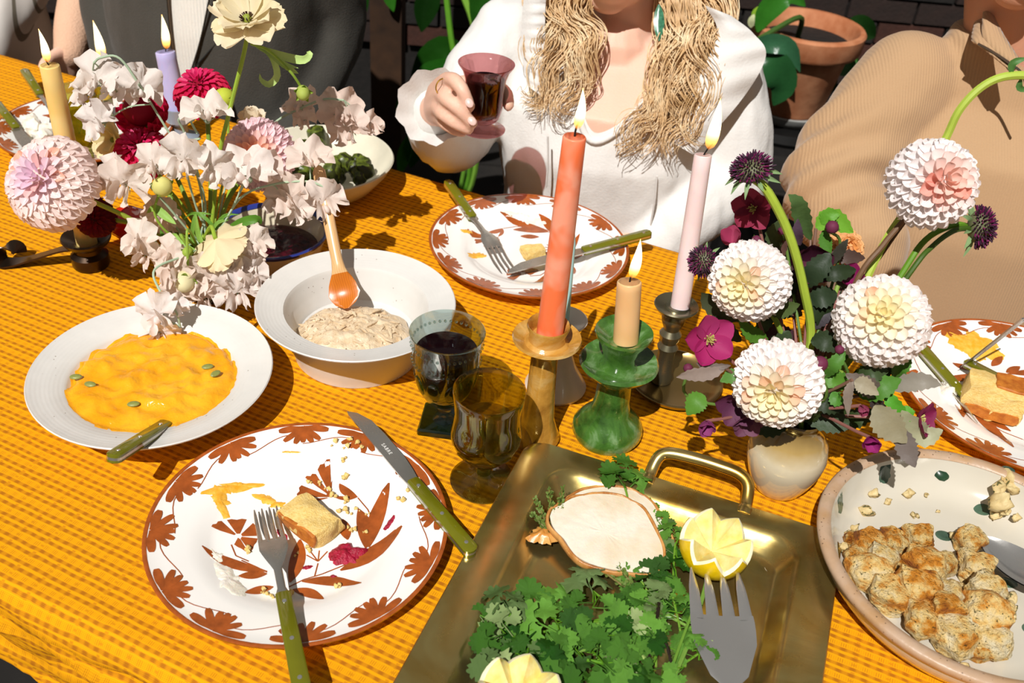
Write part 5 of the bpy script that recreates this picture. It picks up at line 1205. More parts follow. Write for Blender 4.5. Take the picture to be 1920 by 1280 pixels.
# sweet peas
def pea_mesh(seed):
    random.seed(seed); mb = MB(); n, m_ = 25, 8; rows = []; p1, p2 = rnd(0, 6), rnd(0, 6)
    for i in range(m_):
        s_ = i / (m_ - 1); row = []
        for k in range(n):
            f = -2.0 + 4.0 * k / (n - 1); rr = s_ * (1 + .10 * math.cos(2 * f) - .22 * math.exp(-(f * 5) ** 2)) * (1 + .05 * math.sin(9 * f + p2))
            back = .30 * s_ * s_ * (math.cos(f * .8) - .3) + (.20 * math.sin(5 * f + p1) + .13 * math.sin(11 * f + p2 + 3 * s_)) * s_ * s_ + .05 * math.sin(14 * f + 9 * s_ + p1) * s_ + .10 * abs(math.sin(f)) * s_
            row.append((rr * math.sin(f) * .95, .35 - back * .9 - .15 * (1 - s_), rr * math.cos(f) * .9 + .05))
        rows.append(row)
    mb.grid(rows)
    for sg in (-1, 1):
        rows = []
        for i in range(6):
            u = i / 5; row = []
            for k in range(6):
                v = -1 + 2 * k / 5; w_ = .42 * math.sin(math.pi * (.1 + .85 * u)) ** .7
                row.append((sg * (.10 + .38 * u * .6 + .16 * v * w_ + .10 * math.sin(4 * u + v * 3 + p1) * u), .30 + .62 * u * .8 + .08 * v * v, .06 - .30 * u + v * w_ * .8 + .07 * math.sin(5 * v + p2) * u))
            rows.append(row)
        mb.grid(rows)
    mb.ball((0, .42, -.12), (.10, .26, .16), 8, 6)
    mb.jitter(.07, 3.2, seed * 2.3).jitter(.03, 8, seed)
    return mb.mesh('blossom', 180)
PEA = [pea_mesh(s_) for s_ in range(5)]
def calyx_mesh():
    mb = MB().ball((0, -.06, .02), (.13, .2, .13), 8, 6)
    for k in range(5):
        a = 2 * math.pi * k / 5; d = V((math.cos(a) * .5, .75, math.sin(a) * .5)); q = V((math.cos(a), 0, math.sin(a))) * .11
        s_ = V((-math.sin(a), 0, math.cos(a))) * .05; mb.add([q + s_, q - s_, q + d * .45], [(0, 1, 2)])
    return mb.mesh('calyx', 60)
CALYX = calyx_mesh(); random.seed(12)
def sweet_pea(label, stem_px, y0, blooms, col=('#ece3dc', '#ecdfd4'), r=.0013):
    """stem_px: (px, py, y) along the stem; blooms: (px, py, y, radius px, facing dx, dy)"""
    pts = [lin0, LMO + V((rnd(-.012, .012), rnd(-.01, .012), 0))] + [aty(*q) for q in stem_px]; P = smooth_path(pts, 6)
    t = thing('sweet_pea', label, 'flower', lin0, group='sweet pea sprigs in the left bouquet')
    part('stem', MB().tube(P, [r] * len(P), 7), M_stem, t, color=lin('#a9bda0')[:3])
    for px, py, y, rp, dx, dy in blooms:
        c = aty(px, py, y); s_ = rp / ppm(c) * 1.24; f = cam_dir(dx, dy); up = (CU + CR * rnd(-.5, .5)).normalized()
        M = frame(c - f * s_ * .25, f, up, s_)
        b = put('blossom', random.choice(PEA), M_pet, t, M, color=lerp3(col[0], col[1], random.random()))
        put('calyx', CALYX, M_stem, b, Matrix.Scale(.95, 4), local=True, color=lin('#a8b8a0')[:3])
        root = min(P[len(P) // 3:], key=lambda q: (q - c).length); q = c - f * s_ * .4
        if (root - q).length > .004: part('flower_stalk', MB().tube(smooth_path([root, root.lerp(q, .5) + V((0, 0, .006)), q], 4), [.0009] * 9, 6), M_stem, t, color=lin('#a9bda0')[:3])
    return t
sweet_pea('sweet pea sprig arching over to the upper left in front of the far yellow candle', [(370, 330, 1.0), (318, 250, 1.0), (268, 170, 1.0), (225, 110, 1.0), (190, 108, 1.0), (176, 118, 1.0)], 1, [(180, 152, 1.0, 46, -.3, .25), (215, 168, 1.01, 40, .3, .35), (262, 168, 1.0, 42, .55, .2), (188, 232, .99, 40, -.2, .5), (160, 178, 1.01, 34, -.6, .3)])
sweet_pea('sweet pea with one white bloom in front of the highest crimson dahlia', [(385, 380, .99), (350, 260, .985), (335, 225, .98), (352, 222, .98), (370, 250, .98)], 1, [(388, 216, .98, 45, .25, -.35)])
sweet_pea('sweet pea bloom beside the right edge of the large pink dahlia', [(360, 440, .97), (300, 370, .96), (245, 312, .955)], 1, [(232, 350, .95, 48, -.1, .55), (215, 335, .965, 40, -.6, .3)], ('#ece2d8', '#e8d8cc'))
sweet_pea('sweet pea sprig hanging in the centre with three blooms', [(372, 400, .98), (345, 300, .97), (350, 268, .965), (375, 260, .96)], 1, [(288, 312, .965, 38, -.3, .3), (345, 302, .955, 46, -.15, .6), (392, 322, .955, 44, .45, .4), (330, 318, .97, 34, .2, .2)])
sweet_pea('sweet pea bloom covering the lower edge of the second pink dahlia', [(420, 420, .97), (445, 370, .965)], 1, [(458, 330, .96, 54, -.1, -.15), (492, 320, .975, 36, .4, .2)], ('#f0e8e2', '#ecdcd2'))
sweet_pea('sweet pea sprig reaching far right toward the oatmeal bowl', [(430, 330, 1.06), (510, 235, 1.09), (560, 205, 1.10), (608, 186, 1.10), (645, 188, 1.10)], 1, [(640, 214, 1.10, 42, .3, .3), (655, 248, 1.09, 42, -.2, .4), (692, 240, 1.10, 30, .6, .1), (563, 200, 1.11, 36, -.4, -.1), (572, 225, 1.10, 22, 0, .5)], ('#e8d6ca', '#e4ccbe'))
sweet_pea('sweet pea sprig crossing the wooden spoon with blooms on its tip', [(400, 450, .96), (450, 372, .97), (510, 346, .98), (575, 340, .985), (608, 350, .985)], 1, [(545, 372, .98, 44, -.3, .5), (608, 382, .98, 42, .35, .5), (566, 396, .975, 32, .1, .6), (582, 302, .99, 42, .2, -.2), (520, 382, .985, 30, -.5, .4)], ('#ecded4', '#ead6c8'))
sweet_pea('sweet pea bloom lowest at the left above the mustard cloth', [(330, 470, .94), (300, 462, .93)], 1, [(262, 452, .925, 38, -.4, .1), (272, 480, .92, 32, -.1, .6)], ('#ece0d6', '#e8d6c8'))
sweet_pea('sweet pea bloom shaded in the stems behind the round bud', [(340, 440, .98)], 1, [(300, 405, .975, 34, -.1, .2), (318, 435, .98, 30, .3, .5)], ('#e8d2c6', '#ead8ce'))
sweet_pea('sweet pea cluster low in front of the dark vase', [(370, 480, .92), (350, 500, .91)], 1, [(330, 512, .90, 42, -.4, .3), (372, 522, .905, 42, .2, .5), (412, 532, .91, 42, .3, .4), (340, 558, .89, 38, -.2, .6), (385, 560, .90, 36, .1, .7), (318, 478, .91, 32, -.5, .2)], ('#ecdcd0', '#e6d2c4'))
sweet_pea('sweet pea bloom drooping between the two stoneware bowls', [(420, 490, .925), (440, 512, .91)], 1, [(446, 550, .90, 44, .2, .65), (425, 512, .91, 36, -.3, .3), (468, 520, .915, 34, .4, .4), (440, 490, .92, 34, .2, .2)], ('#efe4de', '#eadcd2'))
sweet_pea('sweet pea bloom in front of the blue rimmed enamel bowl', [(410, 480, .945), (440, 470, .94)], 1, [(478, 462, .94, 34, .4, .2), (462, 490, .93, 34, .3, .5)], ('#eee2da', '#e8d8cc'))
sweet_pea('sweet pea hanging lowest over the rim of the orange squash bowl', [(345, 480, .91), (290, 505, .875), (300, 545, .86), (330, 585, .85), (338, 612, .85)], 1, [(298, 590, .845, 42, -.2, .45), (300, 625, .84, 34, 0, .7), (325, 580, .855, 28, .5, .1)], ('#f0e9e4', '#eee2dc'))
def leaf(parent, pts, wpx, col, serr=0.0, n=14, fold=.25, up=None, name='leaf', mat=None, prof=.9):
    """ribbon leaf through points in world space, width in pixels at its middle"""
    P = smooth_path(pts, max(2, n // (len(pts) - 1))); m_ = len(P); rows = []; wd = wpx / ppm(P[m_ // 2]) / 2
    for i, p in enumerate(P):
        s_ = i / (m_ - 1); T_ = (P[min(i + 1, m_ - 1)] - P[max(i - 1, 0)]).normalized(); view = (CO - p).normalized() if up is None else V(up)
        side = T_.cross(view).normalized(); nn = side.cross(T_); hw = wd * max(.02, math.sin(math.pi * (.02 + .97 * s_ ** prof)) ** .9)
        if serr: hw *= 1 + serr * ((i % 2) - .5) * 2
        rows.append([p + side * hw * q + nn * (abs(q) * hw * fold + .0012 * N(p.x * 80 + q, p.y * 80, p.z * 80)) for q in (-1, -.5, 0, .5, 1)])
    return part(name, MB().grid(rows), mat or M_lf, parent, sharp=180, color=lin(col)[:3] if isinstance(col, str) else col)
t = thing('anemone_leaf', 'curled light green leaf under the cream anemone', 'leaf', aty(465, 85, 1.0))
for q, wd in (([(470, 80), (500, 95), (540, 108), (570, 112), (582, 100), (575, 98)], 16), ([(480, 84), (508, 105), (520, 140), (505, 158), (490, 150), (487, 138)], 13), ([(490, 88), (520, 112), (545, 130), (560, 138)], 12), ([(485, 86), (530, 118), (560, 128)], 9)):
    leaf(t, [aty(a, b, 1.0 + .004 * i) for i, (a, b) in enumerate(q)], wd, '#b4cf7c', n=16)
t = thing('ranunculus_foliage', 'tangle of thin green ranunculus leaves at the mouth of the left bouquet', 'leaf', LMO)
for q, wd in (([(375, 470), (360, 450), (365, 410), (375, 400), (400, 402)], 8), ([(380, 470), (395, 440), (420, 405), (450, 402)], 8), ([(370, 470), (340, 455), (325, 440), (318, 465)], 9), ([(385, 470), (400, 430), (380, 405), (360, 400), (345, 410)], 7), ([(370, 480), (330, 470), (310, 450), (300, 430)], 16), ([(400, 470), (440, 425), (480, 410), (490, 420)], 18), ([(360, 480), (345, 460), (330, 480)], 10), ([(385, 460), (405, 420), (430, 412)], 7), ([(365, 480), (352, 500), (362, 520)], 8), ([(340, 470), (322, 455), (308, 475), (305, 490)], 8), ([(390, 480), (372, 440), (368, 400)], 10), ([(330, 420), (310, 405), (290, 390), (275, 400)], 16)):
    leaf(t, [aty(a, b, .955 + .004 * i) for i, (a, b) in enumerate(q)], wd, lerp3('#4f7f22', '#9cc25a', random.random()), n=14)
leaf(t, [aty(255, 332, .965), aty(270, 342, .96), aty(280, 352, .957)], 30, '#b4cf6c')
# right bouquet: hellebores, scabiosa, foliage
def hellebore(label, px, py, y, rpx, off, op, cols, n=5, stam=True, stem_pts=None, away=False, spread=6.283, grp='hellebore blooms in the right bouquet'):
    c = aty(px, py, y); R = rpx / ppm(c); ax = cam_dir(off[0], off[1], away); sp_ = stem_pts or [vin(), vm(rnd(-.012, .012), rnd(-.01, .01))]
    t = thing('hellebore', label, 'flower', sp_[0], group=grp); stem(t, sp_ + [c - ax * R * .3], .0016, '#8a5a52')
    e1 = ax.orthogonal().normalized(); e2 = ax.cross(e1); random.seed(px * 7 + py)
    for k in range(n):
        ph = spread * k / n + .4; rad = e1 * math.cos(ph) + e2 * math.sin(ph); o_ = math.radians(op + rnd(-8, 8)); d = ax * math.cos(o_) + rad * math.sin(o_); nrm = ax * math.sin(o_) - rad * math.cos(o_)
        put('petal', random.choice(P_OVATE), M_pet, t, frame(c - ax * R * .25, d, nrm, (R * .95, R * 1.08, R * .9)), color=lerp3(cols[0], cols[1], random.random()))
    if stam:
        mb = MB()
        for k in range(26):
            a = rnd(0, 6.28); d = (ax + (e1 * math.cos(a) + e2 * math.sin(a)) * rnd(.1, .8)).normalized(); mb.tube([c - ax * R * .2, c - ax * R * .2 + d * R * .38], [R * .012, R * .02], 4)
        o = part('stamens', mb, M_pet, t, color=lin('#d8cf7c')[:3]); o['kind'] = 'stuff'
    return t
MG = ('#a81e62', '#b8447c'); DP = ('#4e2036', '#6a3448')
hellebore('wide open magenta hellebore facing the viewer at the bouquet\'s left', 1330, 636, .715, 52, (.22, .1), 66, MG)
hellebore('dusky pink hellebore opening to the left below the scabiosa', 1412, 390, .835, 46, (-.45, .25), 58, ('#8c2a44', '#a03c58'), n=5)
hellebore('half closed rose hellebore behind the left white dahlia', 1372, 452, .81, 34, (-.3, -.5), 30, ('#a83c60', '#b85070'), stam=False)
hellebore('large dark purple hellebore in the middle of the right bouquet', 1524, 492, .80, 50, (-.2, .25), 48, DP, stam=False)
hellebore('magenta hellebore cup right of the dark purple one', 1588, 522, .79, 36, (.15, -.25), 36, ('#9c1c64', '#7c2450'), stam=False)
hellebore('nodding mauve hellebore at the lower left beside the vase', 1325, 795, .685, 30, (-.1, .6), 24, ('#8c3c70', '#a04c84'), stam=False)
hellebore('dark mauve hellebore touching the lowest white dahlia', 1385, 760, .705, 46, (-.2, .45), 55, ('#5c2c48', '#70405c'), stam=False)
hellebore('magenta hellebore cup hanging over the platter rim', 1632, 825, .665, 30, (-.1, .55), 30, ('#8e2468', '#a8347c'), stam=False)
hellebore('magenta hellebore seen from the side with pale stamens at the right', 1728, 785, .70, 40, (.75, .1), 55, ('#7c1c48', '#94305c'))
hellebore('small mauve hellebore bud hanging below the right foliage', 1616, 764, .685, 22, (.1, .6), 16, ('#8c3450', '#a04c68'), stam=False)
for lab, px, py, y, r_ in (('round plum hellebore bud beside the lowest white dahlia', 1537, 682, .70, 15), ('round mauve bud on the green bract near the upper right', 1560, 426, .81, 12.5), ('small plum bud left of the tall curved stem', 1467, 432, .82, 9), ('small mauve bud under the rose hellebore', 1418, 450, .815, 9), ('tiny plum bud left of the wide open magenta hellebore', 1290, 690, .71, 9), ('small plum bud right of the round plum one', 1574, 655, .72, 9)):
    bud(lab, px, py, y, r_, r_ * 1.1, '#7a3450', [vin(), vm(rnd(-.01, .01), rnd(-.01, .01)), aty(px + 12, py + 60, y + .005)], (.1, -.2), '#5c7a34', 'hellebore_bud')
def scabiosa(label, px, py, y, rpx, off, stem_pts, r=.003, away=False, col='#9db23c'):
    c = aty(px, py, y); R = rpx / ppm(c); ax = cam_dir(off[0], off[1], away); t = thing('scabiosa', label, 'flower', stem_pts[0], group='dark scabiosa flowers in the right bouquet')
    stem(t, stem_pts + [c - ax * R * .45], r, col); e1 = ax.orthogonal().normalized(); e2 = ax.cross(e1); random.seed(px)
    part('flower_core', MB().ball((0, 0, 0), (R * .8, R * .55, R * .8), 14, 9), M_lf, t, M=frame(c, ax, (0, 0, 1)), color=lin('#6a6a4c')[:3])
    mb = MB(); mb2 = MB()
    for i in range(230):
        s_ = (i + .5) / 230; th = math.radians(100) * s_ ** .6; ph = i * 2.39996; rad = e1 * math.cos(ph) + e2 * math.sin(ph); d = ax * math.cos(th) * .75 + rad * math.sin(th)
        b = c + d * R * .72; q = c + d * R * rnd(.92, 1.12) + V((rnd(-1, 1), rnd(-1, 1), rnd(-1, 1))) * R * .05
        (mb2 if random.random() < .3 else mb).tube([b, b.lerp(q, .6), q], [R * .03, R * .045, R * .03], 4)
    o = part('florets', mb, M_pet, t, color=lin('#4a2c40')[:3]); o['kind'] = 'stuff'
    o = part('florets', mb2, M_pet, t, color=lin('#8a2a64')[:3]); o['kind'] = 'stuff'
    for k in range(9):
        a = 2 * math.pi * k / 9; rad = e1 * math.cos(a) + e2 * math.sin(a); b = c - ax * R * .3 + rad * R * .35
        leaf(t, [b, b + rad * R * .5 - ax * R * .06, b + rad * R * rnd(.8, 1.1) - ax * R * rnd(.1, .5)], rpx * .22, '#7f9a68', n=8, name='bract')
    return t
scabiosa('dark scabiosa on a thick pale stem above the left white dahlia', 1410, 318, .80, 40, (-.3, -.72), [vin(), vm(-.004, .004), aty(1520, 640, .765), aty(1507, 540, .775), aty(1480, 440, .785), aty(1440, 360, .795)], .0042)
scabiosa('small dark scabiosa seen from behind right of the pink candle', 1318, 490, .80, 29, (-.55, .1), [vin(), vm(-.01, .008), aty(1400, 600, .80), aty(1345, 490, .80)], .002)
scabiosa('dark scabiosa turned sideways at the far right of the bouquet', 1836, 425, .84, 40, (.86, .05), [vin(), vm(.012, .004), aty(1680, 530, .79), aty(1735, 450, .81), aty(1790, 422, .83)], .0030, col='#5f8a24')
t = thing('green_shoot', 'second green stem arching beside the right scabiosa', 'stem', vin()); stem(t, [vin(.002), vm(.013, .002), aty(1700, 520, .78), aty(1748, 462, .80), aty(1790, 432, .82), aty(1822, 428, .835)], .0026, '#3f5a1c')
t = thing('green_shoot', 'tall pale green stem curving out of the picture at the upper right', 'stem', vin()); stem(t, [vin(.001), vm(.011, .01), aty(1640, 490, .80), aty(1700, 390, .83), aty(1768, 270, .85), aty(1800, 205, .855), aty(1845, 160, .86), aty(1895, 142, .86), aty(1950, 150, .86), aty(1990, 200, .86)], .0038, '#a8bc48')
for q, wd in (([(1896, 140), (1900, 118), (1930, 108)], 14), ([(1915, 146), (1912, 165), (1935, 170)], 12)): leaf(t, [aty(a, b, .86) for a, b in q], wd, '#4f7a3c', n=8)
t = thing('green_shoot', 'dark brown stem behind the highest white dahlia', 'stem', vin()); stem(t, [vin(-.002), vm(.006, .014), aty(1610, 545, .80), aty(1660, 465, .815), aty(1710, 395, .82), aty(1730, 370, .825)], .0026, '#4a3324')
def foliage(label, items, col_group='hellebore foliage in the right bouquet'):
    b = aty(*items[0][0][0]); t = thing('hellebore_foliage', label, 'leaf', vin(), group=col_group)
    stem(t, [vin(), vm(rnd(-.012, .012), rnd(-.008, .008)), b], .0016, '#7a5a4a')
    for pts, wd, col in items: leaf(t, [aty(*q) for q in pts], wd, col, .10, 16)
GP, GR, DG, OL = '#8a7a70', '#55832c', '#35452a', '#7c7a5c'
foliage('grey purple leaves with a green one at the bouquet\'s lower left', [([(1360, 690, .70), (1330, 700, .695), (1295, 703, .69), (1268, 707, .685)], 26, GP), ([(1370, 685, .70), (1330, 690, .70), (1305, 680, .70)], 18, '#6a5c54'), ([(1320, 740, .69), (1305, 755, .683), (1288, 778, .68)], 40, GR), ([(1385, 700, .70), (1372, 705, .70), (1350, 715, .695)], 30, '#4f7a30')])
foliage('dark leaves between the pink candle and the left white dahlia', [([(1400, 600, .80), (1360, 580, .79), (1330, 565, .785), (1315, 548, .78)], 46, '#4a5038'), ([(1390, 640, .79), (1350, 610, .78), (1320, 595, .775)], 34, '#3a4430'), ([(1440, 640, .77), (1410, 625, .76), (1385, 600, .755)], 30, GR)])
foliage('upright green and plum leaves at the top of the right bouquet', [([(1520, 450, .83), (1505, 410, .825), (1495, 380, .82), (1478, 364, .82)], 34, '#4f6a3a'), ([(1500, 460, .825), (1495, 435, .82), (1496, 410, .82)], 20, '#5a4656'), ([(1460, 470, .83), (1450, 440, .825), (1462, 412, .82)], 30, '#4a5a38'), ([(1470, 480, .83), (1465, 445, .83), (1478, 400, .83)], 24, '#6a4c44')])
foliage('bright green bracts around the round mauve bud', [([(1530, 428, .82), (1560, 412, .82), (1600, 436, .815)], 44, '#6aa02c'), ([(1540, 420, .82), (1555, 405, .82), (1575, 402, .82)], 30, '#5c9428'), ([(1545, 430, .82), (1548, 455, .815), (1558, 475, .81)], 24, '#4a7a28'), ([(1555, 500, .81), (1575, 470, .81), (1590, 448, .81)], 20, '#3c3a30')])
foliage('green toothed leaf tucked under the right middle dahlia', [([(1555, 700, .72), (1565, 712, .715), (1590, 705, .71)], 34, GR), ([(1560, 735, .71), (1570, 748, .705), (1584, 748, .70)], 30, '#4a7c2c'), ([(1440, 585, .77), (1470, 580, .765), (1500, 570, .76)], 32, '#4c5c30'), ([(1610, 545, .80), (1590, 530, .79), (1560, 520, .785)], 30, '#55584a')])
foliage('grey brown leaves hanging at the right of the vase', [([(1598, 712, .70), (1590, 740, .695), (1590, 780, .69)], 18, '#85786c'), ([(1602, 714, .70), (1620, 722, .695), (1648, 740, .69)], 32, '#9a9078'), ([(1640, 760, .69), (1665, 795, .68), (1700, 830, .67)], 58, '#8c8468'), ([(1690, 800, .68), (1700, 840, .67), (1716, 876, .66)], 40, '#6e645e')])
foliage('long grey and green leaves pointing right over the painted plate', [([(1660, 730, .72), (1700, 718, .715), (1735, 715, .71), (1765, 722, .71)], 36, '#8a8478'), ([(1655, 725, .71), (1670, 750, .70), (1690, 775, .695), (1712, 808, .69)], 26, '#4f9428'), ([(1690, 770, .69), (1730, 815, .69), (1768, 806, .69)], 44, '#a0a080'), ([(1700, 760, .70), (1700, 775, .695), (1708, 790, .69)], 30, '#5a9a30')])
foliage('dark leaves filling the shade above the vase', [([(1480, 790, .72), (1440, 800, .715), (1400, 790, .71)], 40, DG), ([(1500, 780, .72), (1560, 790, .715), (1600, 800, .71)], 44, DG), ([(1520, 640, .75), (1550, 640, .745), (1580, 660, .74)], 40, '#2c3a22'), ([(1480, 620, .77), (1460, 650, .765), (1430, 660, .76)], 44, '#2f3f24'), ([(1560, 560, .79), (1540, 590, .78), (1520, 620, .775)], 40, '#3a3438'), ([(1600, 700, .74), (1640, 700, .735), (1680, 690, .73)], 40, '#2a3620')])

random.seed(77)
for lab, cx_, cy_, rx_, ry_, y0, nn, cols_ in (('dark green leaves packed behind the white dahlias', 1530, 610, 100, 110, .80, 16, ('#26331c', '#34452a', '#2c3a26')), ('plum tinted leaves in the heart of the right bouquet', 1500, 560, 90, 90, .81, 10, ('#4a3038', '#3e2c36', '#54423c')), ('dark leaves around the vase neck under the dahlias', 1530, 760, 130, 36, .715, 12, ('#28341e', '#3c3230', '#33421f')), ('mixed leaves right of the middle dahlias', 1620, 720, 70, 40, .72, 8, ('#4c7a2c', '#3a4a2a', '#6a5e56'))):
    items = []
    for _ in range(nn):
        a, b = cx_ + rnd(-1, 1) * rx_, cy_ + rnd(-1, 1) * ry_; q = rnd(0, 6.28); ln = rnd(26, 44); y_ = y0 + rnd(-.015, .02)
        items.append(([(a - ln * math.cos(q), b - ln * math.sin(q), y_), (a, b, y_ - .006), (a + ln * math.cos(q), b + ln * math.sin(q), y_)], rnd(26, 44), random.choice(cols_)))
    foliage(lab, items)
hellebore('drooping dusk purple hellebore left of the vase neck', 1412, 735, .72, 44, (-.3, .5), 50, ('#54303e', '#6e4456'), stam=False)
hellebore('dusky hellebore petals under the lowest white dahlia\'s left side', 1400, 790, .70, 36, (-.1, .7), 48, ('#6a3c54', '#7c4c62'), stam=False)
hellebore('dark plum hellebore behind the tall curved stem', 1490, 540, .82, 44, (.1, .0), 55, ('#3e1a2c', '#50283a'), stam=False)
hellebore('magenta hellebore half hidden right of the middle dahlia stem', 1560, 575, .80, 30, (.2, -.2), 40, ('#7a1c50', '#8c2c60'), stam=False)
# ---------------------------------------------------------------- people
def fuse(name, mb, mat, parent, voxel, smooth=4, fold=None, cut=None, top=False):
    """join the volumes of mb into one continuous skin"""
    me = bpy.data.meshes.new(name); me.from_pydata(mb.v, [], mb.f)
    bm = bmesh.new(); bm.from_mesh(me); bmesh.ops.recalc_face_normals(bm, faces=bm.faces); bm.to_mesh(me); bm.free()
    o = bpy.data.objects.new(name, me); C.objects.link(o)
    r = o.modifiers.new('remesh', 'REMESH'); r.mode = 'VOXEL'; r.voxel_size = voxel; r.use_smooth_shade = True
    s_ = o.modifiers.new('smooth', 'SMOOTH'); s_.factor = .5; s_.iterations = smooth
    dg = bpy.context.evaluated_depsgraph_get(); m2 = bpy.data.meshes.new_from_object(o.evaluated_get(dg))
    bpy.data.objects.remove(o); bpy.data.meshes.remove(me); m2.name = name
    if fold or cut:
        n = len(m2.vertices); co = np.zeros(n * 3); m2.vertices.foreach_get('co', co); co = co.reshape(-1, 3)
        if fold:
            nn = np.zeros(n * 3); m2.vertices.foreach_get('normal', nn); nn = nn.reshape(-1, 3)
            d = np.array([fold(V(p)) for p in co]); co = co + nn * d[:, None]; m2.vertices.foreach_set('co', co.ravel())
        if cut:
            bm = bmesh.new(); bm.from_mesh(m2)
            bmesh.ops.delete(bm, geom=[f for f in bm.faces if cut(f.calc_center_median(), f.normal)], context='FACES')
            for _ in range(14):
                new = {}
                for v in bm.verts:
                    nb_ = [e.other_vert(v).co for e in v.link_edges if e.is_boundary]
                    if len(nb_) == 2: new[v] = v.co * .5 + (nb_[0] + nb_[1]) * .25
                for v, c_ in new.items(): v.co = c_
            bm.to_mesh(m2); bm.free()
    m2.polygons.foreach_set('use_smooth', [True] * len(m2.polygons)); m2.materials.clear()
    inv = WM[parent.name].inverted(); m2.transform(inv)
    return put(name, m2, mat, parent, Matrix(), local=True)
def loft(mb, secs, n=28):
    rows = []
    for c, X, Y in secs:
        c, X, Y = V(c), V(X), V(Y); row = []
        for k in range(n):
            a = 2 * math.pi * k / n; ca, sa = math.cos(a), math.sin(a); ex = .82
            row.append(c + X * math.copysign(abs(ca) ** ex, ca) + Y * math.copysign(abs(sa) ** ex, sa))
        rows.append(row)
    k0 = len(mb.v); mb.grid(rows, closed_v=True); mb.f += [tuple(k0 + i for i in range(n)), tuple(k0 + (len(secs) - 1) * n + i for i in reversed(range(n)))]
    return mb
def limb(mb, pts, rad, n=14, k=4):
    P = smooth_path(pts, k); R_ = [float(np.interp(i / k, range(len(rad)), rad)) for i in range(len(P))]
    mb.tube(P, R_, n); mb.ball(P[0], R_[0], n, 8); mb.ball(P[-1], R_[-1], n, 8); return mb
def pxc(p):
    d = V(p) - CO; z = d.dot(CF); return 960 + CAM_F * d.dot(CR) / z, 640 - CAM_F * d.dot(CU) / z
def in_poly(p, poly):
    x, y = p; c = False
    for i in range(len(poly)):
        (x1, y1), (x2, y2) = poly[i], poly[i - 1]
        if (y1 > y) != (y2 > y) and x < (x2 - x1) * (y - y1) / (y2 - y1) + x1: c = not c
    return c
def head(mb, chin, f, up, s=1.0):
    f = V(f).normalized(); up = V(up); up = (up - f * up.dot(f)).normalized(); x = f.cross(up)
    Hc = V(chin) - f * .075 * s + up * .105 * s
    M = Matrix(((x.x, f.x, up.x, Hc.x), (x.y, f.y, up.y, Hc.y), (x.z, f.z, up.z, Hc.z), (0, 0, 0, 1))) @ Matrix.Scale(s, 4)
    T = lambda c, r: mb.ball((0, 0, 0), 1, 20, 14, M @ Matrix.Translation(c) @ Matrix.Diagonal((*r, 1)))
    T((0, -.012, .032), (.075, .094, .088)); T((0, .022, -.03), (.060, .068, .076)); T((0, .052, -.083), (.030, .026, .022)); T((0, .060, -.055), (.036, .030, .030))
    for a in (-1, 1):
        T((a * .03, .05, -.02), (.030, .034, .03)); T((a * .076, -.012, -.004), (.009, .019, .031)); T((a * .030, .068, .040), (.024, .014, .008))
    mb.tube([M @ V((0, .082, .030)), M @ V((0, .094, .005)), M @ V((0, .106, -.018)), M @ V((0, .094, -.024))], [.007, .009, .0125, .010], 10)
    for a in (-1, 1): T((a * .010, .090, -.020), (.008, .009, .007))
    return M
def face_bits(t, M, lip, iris):
    T = lambda c, r, rot=None: MB().ball((0, 0, 0), 1, 16, 10, M @ Matrix.Translation(c) @ Matrix.Diagonal((*r, 1)))
    for a in (-1, 1):
        e = part('eye', T((a * .030, .074, .020), (.0125, .010, .009)), M_eye, t); part('iris', T((a * .030, .0815, .020), (.0055, .004, .0055)), iris, e)
    part('upper_lip', T((0, .088, -.046), (.023, .010, .0055)), lip, t); part('lower_lip', T((0, .0865, -.056), (.020, .0105, .0065)), lip, t)
def relaxed_hand(mb, wr, d, side, s=1.0):
    d = V(d).normalized(); side = V(side); side = (side - d * side.dot(d)).normalized(); nrm = d.cross(side)
    P = lambda a, b, c: V(wr) + (d * a + side * b + nrm * c) * s
    for b in (-.028, -.010, .010, .027): mb.tube([P(0, b * .5, 0), P(.045, b * .9, .003), P(.088, b, 0)], [.014 * s, .0125 * s, .0105 * s], 10)
    for b, l in ((-.029, .062), (-.010, .076), (.010, .082), (.028, .074)): limb(mb, [P(.085, b, 0), P(.085 + l * .45, b * 1.05, -.006), P(.085 + l * .78, b * 1.05, -.020), P(.085 + l * .95, b * 1.05, -.034)], [.0102 * s, .0092 * s, .0085 * s, .0072 * s], 10, 3)
    limb(mb, [P(.015, .026, 0), P(.048, .050, -.006), P(.075, .058, -.016), P(.098, .056, -.026)], [.014 * s, .0118 * s, .0102 * s, .008 * s], 10, 3)
def m_skin(name, c1, c2):
    n = NT(name); f = n.noise(9, 3); f2 = n.noise(320, 3)
    return n.done(n.bsdf(n.mix(f, c1, c2), .5, sss=.2, sss_r=.008, normal=n.bump(f2, .0003)))
def m_fabric(name, c1, c2, scale=300, bump=.0008, rough=.85, rib=None, sheen=.0):
    n = NT(name); f = n.noise(scale, 3); f0 = n.noise(7, 3); h = f; c = n.mix(n.math('MULTIPLY_ADD', f, .6, n.math('MULTIPLY', f0, .4)), c1, c2)
    if rib:
        sp_ = n.t.nodes.new('ShaderNodeSeparateXYZ'); n.set(sp_.inputs[0], n.coord())
        w_ = n.math('SINE', n.math('MULTIPLY_ADD', f0, 1.5, n.math('MULTIPLY', sp_.outputs[0], rib))); h = n.math('ADD', n.math('MULTIPLY', f, .5), n.math('MULTIPLY', w_, .5))
    return n.done(n.bsdf(c, rough, spec=.2, normal=n.bump(h, bump), sheen=sheen))
M_skinw = m_skin('fair_skin', '#e3b299', '#eabfa8'); M_skinm = m_skin('warm_skin', '#c98f72', '#d39c7e')
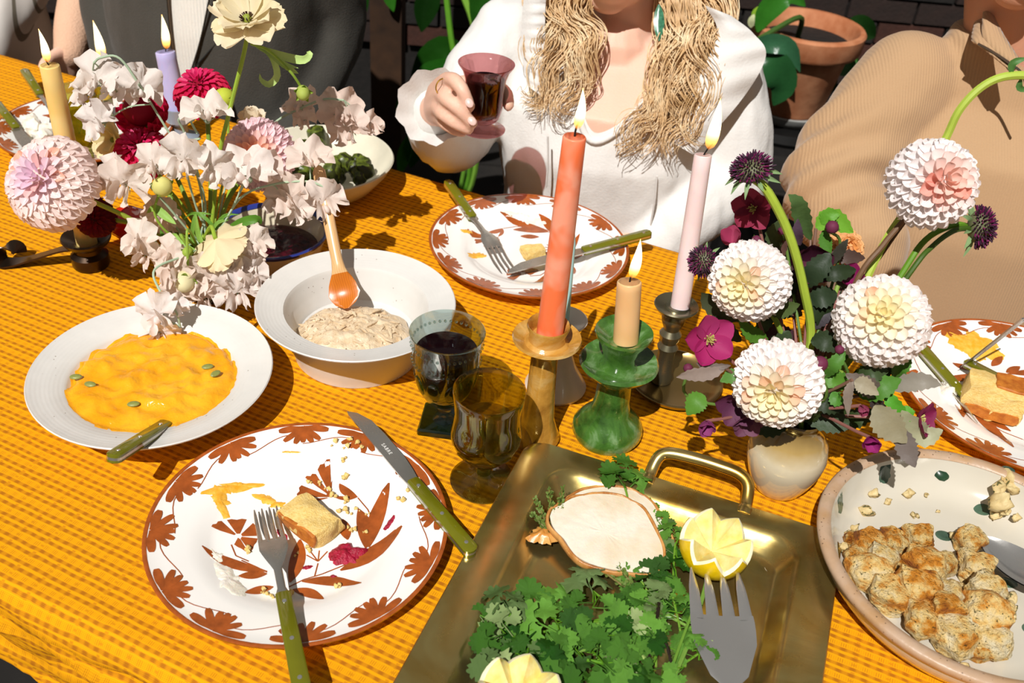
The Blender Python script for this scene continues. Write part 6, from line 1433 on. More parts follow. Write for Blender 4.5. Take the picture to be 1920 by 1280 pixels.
M_blouse = m_fabric('ivory_blouse', '#d9d6d1', '#e2e0dc', 260, .0005, .6); M_knit = m_fabric('camel_knit', '#ad8a66', '#bb9a76', 500, .0004, .95, rib=1700, sheen=.2)
M_suit = m_fabric('charcoal_wool', '#3a3834', '#4c4a44', 420, .001, .95, sheen=.1); M_shirt = m_fabric('white_rib_shirt', '#dedad0', '#e9e6de', 300, .0012, .9, rib=1100)
M_trous = m_fabric('dark_trousers', '#1c1c20', '#28282c'); M_eye = m_plain('eye_white', '#e8e4de', .15, .02); M_iris = m_plain('iris', '#4a3a28', .1, .1)
M_lip = m_plain('lip', '#b8666c', .4, .05); M_lipm = m_plain('lip_warm', '#a9675a', .4, .05)
FLOOR = 0.0
def legs(t, hip, half, mat, knee_y, name='trousers'):
    mb = MB()
    loft(mb, [(hip + V((0, 0, .10)), (half * .95, 0, 0), (0, .12, 0)), (hip + V((0, 0, 0)), (half * 1.02, 0, 0), (0, .135, 0)), (hip + V((0, -.02, -.06)), (half * .95, 0, 0), (0, .12, 0))])
    for a in (-1, 1):
        h = hip + V((a * half * .55, -.03, -.02)); k = V((hip.x + a * half * .62, knee_y, hip.z + .01)); an = V((hip.x + a * half * .6, knee_y + .04, .10))
        limb(mb, [h, h.lerp(k, .5), k, k.lerp(an, .5), an], [.085, .078, .062, .055, .045])
    fuse(name, mb, mat, t, .012, 3)
    for a in (-1, 1):
        an = V((hip.x + a * half * .6, knee_y + .04, .035)); sh = MB(); limb(sh, [an + V((0, .03, .01)), an + V((0, -.06, .005)), an + V((0, -.15, -.003))], [.038, .036, .030]); fuse('shoe', sh, M_trous, t, .008, 2)
def stool(label, x, y, h=.40, r=.16, group='wooden stools along the far side of the table'):
    t = thing('stool', label, 'stool', (x, y, 0), group=group); part('seat', MB().lathe([(0, h - .03), (r - .01, h - .03), (r, h - .02), (r, h - .006), (r - .008, h), (0, h)], 32), M_oak, t, local=True)
    for a in range(4):
        c, s_ = math.cos(a * math.pi / 2 + .78), math.sin(a * math.pi / 2 + .78); part('leg', MB().tube([(c * r * 1.05, s_ * r * 1.05, 0), (c * r * .65, s_ * r * .65, h - .025)], [.014, .017], 10), M_oak, t, local=True)
# the woman in the white blouse
T0 = TABLE_H
W = thing('person', 'person with long wavy blond hair in a white ruffled blouse raising a red glass', 'person', (.11, 1.43, 0))
Rs, Ls = aty(955, 62, 1.47), aty(1352, 118, 1.44); mid = (Rs + Ls) * .5; nb = aty(1178, 105, 1.475); chin = aty(1122, 34, 1.385)
Xs = (Ls - Rs).normalized()
sec = lambda z, cx, cy, hx, hy: (V((cx, cy, T0 + z)), Xs * hx, V((0, 1, 0)) * hy)
def w_torso(mb, o):
    return loft(mb, [sec(-.27, .112, 1.43, .175 - o, .125 - o), sec(-.16, .112, 1.425, .155 - o, .11 - o), sec(-.05, .112, 1.42, .150 - o, .115 - o), sec(.05, .112, 1.415, .165 - o, .118 - o), sec(.12, .112, 1.42, .172 - o, .105 - o), (mid + V((0, -.012, .0)), Xs * (.175 - o), V((0, .072 - o, .01))), (mid + V((0, 0, .035)), Xs * (.11 - o), V((0, .05 - o, .01)))])
Re, Rw = aty(850, 248, 1.375), aty(818, 206, 1.25); Le, Lw = aty(1362, 335, 1.385), aty(1250, 440, 1.30); Lh = Lw + V((-.05, .01, -.09))
mb = w_torso(MB(), .010)
HM = head(mb, chin, (-.28, -.9, -.12), (.10, -.22, 1)); limb(mb, [HM @ V((0, -.02, -.05)), nb + V((0, -.005, 0)), mid + V((.0, -.01, 0))], [.052, .050, .058])
limb(mb, [Rs, Re, Rw], [.042, .034, .024]); limb(mb, [Ls, Le, Lw], [.042, .036, .026])
GY = 1.17; GB_ = aty(905, 244, GY)
hp_ = lambda q: [aty(a, b, y) for a, b, y in q]
for q in ([(815, 200, 1.25), (822, 172, 1.215), (838, 150, 1.178)], [(815, 203, 1.25), (820, 188, 1.21), (828, 178, 1.172)], [(816, 208, 1.25), (818, 204, 1.21), (822, 203, 1.172)], [(818, 210, 1.25), (822, 216, 1.215), (826, 222, 1.182)]): limb(mb, hp_(q), [.017, .0155, .0108], 12, 3)
limb(mb, hp_([(838, 150, 1.178), (852, 151, 1.150), (868, 170, 1.134), (881, 199, 1.130)]), [.0105, .0098, .0088, .0072], 12, 4)
limb(mb, hp_([(828, 178, 1.172), (838, 186, 1.145), (862, 206, 1.131), (886, 231, 1.129)]), [.0105, .0098, .0088, .0073], 12, 4)
limb(mb, hp_([(822, 203, 1.172), (830, 213, 1.148), (854, 231, 1.135), (879, 244, 1.133)]), [.0100, .0092, .0082, .0066], 12, 4)
limb(mb, hp_([(826, 222, 1.182), (832, 231, 1.160), (850, 243, 1.150), (868, 250, 1.149)]), [.0088, .0080, .0072, .0058], 12, 4)
limb(mb, hp_([(832, 172, 1.235), (872, 158, 1.228), (920, 160, 1.210), (948, 176, 1.192), (953, 198, 1.180)]), [.015, .0125, .0108, .0098, .0078], 12, 4)
relaxed_hand(mb, Lw, Lh - Lw, (0, 0, 1), .92)
body = fuse('body', mb, M_skinw, W, .0036, 3)
face_bits(W, HM, M_lip, M_iris)
VN = [(1088, -40), (1070, 100), (1088, 200), (1112, 258), (1162, 234), (1215, 172), (1246, 100), (1240, -40)]
mb = w_torso(MB(), 0)
limb(mb, [Rs + V((0, 0, -.005)), Rs.lerp(Re, .5) + V((-.004, -.01, 0)), Re, Re.lerp(Rw, .55), Rw.lerp(Re, .12)], [.060, .060, .062, .058, .036]); limb(mb, [Ls + V((0, 0, -.005)), Ls.lerp(Le, .5) + V((.012, 0, 0)), Le, Le.lerp(Lw, .6), Lw + V((-.012, 0, -.02))], [.060, .062, .066, .058, .042])
def w_fold(p): return .0035 * N(p.x * 26 + p.z * 6, p.y * 20, p.z * 9) + .0022 * N(p.x * 55, p.y * 40, p.z * 14 + 3) + .0012 * N(p.x * 110, p.y * 60, p.z * 40)
blouse = fuse('blouse', mb, M_blouse, W, .0062, 6, w_fold, lambda c, nrm: nrm.y < .3 and in_poly(pxc(c), VN))
from mathutils.bvhtree import BVHTree
_bm = WM[blouse.name]; _bv = BVHTree.FromPolygons([_bm @ v.co for v in blouse.data.vertices], [tuple(p.vertices) for p in blouse.data.polygons])
def hit(px, py, lift=.002):
    d = ray(px, py).normalized(); h_ = _bv.ray_cast(CO, d); return h_[0] - d * lift if h_[0] else None
vn = []
cxn = sum(q[0] for q in VN) / len(VN)
P_ = smooth_path([V((x, y, 0)) for x, y in VN[1:7]], 8)
for i, q in enumerate(P_):
    T_ = (P_[min(i + 1, len(P_) - 1)] - P_[max(i - 1, 0)]).normalized(); o_ = V((-T_.y, T_.x, 0))
    c_ = V((1150, 120, 0)); o_ = o_ if (q + o_ - c_).length > (q - c_).length else -o_
    h_ = hit(q.x + o_.x * 6, q.y + o_.y * 6)
    if h_ and h_.y < 1.46: vn.append(h_)
part('neckline', MB().tube(vn, .0052, 8, flat=.8), M_blouse, W, sharp=180)
def ruffle(name, seam, edge, waves, amp, lift=.004, m_=6, mat=None, par=None):
    a, b = smooth_path(seam, 10), smooth_path(edge, 10); rows = []
    for i in range(len(a)):
        s_ = i / (len(a) - 1); row = []
        for k in range(m_):
            q = k / (m_ - 1); p = a[i].lerp(b[i], q); v = (CO - p).normalized(); p = p + v * (lift + amp * q * math.sin(s_ * waves * 6.28 + q) + .010 * math.sin(math.pi * q))
            row.append(p)
        rows.append(row)
    return part(name, MB().grid(rows), mat or M_blouse, par or W, sharp=180)
ruffle('shoulder_ruffle', hp_([(1322, 10, 1.375), (1345, 60, 1.368), (1318, 130, 1.345), (1282, 210, 1.32), (1262, 268, 1.305)]), hp_([(1372, 30, 1.385), (1412, 62, 1.375), (1436, 105, 1.36), (1392, 185, 1.34), (1300, 290, 1.30)]), 5, .003)
ruffle('shoulder_ruffle', hp_([(985, -30, 1.40), (978, 40, 1.385), (978, 100, 1.37), (988, 160, 1.35)]), hp_([(1025, -30, 1.395), (1022, 40, 1.375), (1022, 110, 1.36), (1015, 180, 1.34)]), 9, .0045, .008)
wr_ax = (Rw - Re).normalized(); e1 = wr_ax.orthogonal().normalized(); e2 = wr_ax.cross(e1); rows = []
for i in range(7):
    s_ = i / 6; row = []
    for k in range(36):
        a = 2 * math.pi * k / 36; r_ = .031 + .020 * s_ ** 1.2 + .003 * s_ * math.sin(a * 9); row.append(Rw - wr_ax * .012 + wr_ax * .034 * s_ + (e1 * math.cos(a) + e2 * math.sin(a)) * r_)
    rows.append(row)
part('cuff_ruffle', MB().grid(rows, closed_v=True), M_blouse, W, sharp=180)
M_nail = m_plain('nail', '#e8c0b4', .2, .03, coat=.4)
for (a, b, y), ang in (((880, 193, 1.1215), .5), ((885, 227, 1.1205), .75)):
    c = aty(a, b, y); part('fingernail', MB().ball((0, 0, 0), (.0048, .0062, .0014), 12, 8), M_nail, W, M=frame(c, CR * math.sin(ang) - CU * math.cos(ang), -CF))
M_gold = m_metal('gold', '#e0b04a', .2, .1, 40)
rc = aty(833, 164, 1.160); rd = (aty(845, 168, 1.148) - aty(826, 160, 1.176)).normalized(); r1 = rd.orthogonal().normalized(); r2 = rd.cross(r1)
part('finger_ring', MB().tube([rc + (r1 * math.cos(a) + r2 * math.sin(a)) * .0112 for a in [2 * math.pi * k / 24 for k in range(25)]], .0009, 6, caps=False), M_gold, W)
for lab, a, b in (('tie', (1027, 255), (1024, 350)), ('tie', (1232, 330), (1220, 420))): part('neck_tie', MB().tube(smooth_path([aty(a[0], a[1], 1.293), aty((a[0] + b[0]) / 2 + 2, (a[1] + b[1]) / 2, 1.288), aty(b[0], b[1], 1.29)], 5), .0035, 8, flat=.4), M_blouse, W)
M_hair = m_petal('blond_hair', .12, .42)
def m_hair():
    n = NT('wavy_blond_hair'); f = n.noise(22, 3); oi = n.noise(70, 3)
    return n.done(n.bsdf(n.ramp(n.math('MULTIPLY_ADD', oi, .5, n.math('MULTIPLY', f, .5)), [(.34, lin('#b08a58')[:3]), (.5, lin('#dcb888')[:3]), (.66, lin('#f2deb8')[:3])]), .38, spec=.6))
M_hair = m_hair(); random.seed(8)
GUIDES = [[(1062, -60, 1.46), (1030, 20, 1.41), (1052, 70, 1.375), (1028, 130, 1.355), (1000, 185, 1.335), (975, 200, 1.325)], [(1082, -60, 1.45), (1062, 30, 1.40), (1090, 95, 1.365), (1078, 150, 1.34), (1050, 205, 1.32), (1062, 240, 1.31)], [(1050, -60, 1.46), (1012, 10, 1.42), (1030, 50, 1.39), (1005, 110, 1.365), (1030, 165, 1.34), (1010, 235, 1.315)], [(1095, -60, 1.44), (1085, 20, 1.40), (1105, 75, 1.37), (1095, 130, 1.345), (1070, 165, 1.33)],
          [(1252, -60, 1.47), (1255, 40, 1.42), (1284, 105, 1.37), (1248, 165, 1.335), (1232, 225, 1.31), (1185, 285, 1.29), (1160, 305, 1.285)], [(1290, -60, 1.48), (1302, 50, 1.42), (1272, 140, 1.355), (1290, 210, 1.32), (1255, 262, 1.30), (1240, 300, 1.29)], [(1318, -60, 1.48), (1345, 15, 1.42), (1312, 80, 1.375), (1325, 150, 1.34), (1290, 240, 1.305), (1300, 290, 1.295)], [(1275, -60, 1.475), (1295, 40, 1.425), (1252, 110, 1.36), (1228, 195, 1.315), (1190, 235, 1.30), (1178, 290, 1.29)], [(1300, -60, 1.48), (1318, 40, 1.42), (1296, 100, 1.37), (1265, 180, 1.33), (1270, 250, 1.30)], [(1262, -60, 1.47), (1268, 30, 1.42), (1240, 95, 1.37), (1255, 150, 1.345), (1225, 200, 1.32), (1205, 260, 1.295)], [(1330, -60, 1.485), (1358, 10, 1.43), (1338, 60, 1.39), (1345, 120, 1.36), (1322, 190, 1.33)]]
mb = MB()
for g in GUIDES:
    P = smooth_path([aty(*q) for q in g], 8); m_ = len(P); gtw, gph = rnd(2, 5), rnd(0, 6)
    for sN in range(70):
        a0, rr, tw, wv_ = rnd(0, 6.28), .022 * math.sqrt(random.random()), gtw + rnd(-1, 1), rnd(.004, .009); w0 = gph + rnd(-.7, .7); end = int(m_ * rnd(.62, 1.0)); pts = []; rad = []
        for i in range(end):
            s_ = i / (m_ - 1); T_ = (P[min(i + 1, m_ - 1)] - P[max(i - 1, 0)]).normalized(); n1 = T_.cross(CF).normalized(); n2 = n1.cross(T_)
            a = a0 + tw * s_; q = rr * (1 - .25 * s_) + 0; pts.append(P[i] + n1 * (q * math.cos(a) * 1.25 + wv_ * math.sin(s_ * 19 + w0)) + n2 * (q * math.sin(a) + wv_ * math.cos(s_ * 17 + w0) - .006)); rad.append(.00115 * (1 - .7 * i / end))
        if end > 6: mb.tube(pts, rad, 5)
o = part('hair', mb, M_hair, W, sharp=180); o['kind'] = 'stuff'
mb = MB(); mb.ball((0, 0, 0), 1, 24, 16, HM @ Matrix.Translation((0, -.030, .050)) @ Matrix.Diagonal((.088, .095, .095, 1))); mb.ball((0, 0, 0), 1, 20, 14, HM @ Matrix.Translation((0, -.055, -.03)) @ Matrix.Diagonal((.082, .065, .10, 1)))
fuse('hair_cap', mb, M_hair, W, .008, 3)
ER = aty(1236, 8, 1.40); t_ = part('earring', MB().grid([[ER + CR * (w_ * q) * .001 - CU * (.052 * s_) + CF * (.0015 * abs(q)) for q in (-1, -.5, 0, .5, 1)] for s_, w_ in ((0, 1.5), (.2, 6), (.45, 8), (.7, 6.5), (.9, 3), (1, .3))]), m_plain('green_enamel', '#3f7a5c', .25, .3, 200, coat=.4), W, sharp=180)
legs(W, V((.112, 1.44, .50)), .17, M_trous, 1.0)
stool('stool under the woman in the white blouse', .112, 1.47)
# her glass
t = thing('wine_glass', 'small plum coloured footed glass of red wine in the woman\'s raised hand', 'glass', GB_)
part('glass_body', MB().lathe([(0, 0), (.026, 0), (.0290, .0012), (.0292, .0026), (.020, .005), (.012, .008), (.0115, .011), (.017, .0145), (.0215, .020), (.0235, .030), (.0245, .055), (.0262, .070), (.0302, .081), (.0352, .0880), (.0356, .0895), (.0344, .0895), (.0292, .0822), (.0250, .070), (.0230, .055), (.0220, .031), (.0195, .022), (.013, .0178), (0, .0165)], 64), G_plum, t, local=True, sharp=60)
part('wine', MB().lathe([(0, .017), (.0128, .0183), (.0192, .0225), (.0217, .031), (.0227, .055), (.0243, .0685), (.0240, .069), (0, .069)], 48), M_wine, t, local=True)
# the man in the camel sweater
S = thing('person', 'person in a camel ribbed half zip sweater at the right edge', 'person', (.63, 1.30, 0))
nb = aty(1892, 78, 1.335); Xd = V((.97, -.24, 0)); Yd = V((.24, .97, 0))
s1 = aty(1690, 142, 1.33); s2 = nb + (nb - s1) * 1.0; s2.z = s1.z; cx = nb + V((0, 0, -.045)); half = (s2 - s1).length / 2
def s_torso(mb, o):
    c = lambda z, dx, dy: V((nb.x + dx, nb.y + dy, T0 + z))
    return loft(mb, [(c(-.27, .02, -.02), Xd * (.20 - o), Yd * (.14 - o)), (c(-.10, .015, -.035), Xd * (.195 - o), Yd * (.14 - o)), (c(.05, .01, -.035), Xd * (.20 - o), Yd * (.135 - o)), (c(.16, .0, -.02), Xd * (.205 - o), Yd * (.125 - o)), (V((nb.x, nb.y, s1.z - .01)), Xd * (half * .92 - o), Yd * (.085 - o)), (V((nb.x, nb.y, s1.z + .045)), Xd * (half * .62 - o), Yd * (.070 - o)), (V((nb.x, nb.y, nb.z + .012)), Xd * (.075 - o), Yd * (.066 - o))])
e1_ = aty(1560, 345, 1.235); w1_ = aty(1625, 470, 1.16); h1_ = w1_ + V((.03, -.0, -.17))
e2_ = V((nb.x + .30, nb.y - .02, T0 + .02)); w2_ = V((nb.x + .16, nb.y - .17, T0 - .16))
mb = s_torso(MB(), .012); HS = head(mb, aty(1902, 30, 1.235), (-.12, -.97, -.08), (0, -.05, 1), 1.05); limb(mb, [HS @ V((0, -.02, -.05)), nb, nb + V((0, 0, -.06))], [.060, .060, .065])
limb(mb, [s1, e1_, w1_, h1_], [.045, .04, .032, .028]); limb(mb, [s2, e2_, w2_], [.045, .04, .03]); relaxed_hand(mb, h1_, V((.3, .1, -1)), (1, 0, 0)); relaxed_hand(mb, w2_, (-.8, -.4, -.2), (0, .5, 1))
fuse('body', mb, M_skinm, S, .0048, 3); face_bits(S, HS, M_lipm, M_iris)
mb = s_torso(MB(), 0); limb(mb, [s1 + V((.01, 0, -.01)), s1.lerp(e1_, .5), e1_, e1_.lerp(w1_, .6), w1_, h1_], [.072, .070, .070, .062, .054, .042]); limb(mb, [s2 + V((-.01, 0, -.01)), s2.lerp(e2_, .5), e2_, w2_], [.072, .068, .066, .045])
dE = (e1_ - s1).normalized()
def s_fold(p):
    g = max(0.0, 1 - (p - e1_).length / .16); q = (p - e1_).dot((dE * .8 + V((.5, 0, .35))).normalized())
    return .002 * N(p.x * 18, p.y * 18, p.z * 10) + g * .011 * math.sin(q * 130 + 1.5 * N(p.x * 12, p.y * 12, p.z * 12)) * .8
fuse('sweater', mb, M_knit, S, .0068, 5, s_fold, lambda c, nrm: in_poly(pxc(c), [(1866, 62), (1905, 120), (1960, 150), (2010, 60), (1990, -40), (1868, -40)]))
def flap(seam, edge, th, mat, name):
    a, b = smooth_path(seam, 8), smooth_path(edge, 8); rows = [[a[i].lerp(b[i], k / 5) + (CO - a[i]).normalized() * (.007 * math.sin(math.pi * k / 5) + .002 * k / 5) for k in range(6)] for i in range(len(a))]
    o = part(name, MB().grid(rows), mat, S, sharp=180); md = o.modifiers.new('thickness', 'SOLIDIFY'); md.thickness = th; return o
flap(hp_([(1846, 0, 1.36), (1852, 40, 1.29), (1872, 75, 1.25), (1905, 130, 1.205)]), hp_([(1832, 20, 1.35), (1820, 70, 1.27), (1834, 84, 1.245), (1884, 125, 1.205)]), .004, M_knit, 'collar_flap')
flap(hp_([(1862, -20, 1.37), (1862, 20, 1.30), (1880, 60, 1.255), (1915, 115, 1.205)]), hp_([(1850, -10, 1.36), (1842, 30, 1.29), (1846, 80, 1.245), (1898, 132, 1.200)]), .004, M_knit, 'collar_flap')
zp = smooth_path(hp_([(1834, 82, 1.238), (1860, 96, 1.226), (1895, 120, 1.20), (1918, 142, 1.19), (1930, 200, 1.18)]), 8)
part('zip', MB().tube(zp, .0028, 6, flat=.5), m_metal('zip_metal', '#8a8478', .35, .1, 90), S)
mb = MB()
mb.ball((0, 0, 0), 1, 20, 14, HS @ Matrix.Translation((0, -.026, .060)) @ Matrix.Diagonal((.082, .092, .080, 1))); fuse('hair_cap', mb, m_plain('dark_hair', '#2e2118', .5, .2, 90), S, .008, 3)
legs(S, V((nb.x + .02, nb.y - .01, .50)), .19, M_trous, .90); stool('stool under the person in the camel sweater', nb.x + .02, nb.y + .02)
# the man in the charcoal jacket
G = thing('person', 'person in a charcoal jacket and white shirt behind the left bouquet', 'person', (-.60, 1.69, 0))
gx, gy = -.565, 1.70
def g_torso(mb, o):
    c = lambda z, dy: V((gx, gy + dy, T0 + z)); X = V((.96, -.28, 0)); Y = V((.28, .96, 0))
    return loft(mb, [(c(-.27, 0), X * (.19 - o), Y * (.145 - o)), (c(-.08, -.01), X * (.19 - o), Y * (.15 - o)), (c(.10, -.01), X * (.20 - o), Y * (.145 - o)), (c(.24, 0), X * (.21 - o), Y * (.135 - o)), (c(.36, .01), X * (.20 - o), Y * (.095 - o)), (c(.41, .015), X * (.13 - o), Y * (.075 - o)), (c(.45, .015), X * (.072 - o), Y * (.066 - o))])
ga, gb = V((gx - .195, gy + .06, T0 + .35)), V((gx + .19, gy - .04, T0 + .35))
gae, gbe = V((gx - .222, gy + .05, T0 + .07)), V((gx + .200, gy - .02, T0 + .07)); gaw, gbw = V((gx - .13, gy - .13, T0 - .12)), V((gx + .10, gy - .18, T0 - .13))
mb = g_torso(MB(), .03); HG = head(mb, V((gx - .03, gy - .09, T0 + .49)), (.15, -.95, -.1), (0, 0, 1), 1.05); limb(mb, [HG @ V((0, -.02, -.05)), V((gx, gy, T0 + .42))], [.06, .062])
limb(mb, [ga, gae, gaw], [.045, .04, .03]); limb(mb, [gb, gbe, gbw], [.045, .04, .03]); relaxed_hand(mb, gaw, (.8, -.5, -.2), (0, .5, 1)); relaxed_hand(mb, gbw, (-.8, -.4, -.2), (0, .5, 1))
fuse('body', mb, M_skinm, G, .0055, 3); face_bits(G, HG, M_lipm, M_iris)
fuse('shirt', g_torso(MB(), .012), M_shirt, G, .008, 4)
mb = g_torso(MB(), 0); limb(mb, [ga, ga.lerp(gae, .5) + V((-.004, 0, 0)), gae, gaw], [.066, .056, .052, .046]); limb(mb, [gb, gb.lerp(gbe, .5), gbe, gbw], [.066, .058, .054, .046])
fuse('jacket', mb, M_suit, G, .0085, 4, lambda p: .004 * N(p.x * 16, p.y * 16, p.z * 9) + .002 * N(p.x * 40, p.y * 30, p.z * 22), lambda c, nrm: nrm.y < .2 and in_poly(pxc(c), [(308, -300), (312, 0), (322, 100), (333, 215), (352, 150), (374, 80), (394, 0), (480, -300)]))
for q in ([(396, -20, 1.535), (376, 75, 1.535), (352, 152, 1.535)],): part('lapel_edge', MB().tube(smooth_path(hp_(q), 6), .003, 8, flat=.5), M_suit, G)
part('jacket_seam', MB().tube(smooth_path([aty(352, 140, 1.532), aty(380, 110, 1.535), aty(415, 70, 1.538)], 5), .0022, 6, flat=.5), m_plain('black_piping', '#0c0b0a', .8, .1), G)
fuse('hair_cap', MB().ball((0, 0, 0), 1, 20, 14, HG @ Matrix.Translation((0, -.026, .060)) @ Matrix.Diagonal((.082, .092, .080, 1))), m_plain('brown_hair', '#3a281a', .5, .2, 90), G, .008, 3)
legs(G, V((gx, gy, .50)), .18, M_trous, 1.30); stool('stool under the person in the charcoal jacket', gx, gy + .03)
# two more guests at the far left corner
B_ = thing('person', 'person whose beige knitted sleeve hangs beside the charcoal jacket', 'person', (-.80, 2.02, 0))
bx, by = -.78, 2.05
mb = MB(); tor = [(V((bx, by, T0 - .27)), V((.18, 0, 0)), V((0, .13, 0))), (V((bx, by, T0 - .05)), V((.165, 0, 0)), V((0, .12, 0))), (V((bx, by, T0 + .2)), V((.18, 0, 0)), V((0, .115, 0))), (V((bx, by, T0 + .34)), V((.17, 0, 0)), V((0, .08, 0))), (V((bx, by, T0 + .40)), V((.075, 0, 0)), V((0, .06, 0)))]
sB = V((bx - .19, by - .02, T0 + .31)); eB = aty(152, -25, 1.82); wB = aty(132, 100, 1.70); hB = aty(112, 130, 1.675)
loft(mb, [(c, X * .92, Y * .92) for c, X, Y in tor]); HB = head(mb, V((bx, by - .09, T0 + .45)), (0, -1, -.1), (0, 0, 1)); limb(mb, [HB @ V((0, -.02, -.05)), V((bx, by, T0 + .38))], [.055, .058]); limb(mb, [sB, eB, wB], [.04, .03, .023]); relaxed_hand(mb, wB, hB - wB + V((0, -.02, -.02)), (0, .3, 1), .85)
s2B = V((bx + .19, by - .02, T0 + .31)); e2B = V((bx + .23, by + .02, T0 + .04)); w2B = V((bx + .10, by - .16, T0 - .13)); limb(mb, [s2B, e2B, w2B], [.04, .034, .026]); relaxed_hand(mb, w2B, (-.8, -.4, -.2), (0, .5, 1), .9)
fuse('body', mb, M_skinw, B_, .0055, 3); face_bits(B_, HB, M_lip, M_iris)
M_beige = m_fabric('beige_knit', '#cfa386', '#dcb79c', 300, .0015, .95)
mb = MB(); loft(mb, tor); limb(mb, [sB, sB.lerp(eB, .5), eB, eB.lerp(wB, .6), wB], [.060, .050, .042, .037, .030]); limb(mb, [s2B, e2B, w2B], [.06, .05, .036]); fuse('sweater', mb, M_beige, B_, .008, 4)
fuse('hair_cap', MB().ball((0, 0, 0), 1, 20, 14, HB @ Matrix.Translation((0, -.03, .055)) @ Matrix.Diagonal((.085, .094, .085, 1))), m_plain('auburn_hair', '#54331e', .5, .2, 90), B_, .008, 3)
legs(B_, V((bx, by, .50)), .150, M_trous, 1.93); stool('stool under the person with the beige sleeve', bx, by + .03)
def m_stripe():
    n = NT('striped_white_cotton'); sp_ = n.t.nodes.new('ShaderNodeSeparateXYZ'); n.set(sp_.inputs[0], n.coord()); f = n.noise(5, 2)
    s_ = n.math('FRACT', n.math('MULTIPLY', sp_.outputs[0], 34.0)); k = n.math('LESS_THAN', s_, .16)
    return n.done(n.bsdf(n.mix(k, '#c2beb8', '#6c6658'), .8))
D_ = thing('person', 'person in a white striped garment cut off by the left edge of the photo', 'person', (-1.17, 1.93, 0))
dx_, dy_ = -1.205, 1.93
tor = [(V((dx_, dy_, T0 - .27)), V((.20, 0, 0)), V((0, .14, 0))), (V((dx_, dy_, T0 - .08)), V((.185, 0, 0)), V((0, .13, 0))), (V((dx_, dy_, T0 + .2)), V((.155, 0, 0)), V((0, .115, 0))), (V((dx_, dy_, T0 + .34)), V((.15, 0, 0)), V((0, .08, 0))), (V((dx_, dy_, T0 + .40)), V((.07, 0, 0)), V((0, .06, 0)))]
mb = MB(); loft(mb, [(c, X * .92, Y * .92) for c, X, Y in tor]); HD = head(mb, V((dx_, dy_ - .09, T0 + .45)), (.2, -1, -.1), (0, 0, 1)); limb(mb, [HD @ V((0, -.02, -.05)), V((dx_, dy_, T0 + .38))], [.055, .058])
arms = []
for a in (-1, 1):
    s_, e_, w_ = V((dx_ + a * .16, dy_, T0 + .31)), V((dx_ + a * .175, dy_ - .02, T0 + .05)), V((dx_ + a * .08, dy_ - .17, T0 - .12)); arms.append((s_, e_, w_)); limb(mb, [s_, e_, w_], [.04, .034, .026]); relaxed_hand(mb, w_, (-a * .8, -.4, -.2), (0, .5, 1), .9)
fuse('body', mb, M_skinw, D_, .0055, 3); face_bits(D_, HD, M_lip, M_iris)
mb = MB(); loft(mb, tor)
for s_, e_, w_ in arms: limb(mb, [s_, e_, w_], [.062, .056, .042])
fuse('striped_shirt', mb, m_stripe(), D_, .008, 4, lambda p: .006 * math.sin(p.x * 95))
fuse('hair_cap', MB().ball((0, 0, 0), 1, 20, 14, HD @ Matrix.Translation((0, -.03, .055)) @ Matrix.Diagonal((.085, .094, .085, 1))), m_plain('black_hair', '#15110e', .5, .2, 90), D_, .008, 3)
legs(D_, V((dx_, dy_, .50)), .175, M_trous, 1.62); stool('stool under the person in the striped garment', dx_, dy_ + .03)

# ---------------------------------------------------------------- behind the table
M_terra = m_food('terracotta', '#a8633c', '#c98a62', 16, .8, .0008)
PB_ = aty(1478, 205, 2.2)
t = thing('plant_pot', 'terracotta pot with a thick rim standing between the woman and the camel sweater', 'pot', PB_)
part('pot_body', MB().lathe([(0, .004), (.070, .004), (.074, .01), (.100, .145), (.103, .150), (.119, .152), (.124, .160), (.126, .196), (.122, .201), (.112, .201), (.108, .195), (.100, .165), (0, .165)], 64), M_terra, t, local=True)
part('soil', MB().lathe([(0, .170), (.06, .168), (.102, .166)], 32), m_plain('soil', '#17100b', .95, .3, 60, .004), t, local=True)
o = put('pot_saucer', MB().lathe([(0, -.012), (.085, -.012), (.096, .0), (.100, .012), (.096, .014), (.090, .004), (0, .002)], 56).mesh('pot_saucer'), m_plain('grey_saucer', '#8c8c88', .5, .1, 30), None, Matrix.Translation(PB_)); tag(o, 'pale grey saucer under the terracotta pot', 'saucer')
t = thing('plant_stand', 'black stand carrying the terracotta pot', 'stand', (PB_.x, PB_.y, 0))
zt = PB_.z - .012
part('stand_top', MB().lathe([(0, zt - .03), (.13, zt - .03), (.135, zt - .02), (.13, zt - .001), (0, zt - .001)], 40), m_plain('black_paint', '#0e0d0c', .5, .1), t, local=True)
for a in range(4):
    c, s_ = math.cos(a * 1.571 + .6), math.sin(a * 1.571 + .6); part('leg', MB().tube([(c * .14, s_ * .14, 0), (c * .09, s_ * .09, zt - .02)], .014, 10), bpy.data.materials['black_paint'], t, local=True)
t = thing('potted_plant', 'broad glossy leaves drooping over the terracotta pot rim', 'plant', PB_ + V((0, 0, .166)))
M_gloss = m_petal('glossy_leaf', .06, .25, 1)
def bleaf(pts, wd, col, n=14): return leaf(t, [aty(*q) for q in pts], wd, col, 0, n, mat=M_gloss)
part('stem', MB().tube(smooth_path([PB_ + V((-.02, 0, .166)), PB_ + V((-.04, -.05, .23)), aty(1420, 75, 2.08)], 5), .006, 8), M_stem, t, color=lin('#3c5a24')[:3])
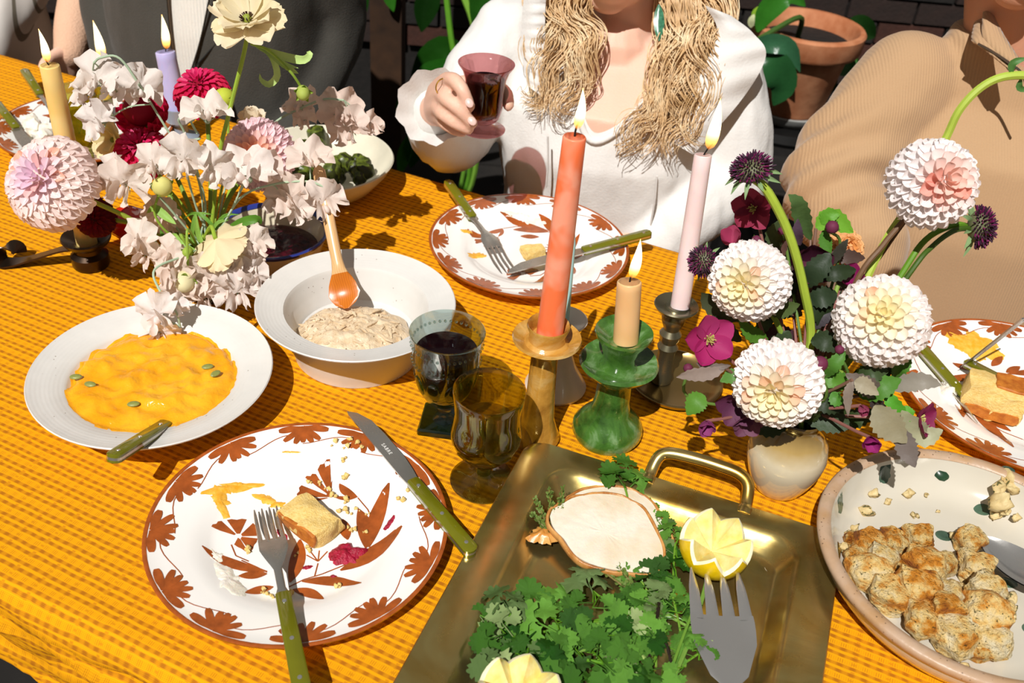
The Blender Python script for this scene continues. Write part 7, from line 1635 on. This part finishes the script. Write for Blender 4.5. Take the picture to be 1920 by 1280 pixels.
bleaf([(1400, 92, 2.08), (1440, 82, 2.06), (1480, 90, 2.05), (1500, 135, 2.05)], 36, '#2f5a3c'); bleaf([(1425, 95, 2.07), (1450, 120, 2.05), (1468, 160, 2.05), (1450, 198, 2.06)], 60, '#24502a'); bleaf([(1420, 60, 2.15), (1440, 20, 2.15), (1480, -10, 2.15), (1510, 12, 2.15)], 44, '#2f6a1e')
for a, b, cl in ((1415, 24, '#9ac23c'), (1432, 36, '#5f9a28'), (1420, 48, '#b4cf5c'), (1408, 38, '#d8dca8'), (1436, 28, '#4f8a24')): bleaf([(a, b + 14, 2.17), (a + 2, b, 2.165), (a + 6, b - 12, 2.165)], 15, cl, 6)
def shrub(name, label, base, leaves, stems):
    global t
    t = thing(name, label, 'plant', base, group='leafy plants behind the table')
    for pts, r_, cl in stems: part('stem', MB().tube(smooth_path([base if q == 0 else aty(*q) for q in pts], 6), r_, 8), M_stem, t, color=lin(cl)[:3])
    for pts, wd, cl in leaves: bleaf(pts, wd, cl)
shrub('leafy_plant', 'large leaved green plant left of the woman\'s sleeve', V((-.22, 2.5, 0)), [
    ([(880, 110, 2.38), (840, 150, 2.36), (800, 175, 2.35), (768, 215, 2.35)], 95, '#1f5212'), ([(870, 105, 2.42), (835, 100, 2.40), (800, 130, 2.40), (770, 150, 2.4)], 70, '#1a420f'), ([(800, 190, 2.34), (765, 200, 2.33), (742, 205, 2.33)], 60, '#245c16'), ([(770, 250, 2.3), (758, 290, 2.3), (748, 330, 2.3)], 26, '#3f7a24'), ([(800, 240, 2.32), (780, 270, 2.3), (770, 315, 2.3)], 40, '#1c4a12'),
    ([(690, -30, 2.6), (672, 20, 2.6), (660, 60, 2.6)], 30, '#16380e'), ([(735, -40, 2.55), (730, -10, 2.55), (738, 22, 2.55)], 26, '#2f6a1c'), ([(910, -60, 2.4), (905, 0, 2.4), (890, 60, 2.4)], 50, '#245416'), ([(820, -40, 2.5), (800, 10, 2.5), (790, 60, 2.5)], 46, '#122e0c')],
    [([0, (880, 330, 2.45), (875, 160, 2.4), (850, 95, 2.4), (835, -20, 2.42)], .0075, '#5c9428'), ([0, (890, 320, 2.45), (895, 90, 2.42), (862, -30, 2.44)], .009, '#7aa83c'), ([0, (870, 320, 2.45), (900, 40, 2.43), (890, -40, 2.44)], .006, '#6a9a34')])
shrub('leafy_plant', 'dark leafy plant in the gap beside the camel sweater', V((.75, 2.45, 0)), [
    ([(1590, 60, 2.3), (1570, 90, 2.28), (1545, 100, 2.27)], 40, '#1c4014'), ([(1600, 100, 2.3), (1585, 125, 2.28), (1560, 130, 2.27)], 36, '#2a5a1c'), ([(1560, 110, 2.27), (1552, 140, 2.26), (1548, 165, 2.26)], 22, '#356a20'), ([(1640, 70, 2.35), (1610, 50, 2.33), (1580, 60, 2.32)], 44, '#16340f'), ([(1570, 150, 2.26), (1545, 170, 2.26), (1530, 190, 2.26)], 26, '#20481a')],
    [([0, (1600, 260, 2.4), (1605, 120, 2.33), (1600, 60, 2.32)], .006, '#2f4f1c')])
o = part('timber_post', MB().box((aty(728, 100, 2.62).x, 2.62, .85), (.085, .085, 1.7)), m_plain('dark_timber', '#3a2412', .7, .25, 14, .001), None, 30); tag(o, 'dark upright timber post behind the gap between the jacket and the leaves', 'post')
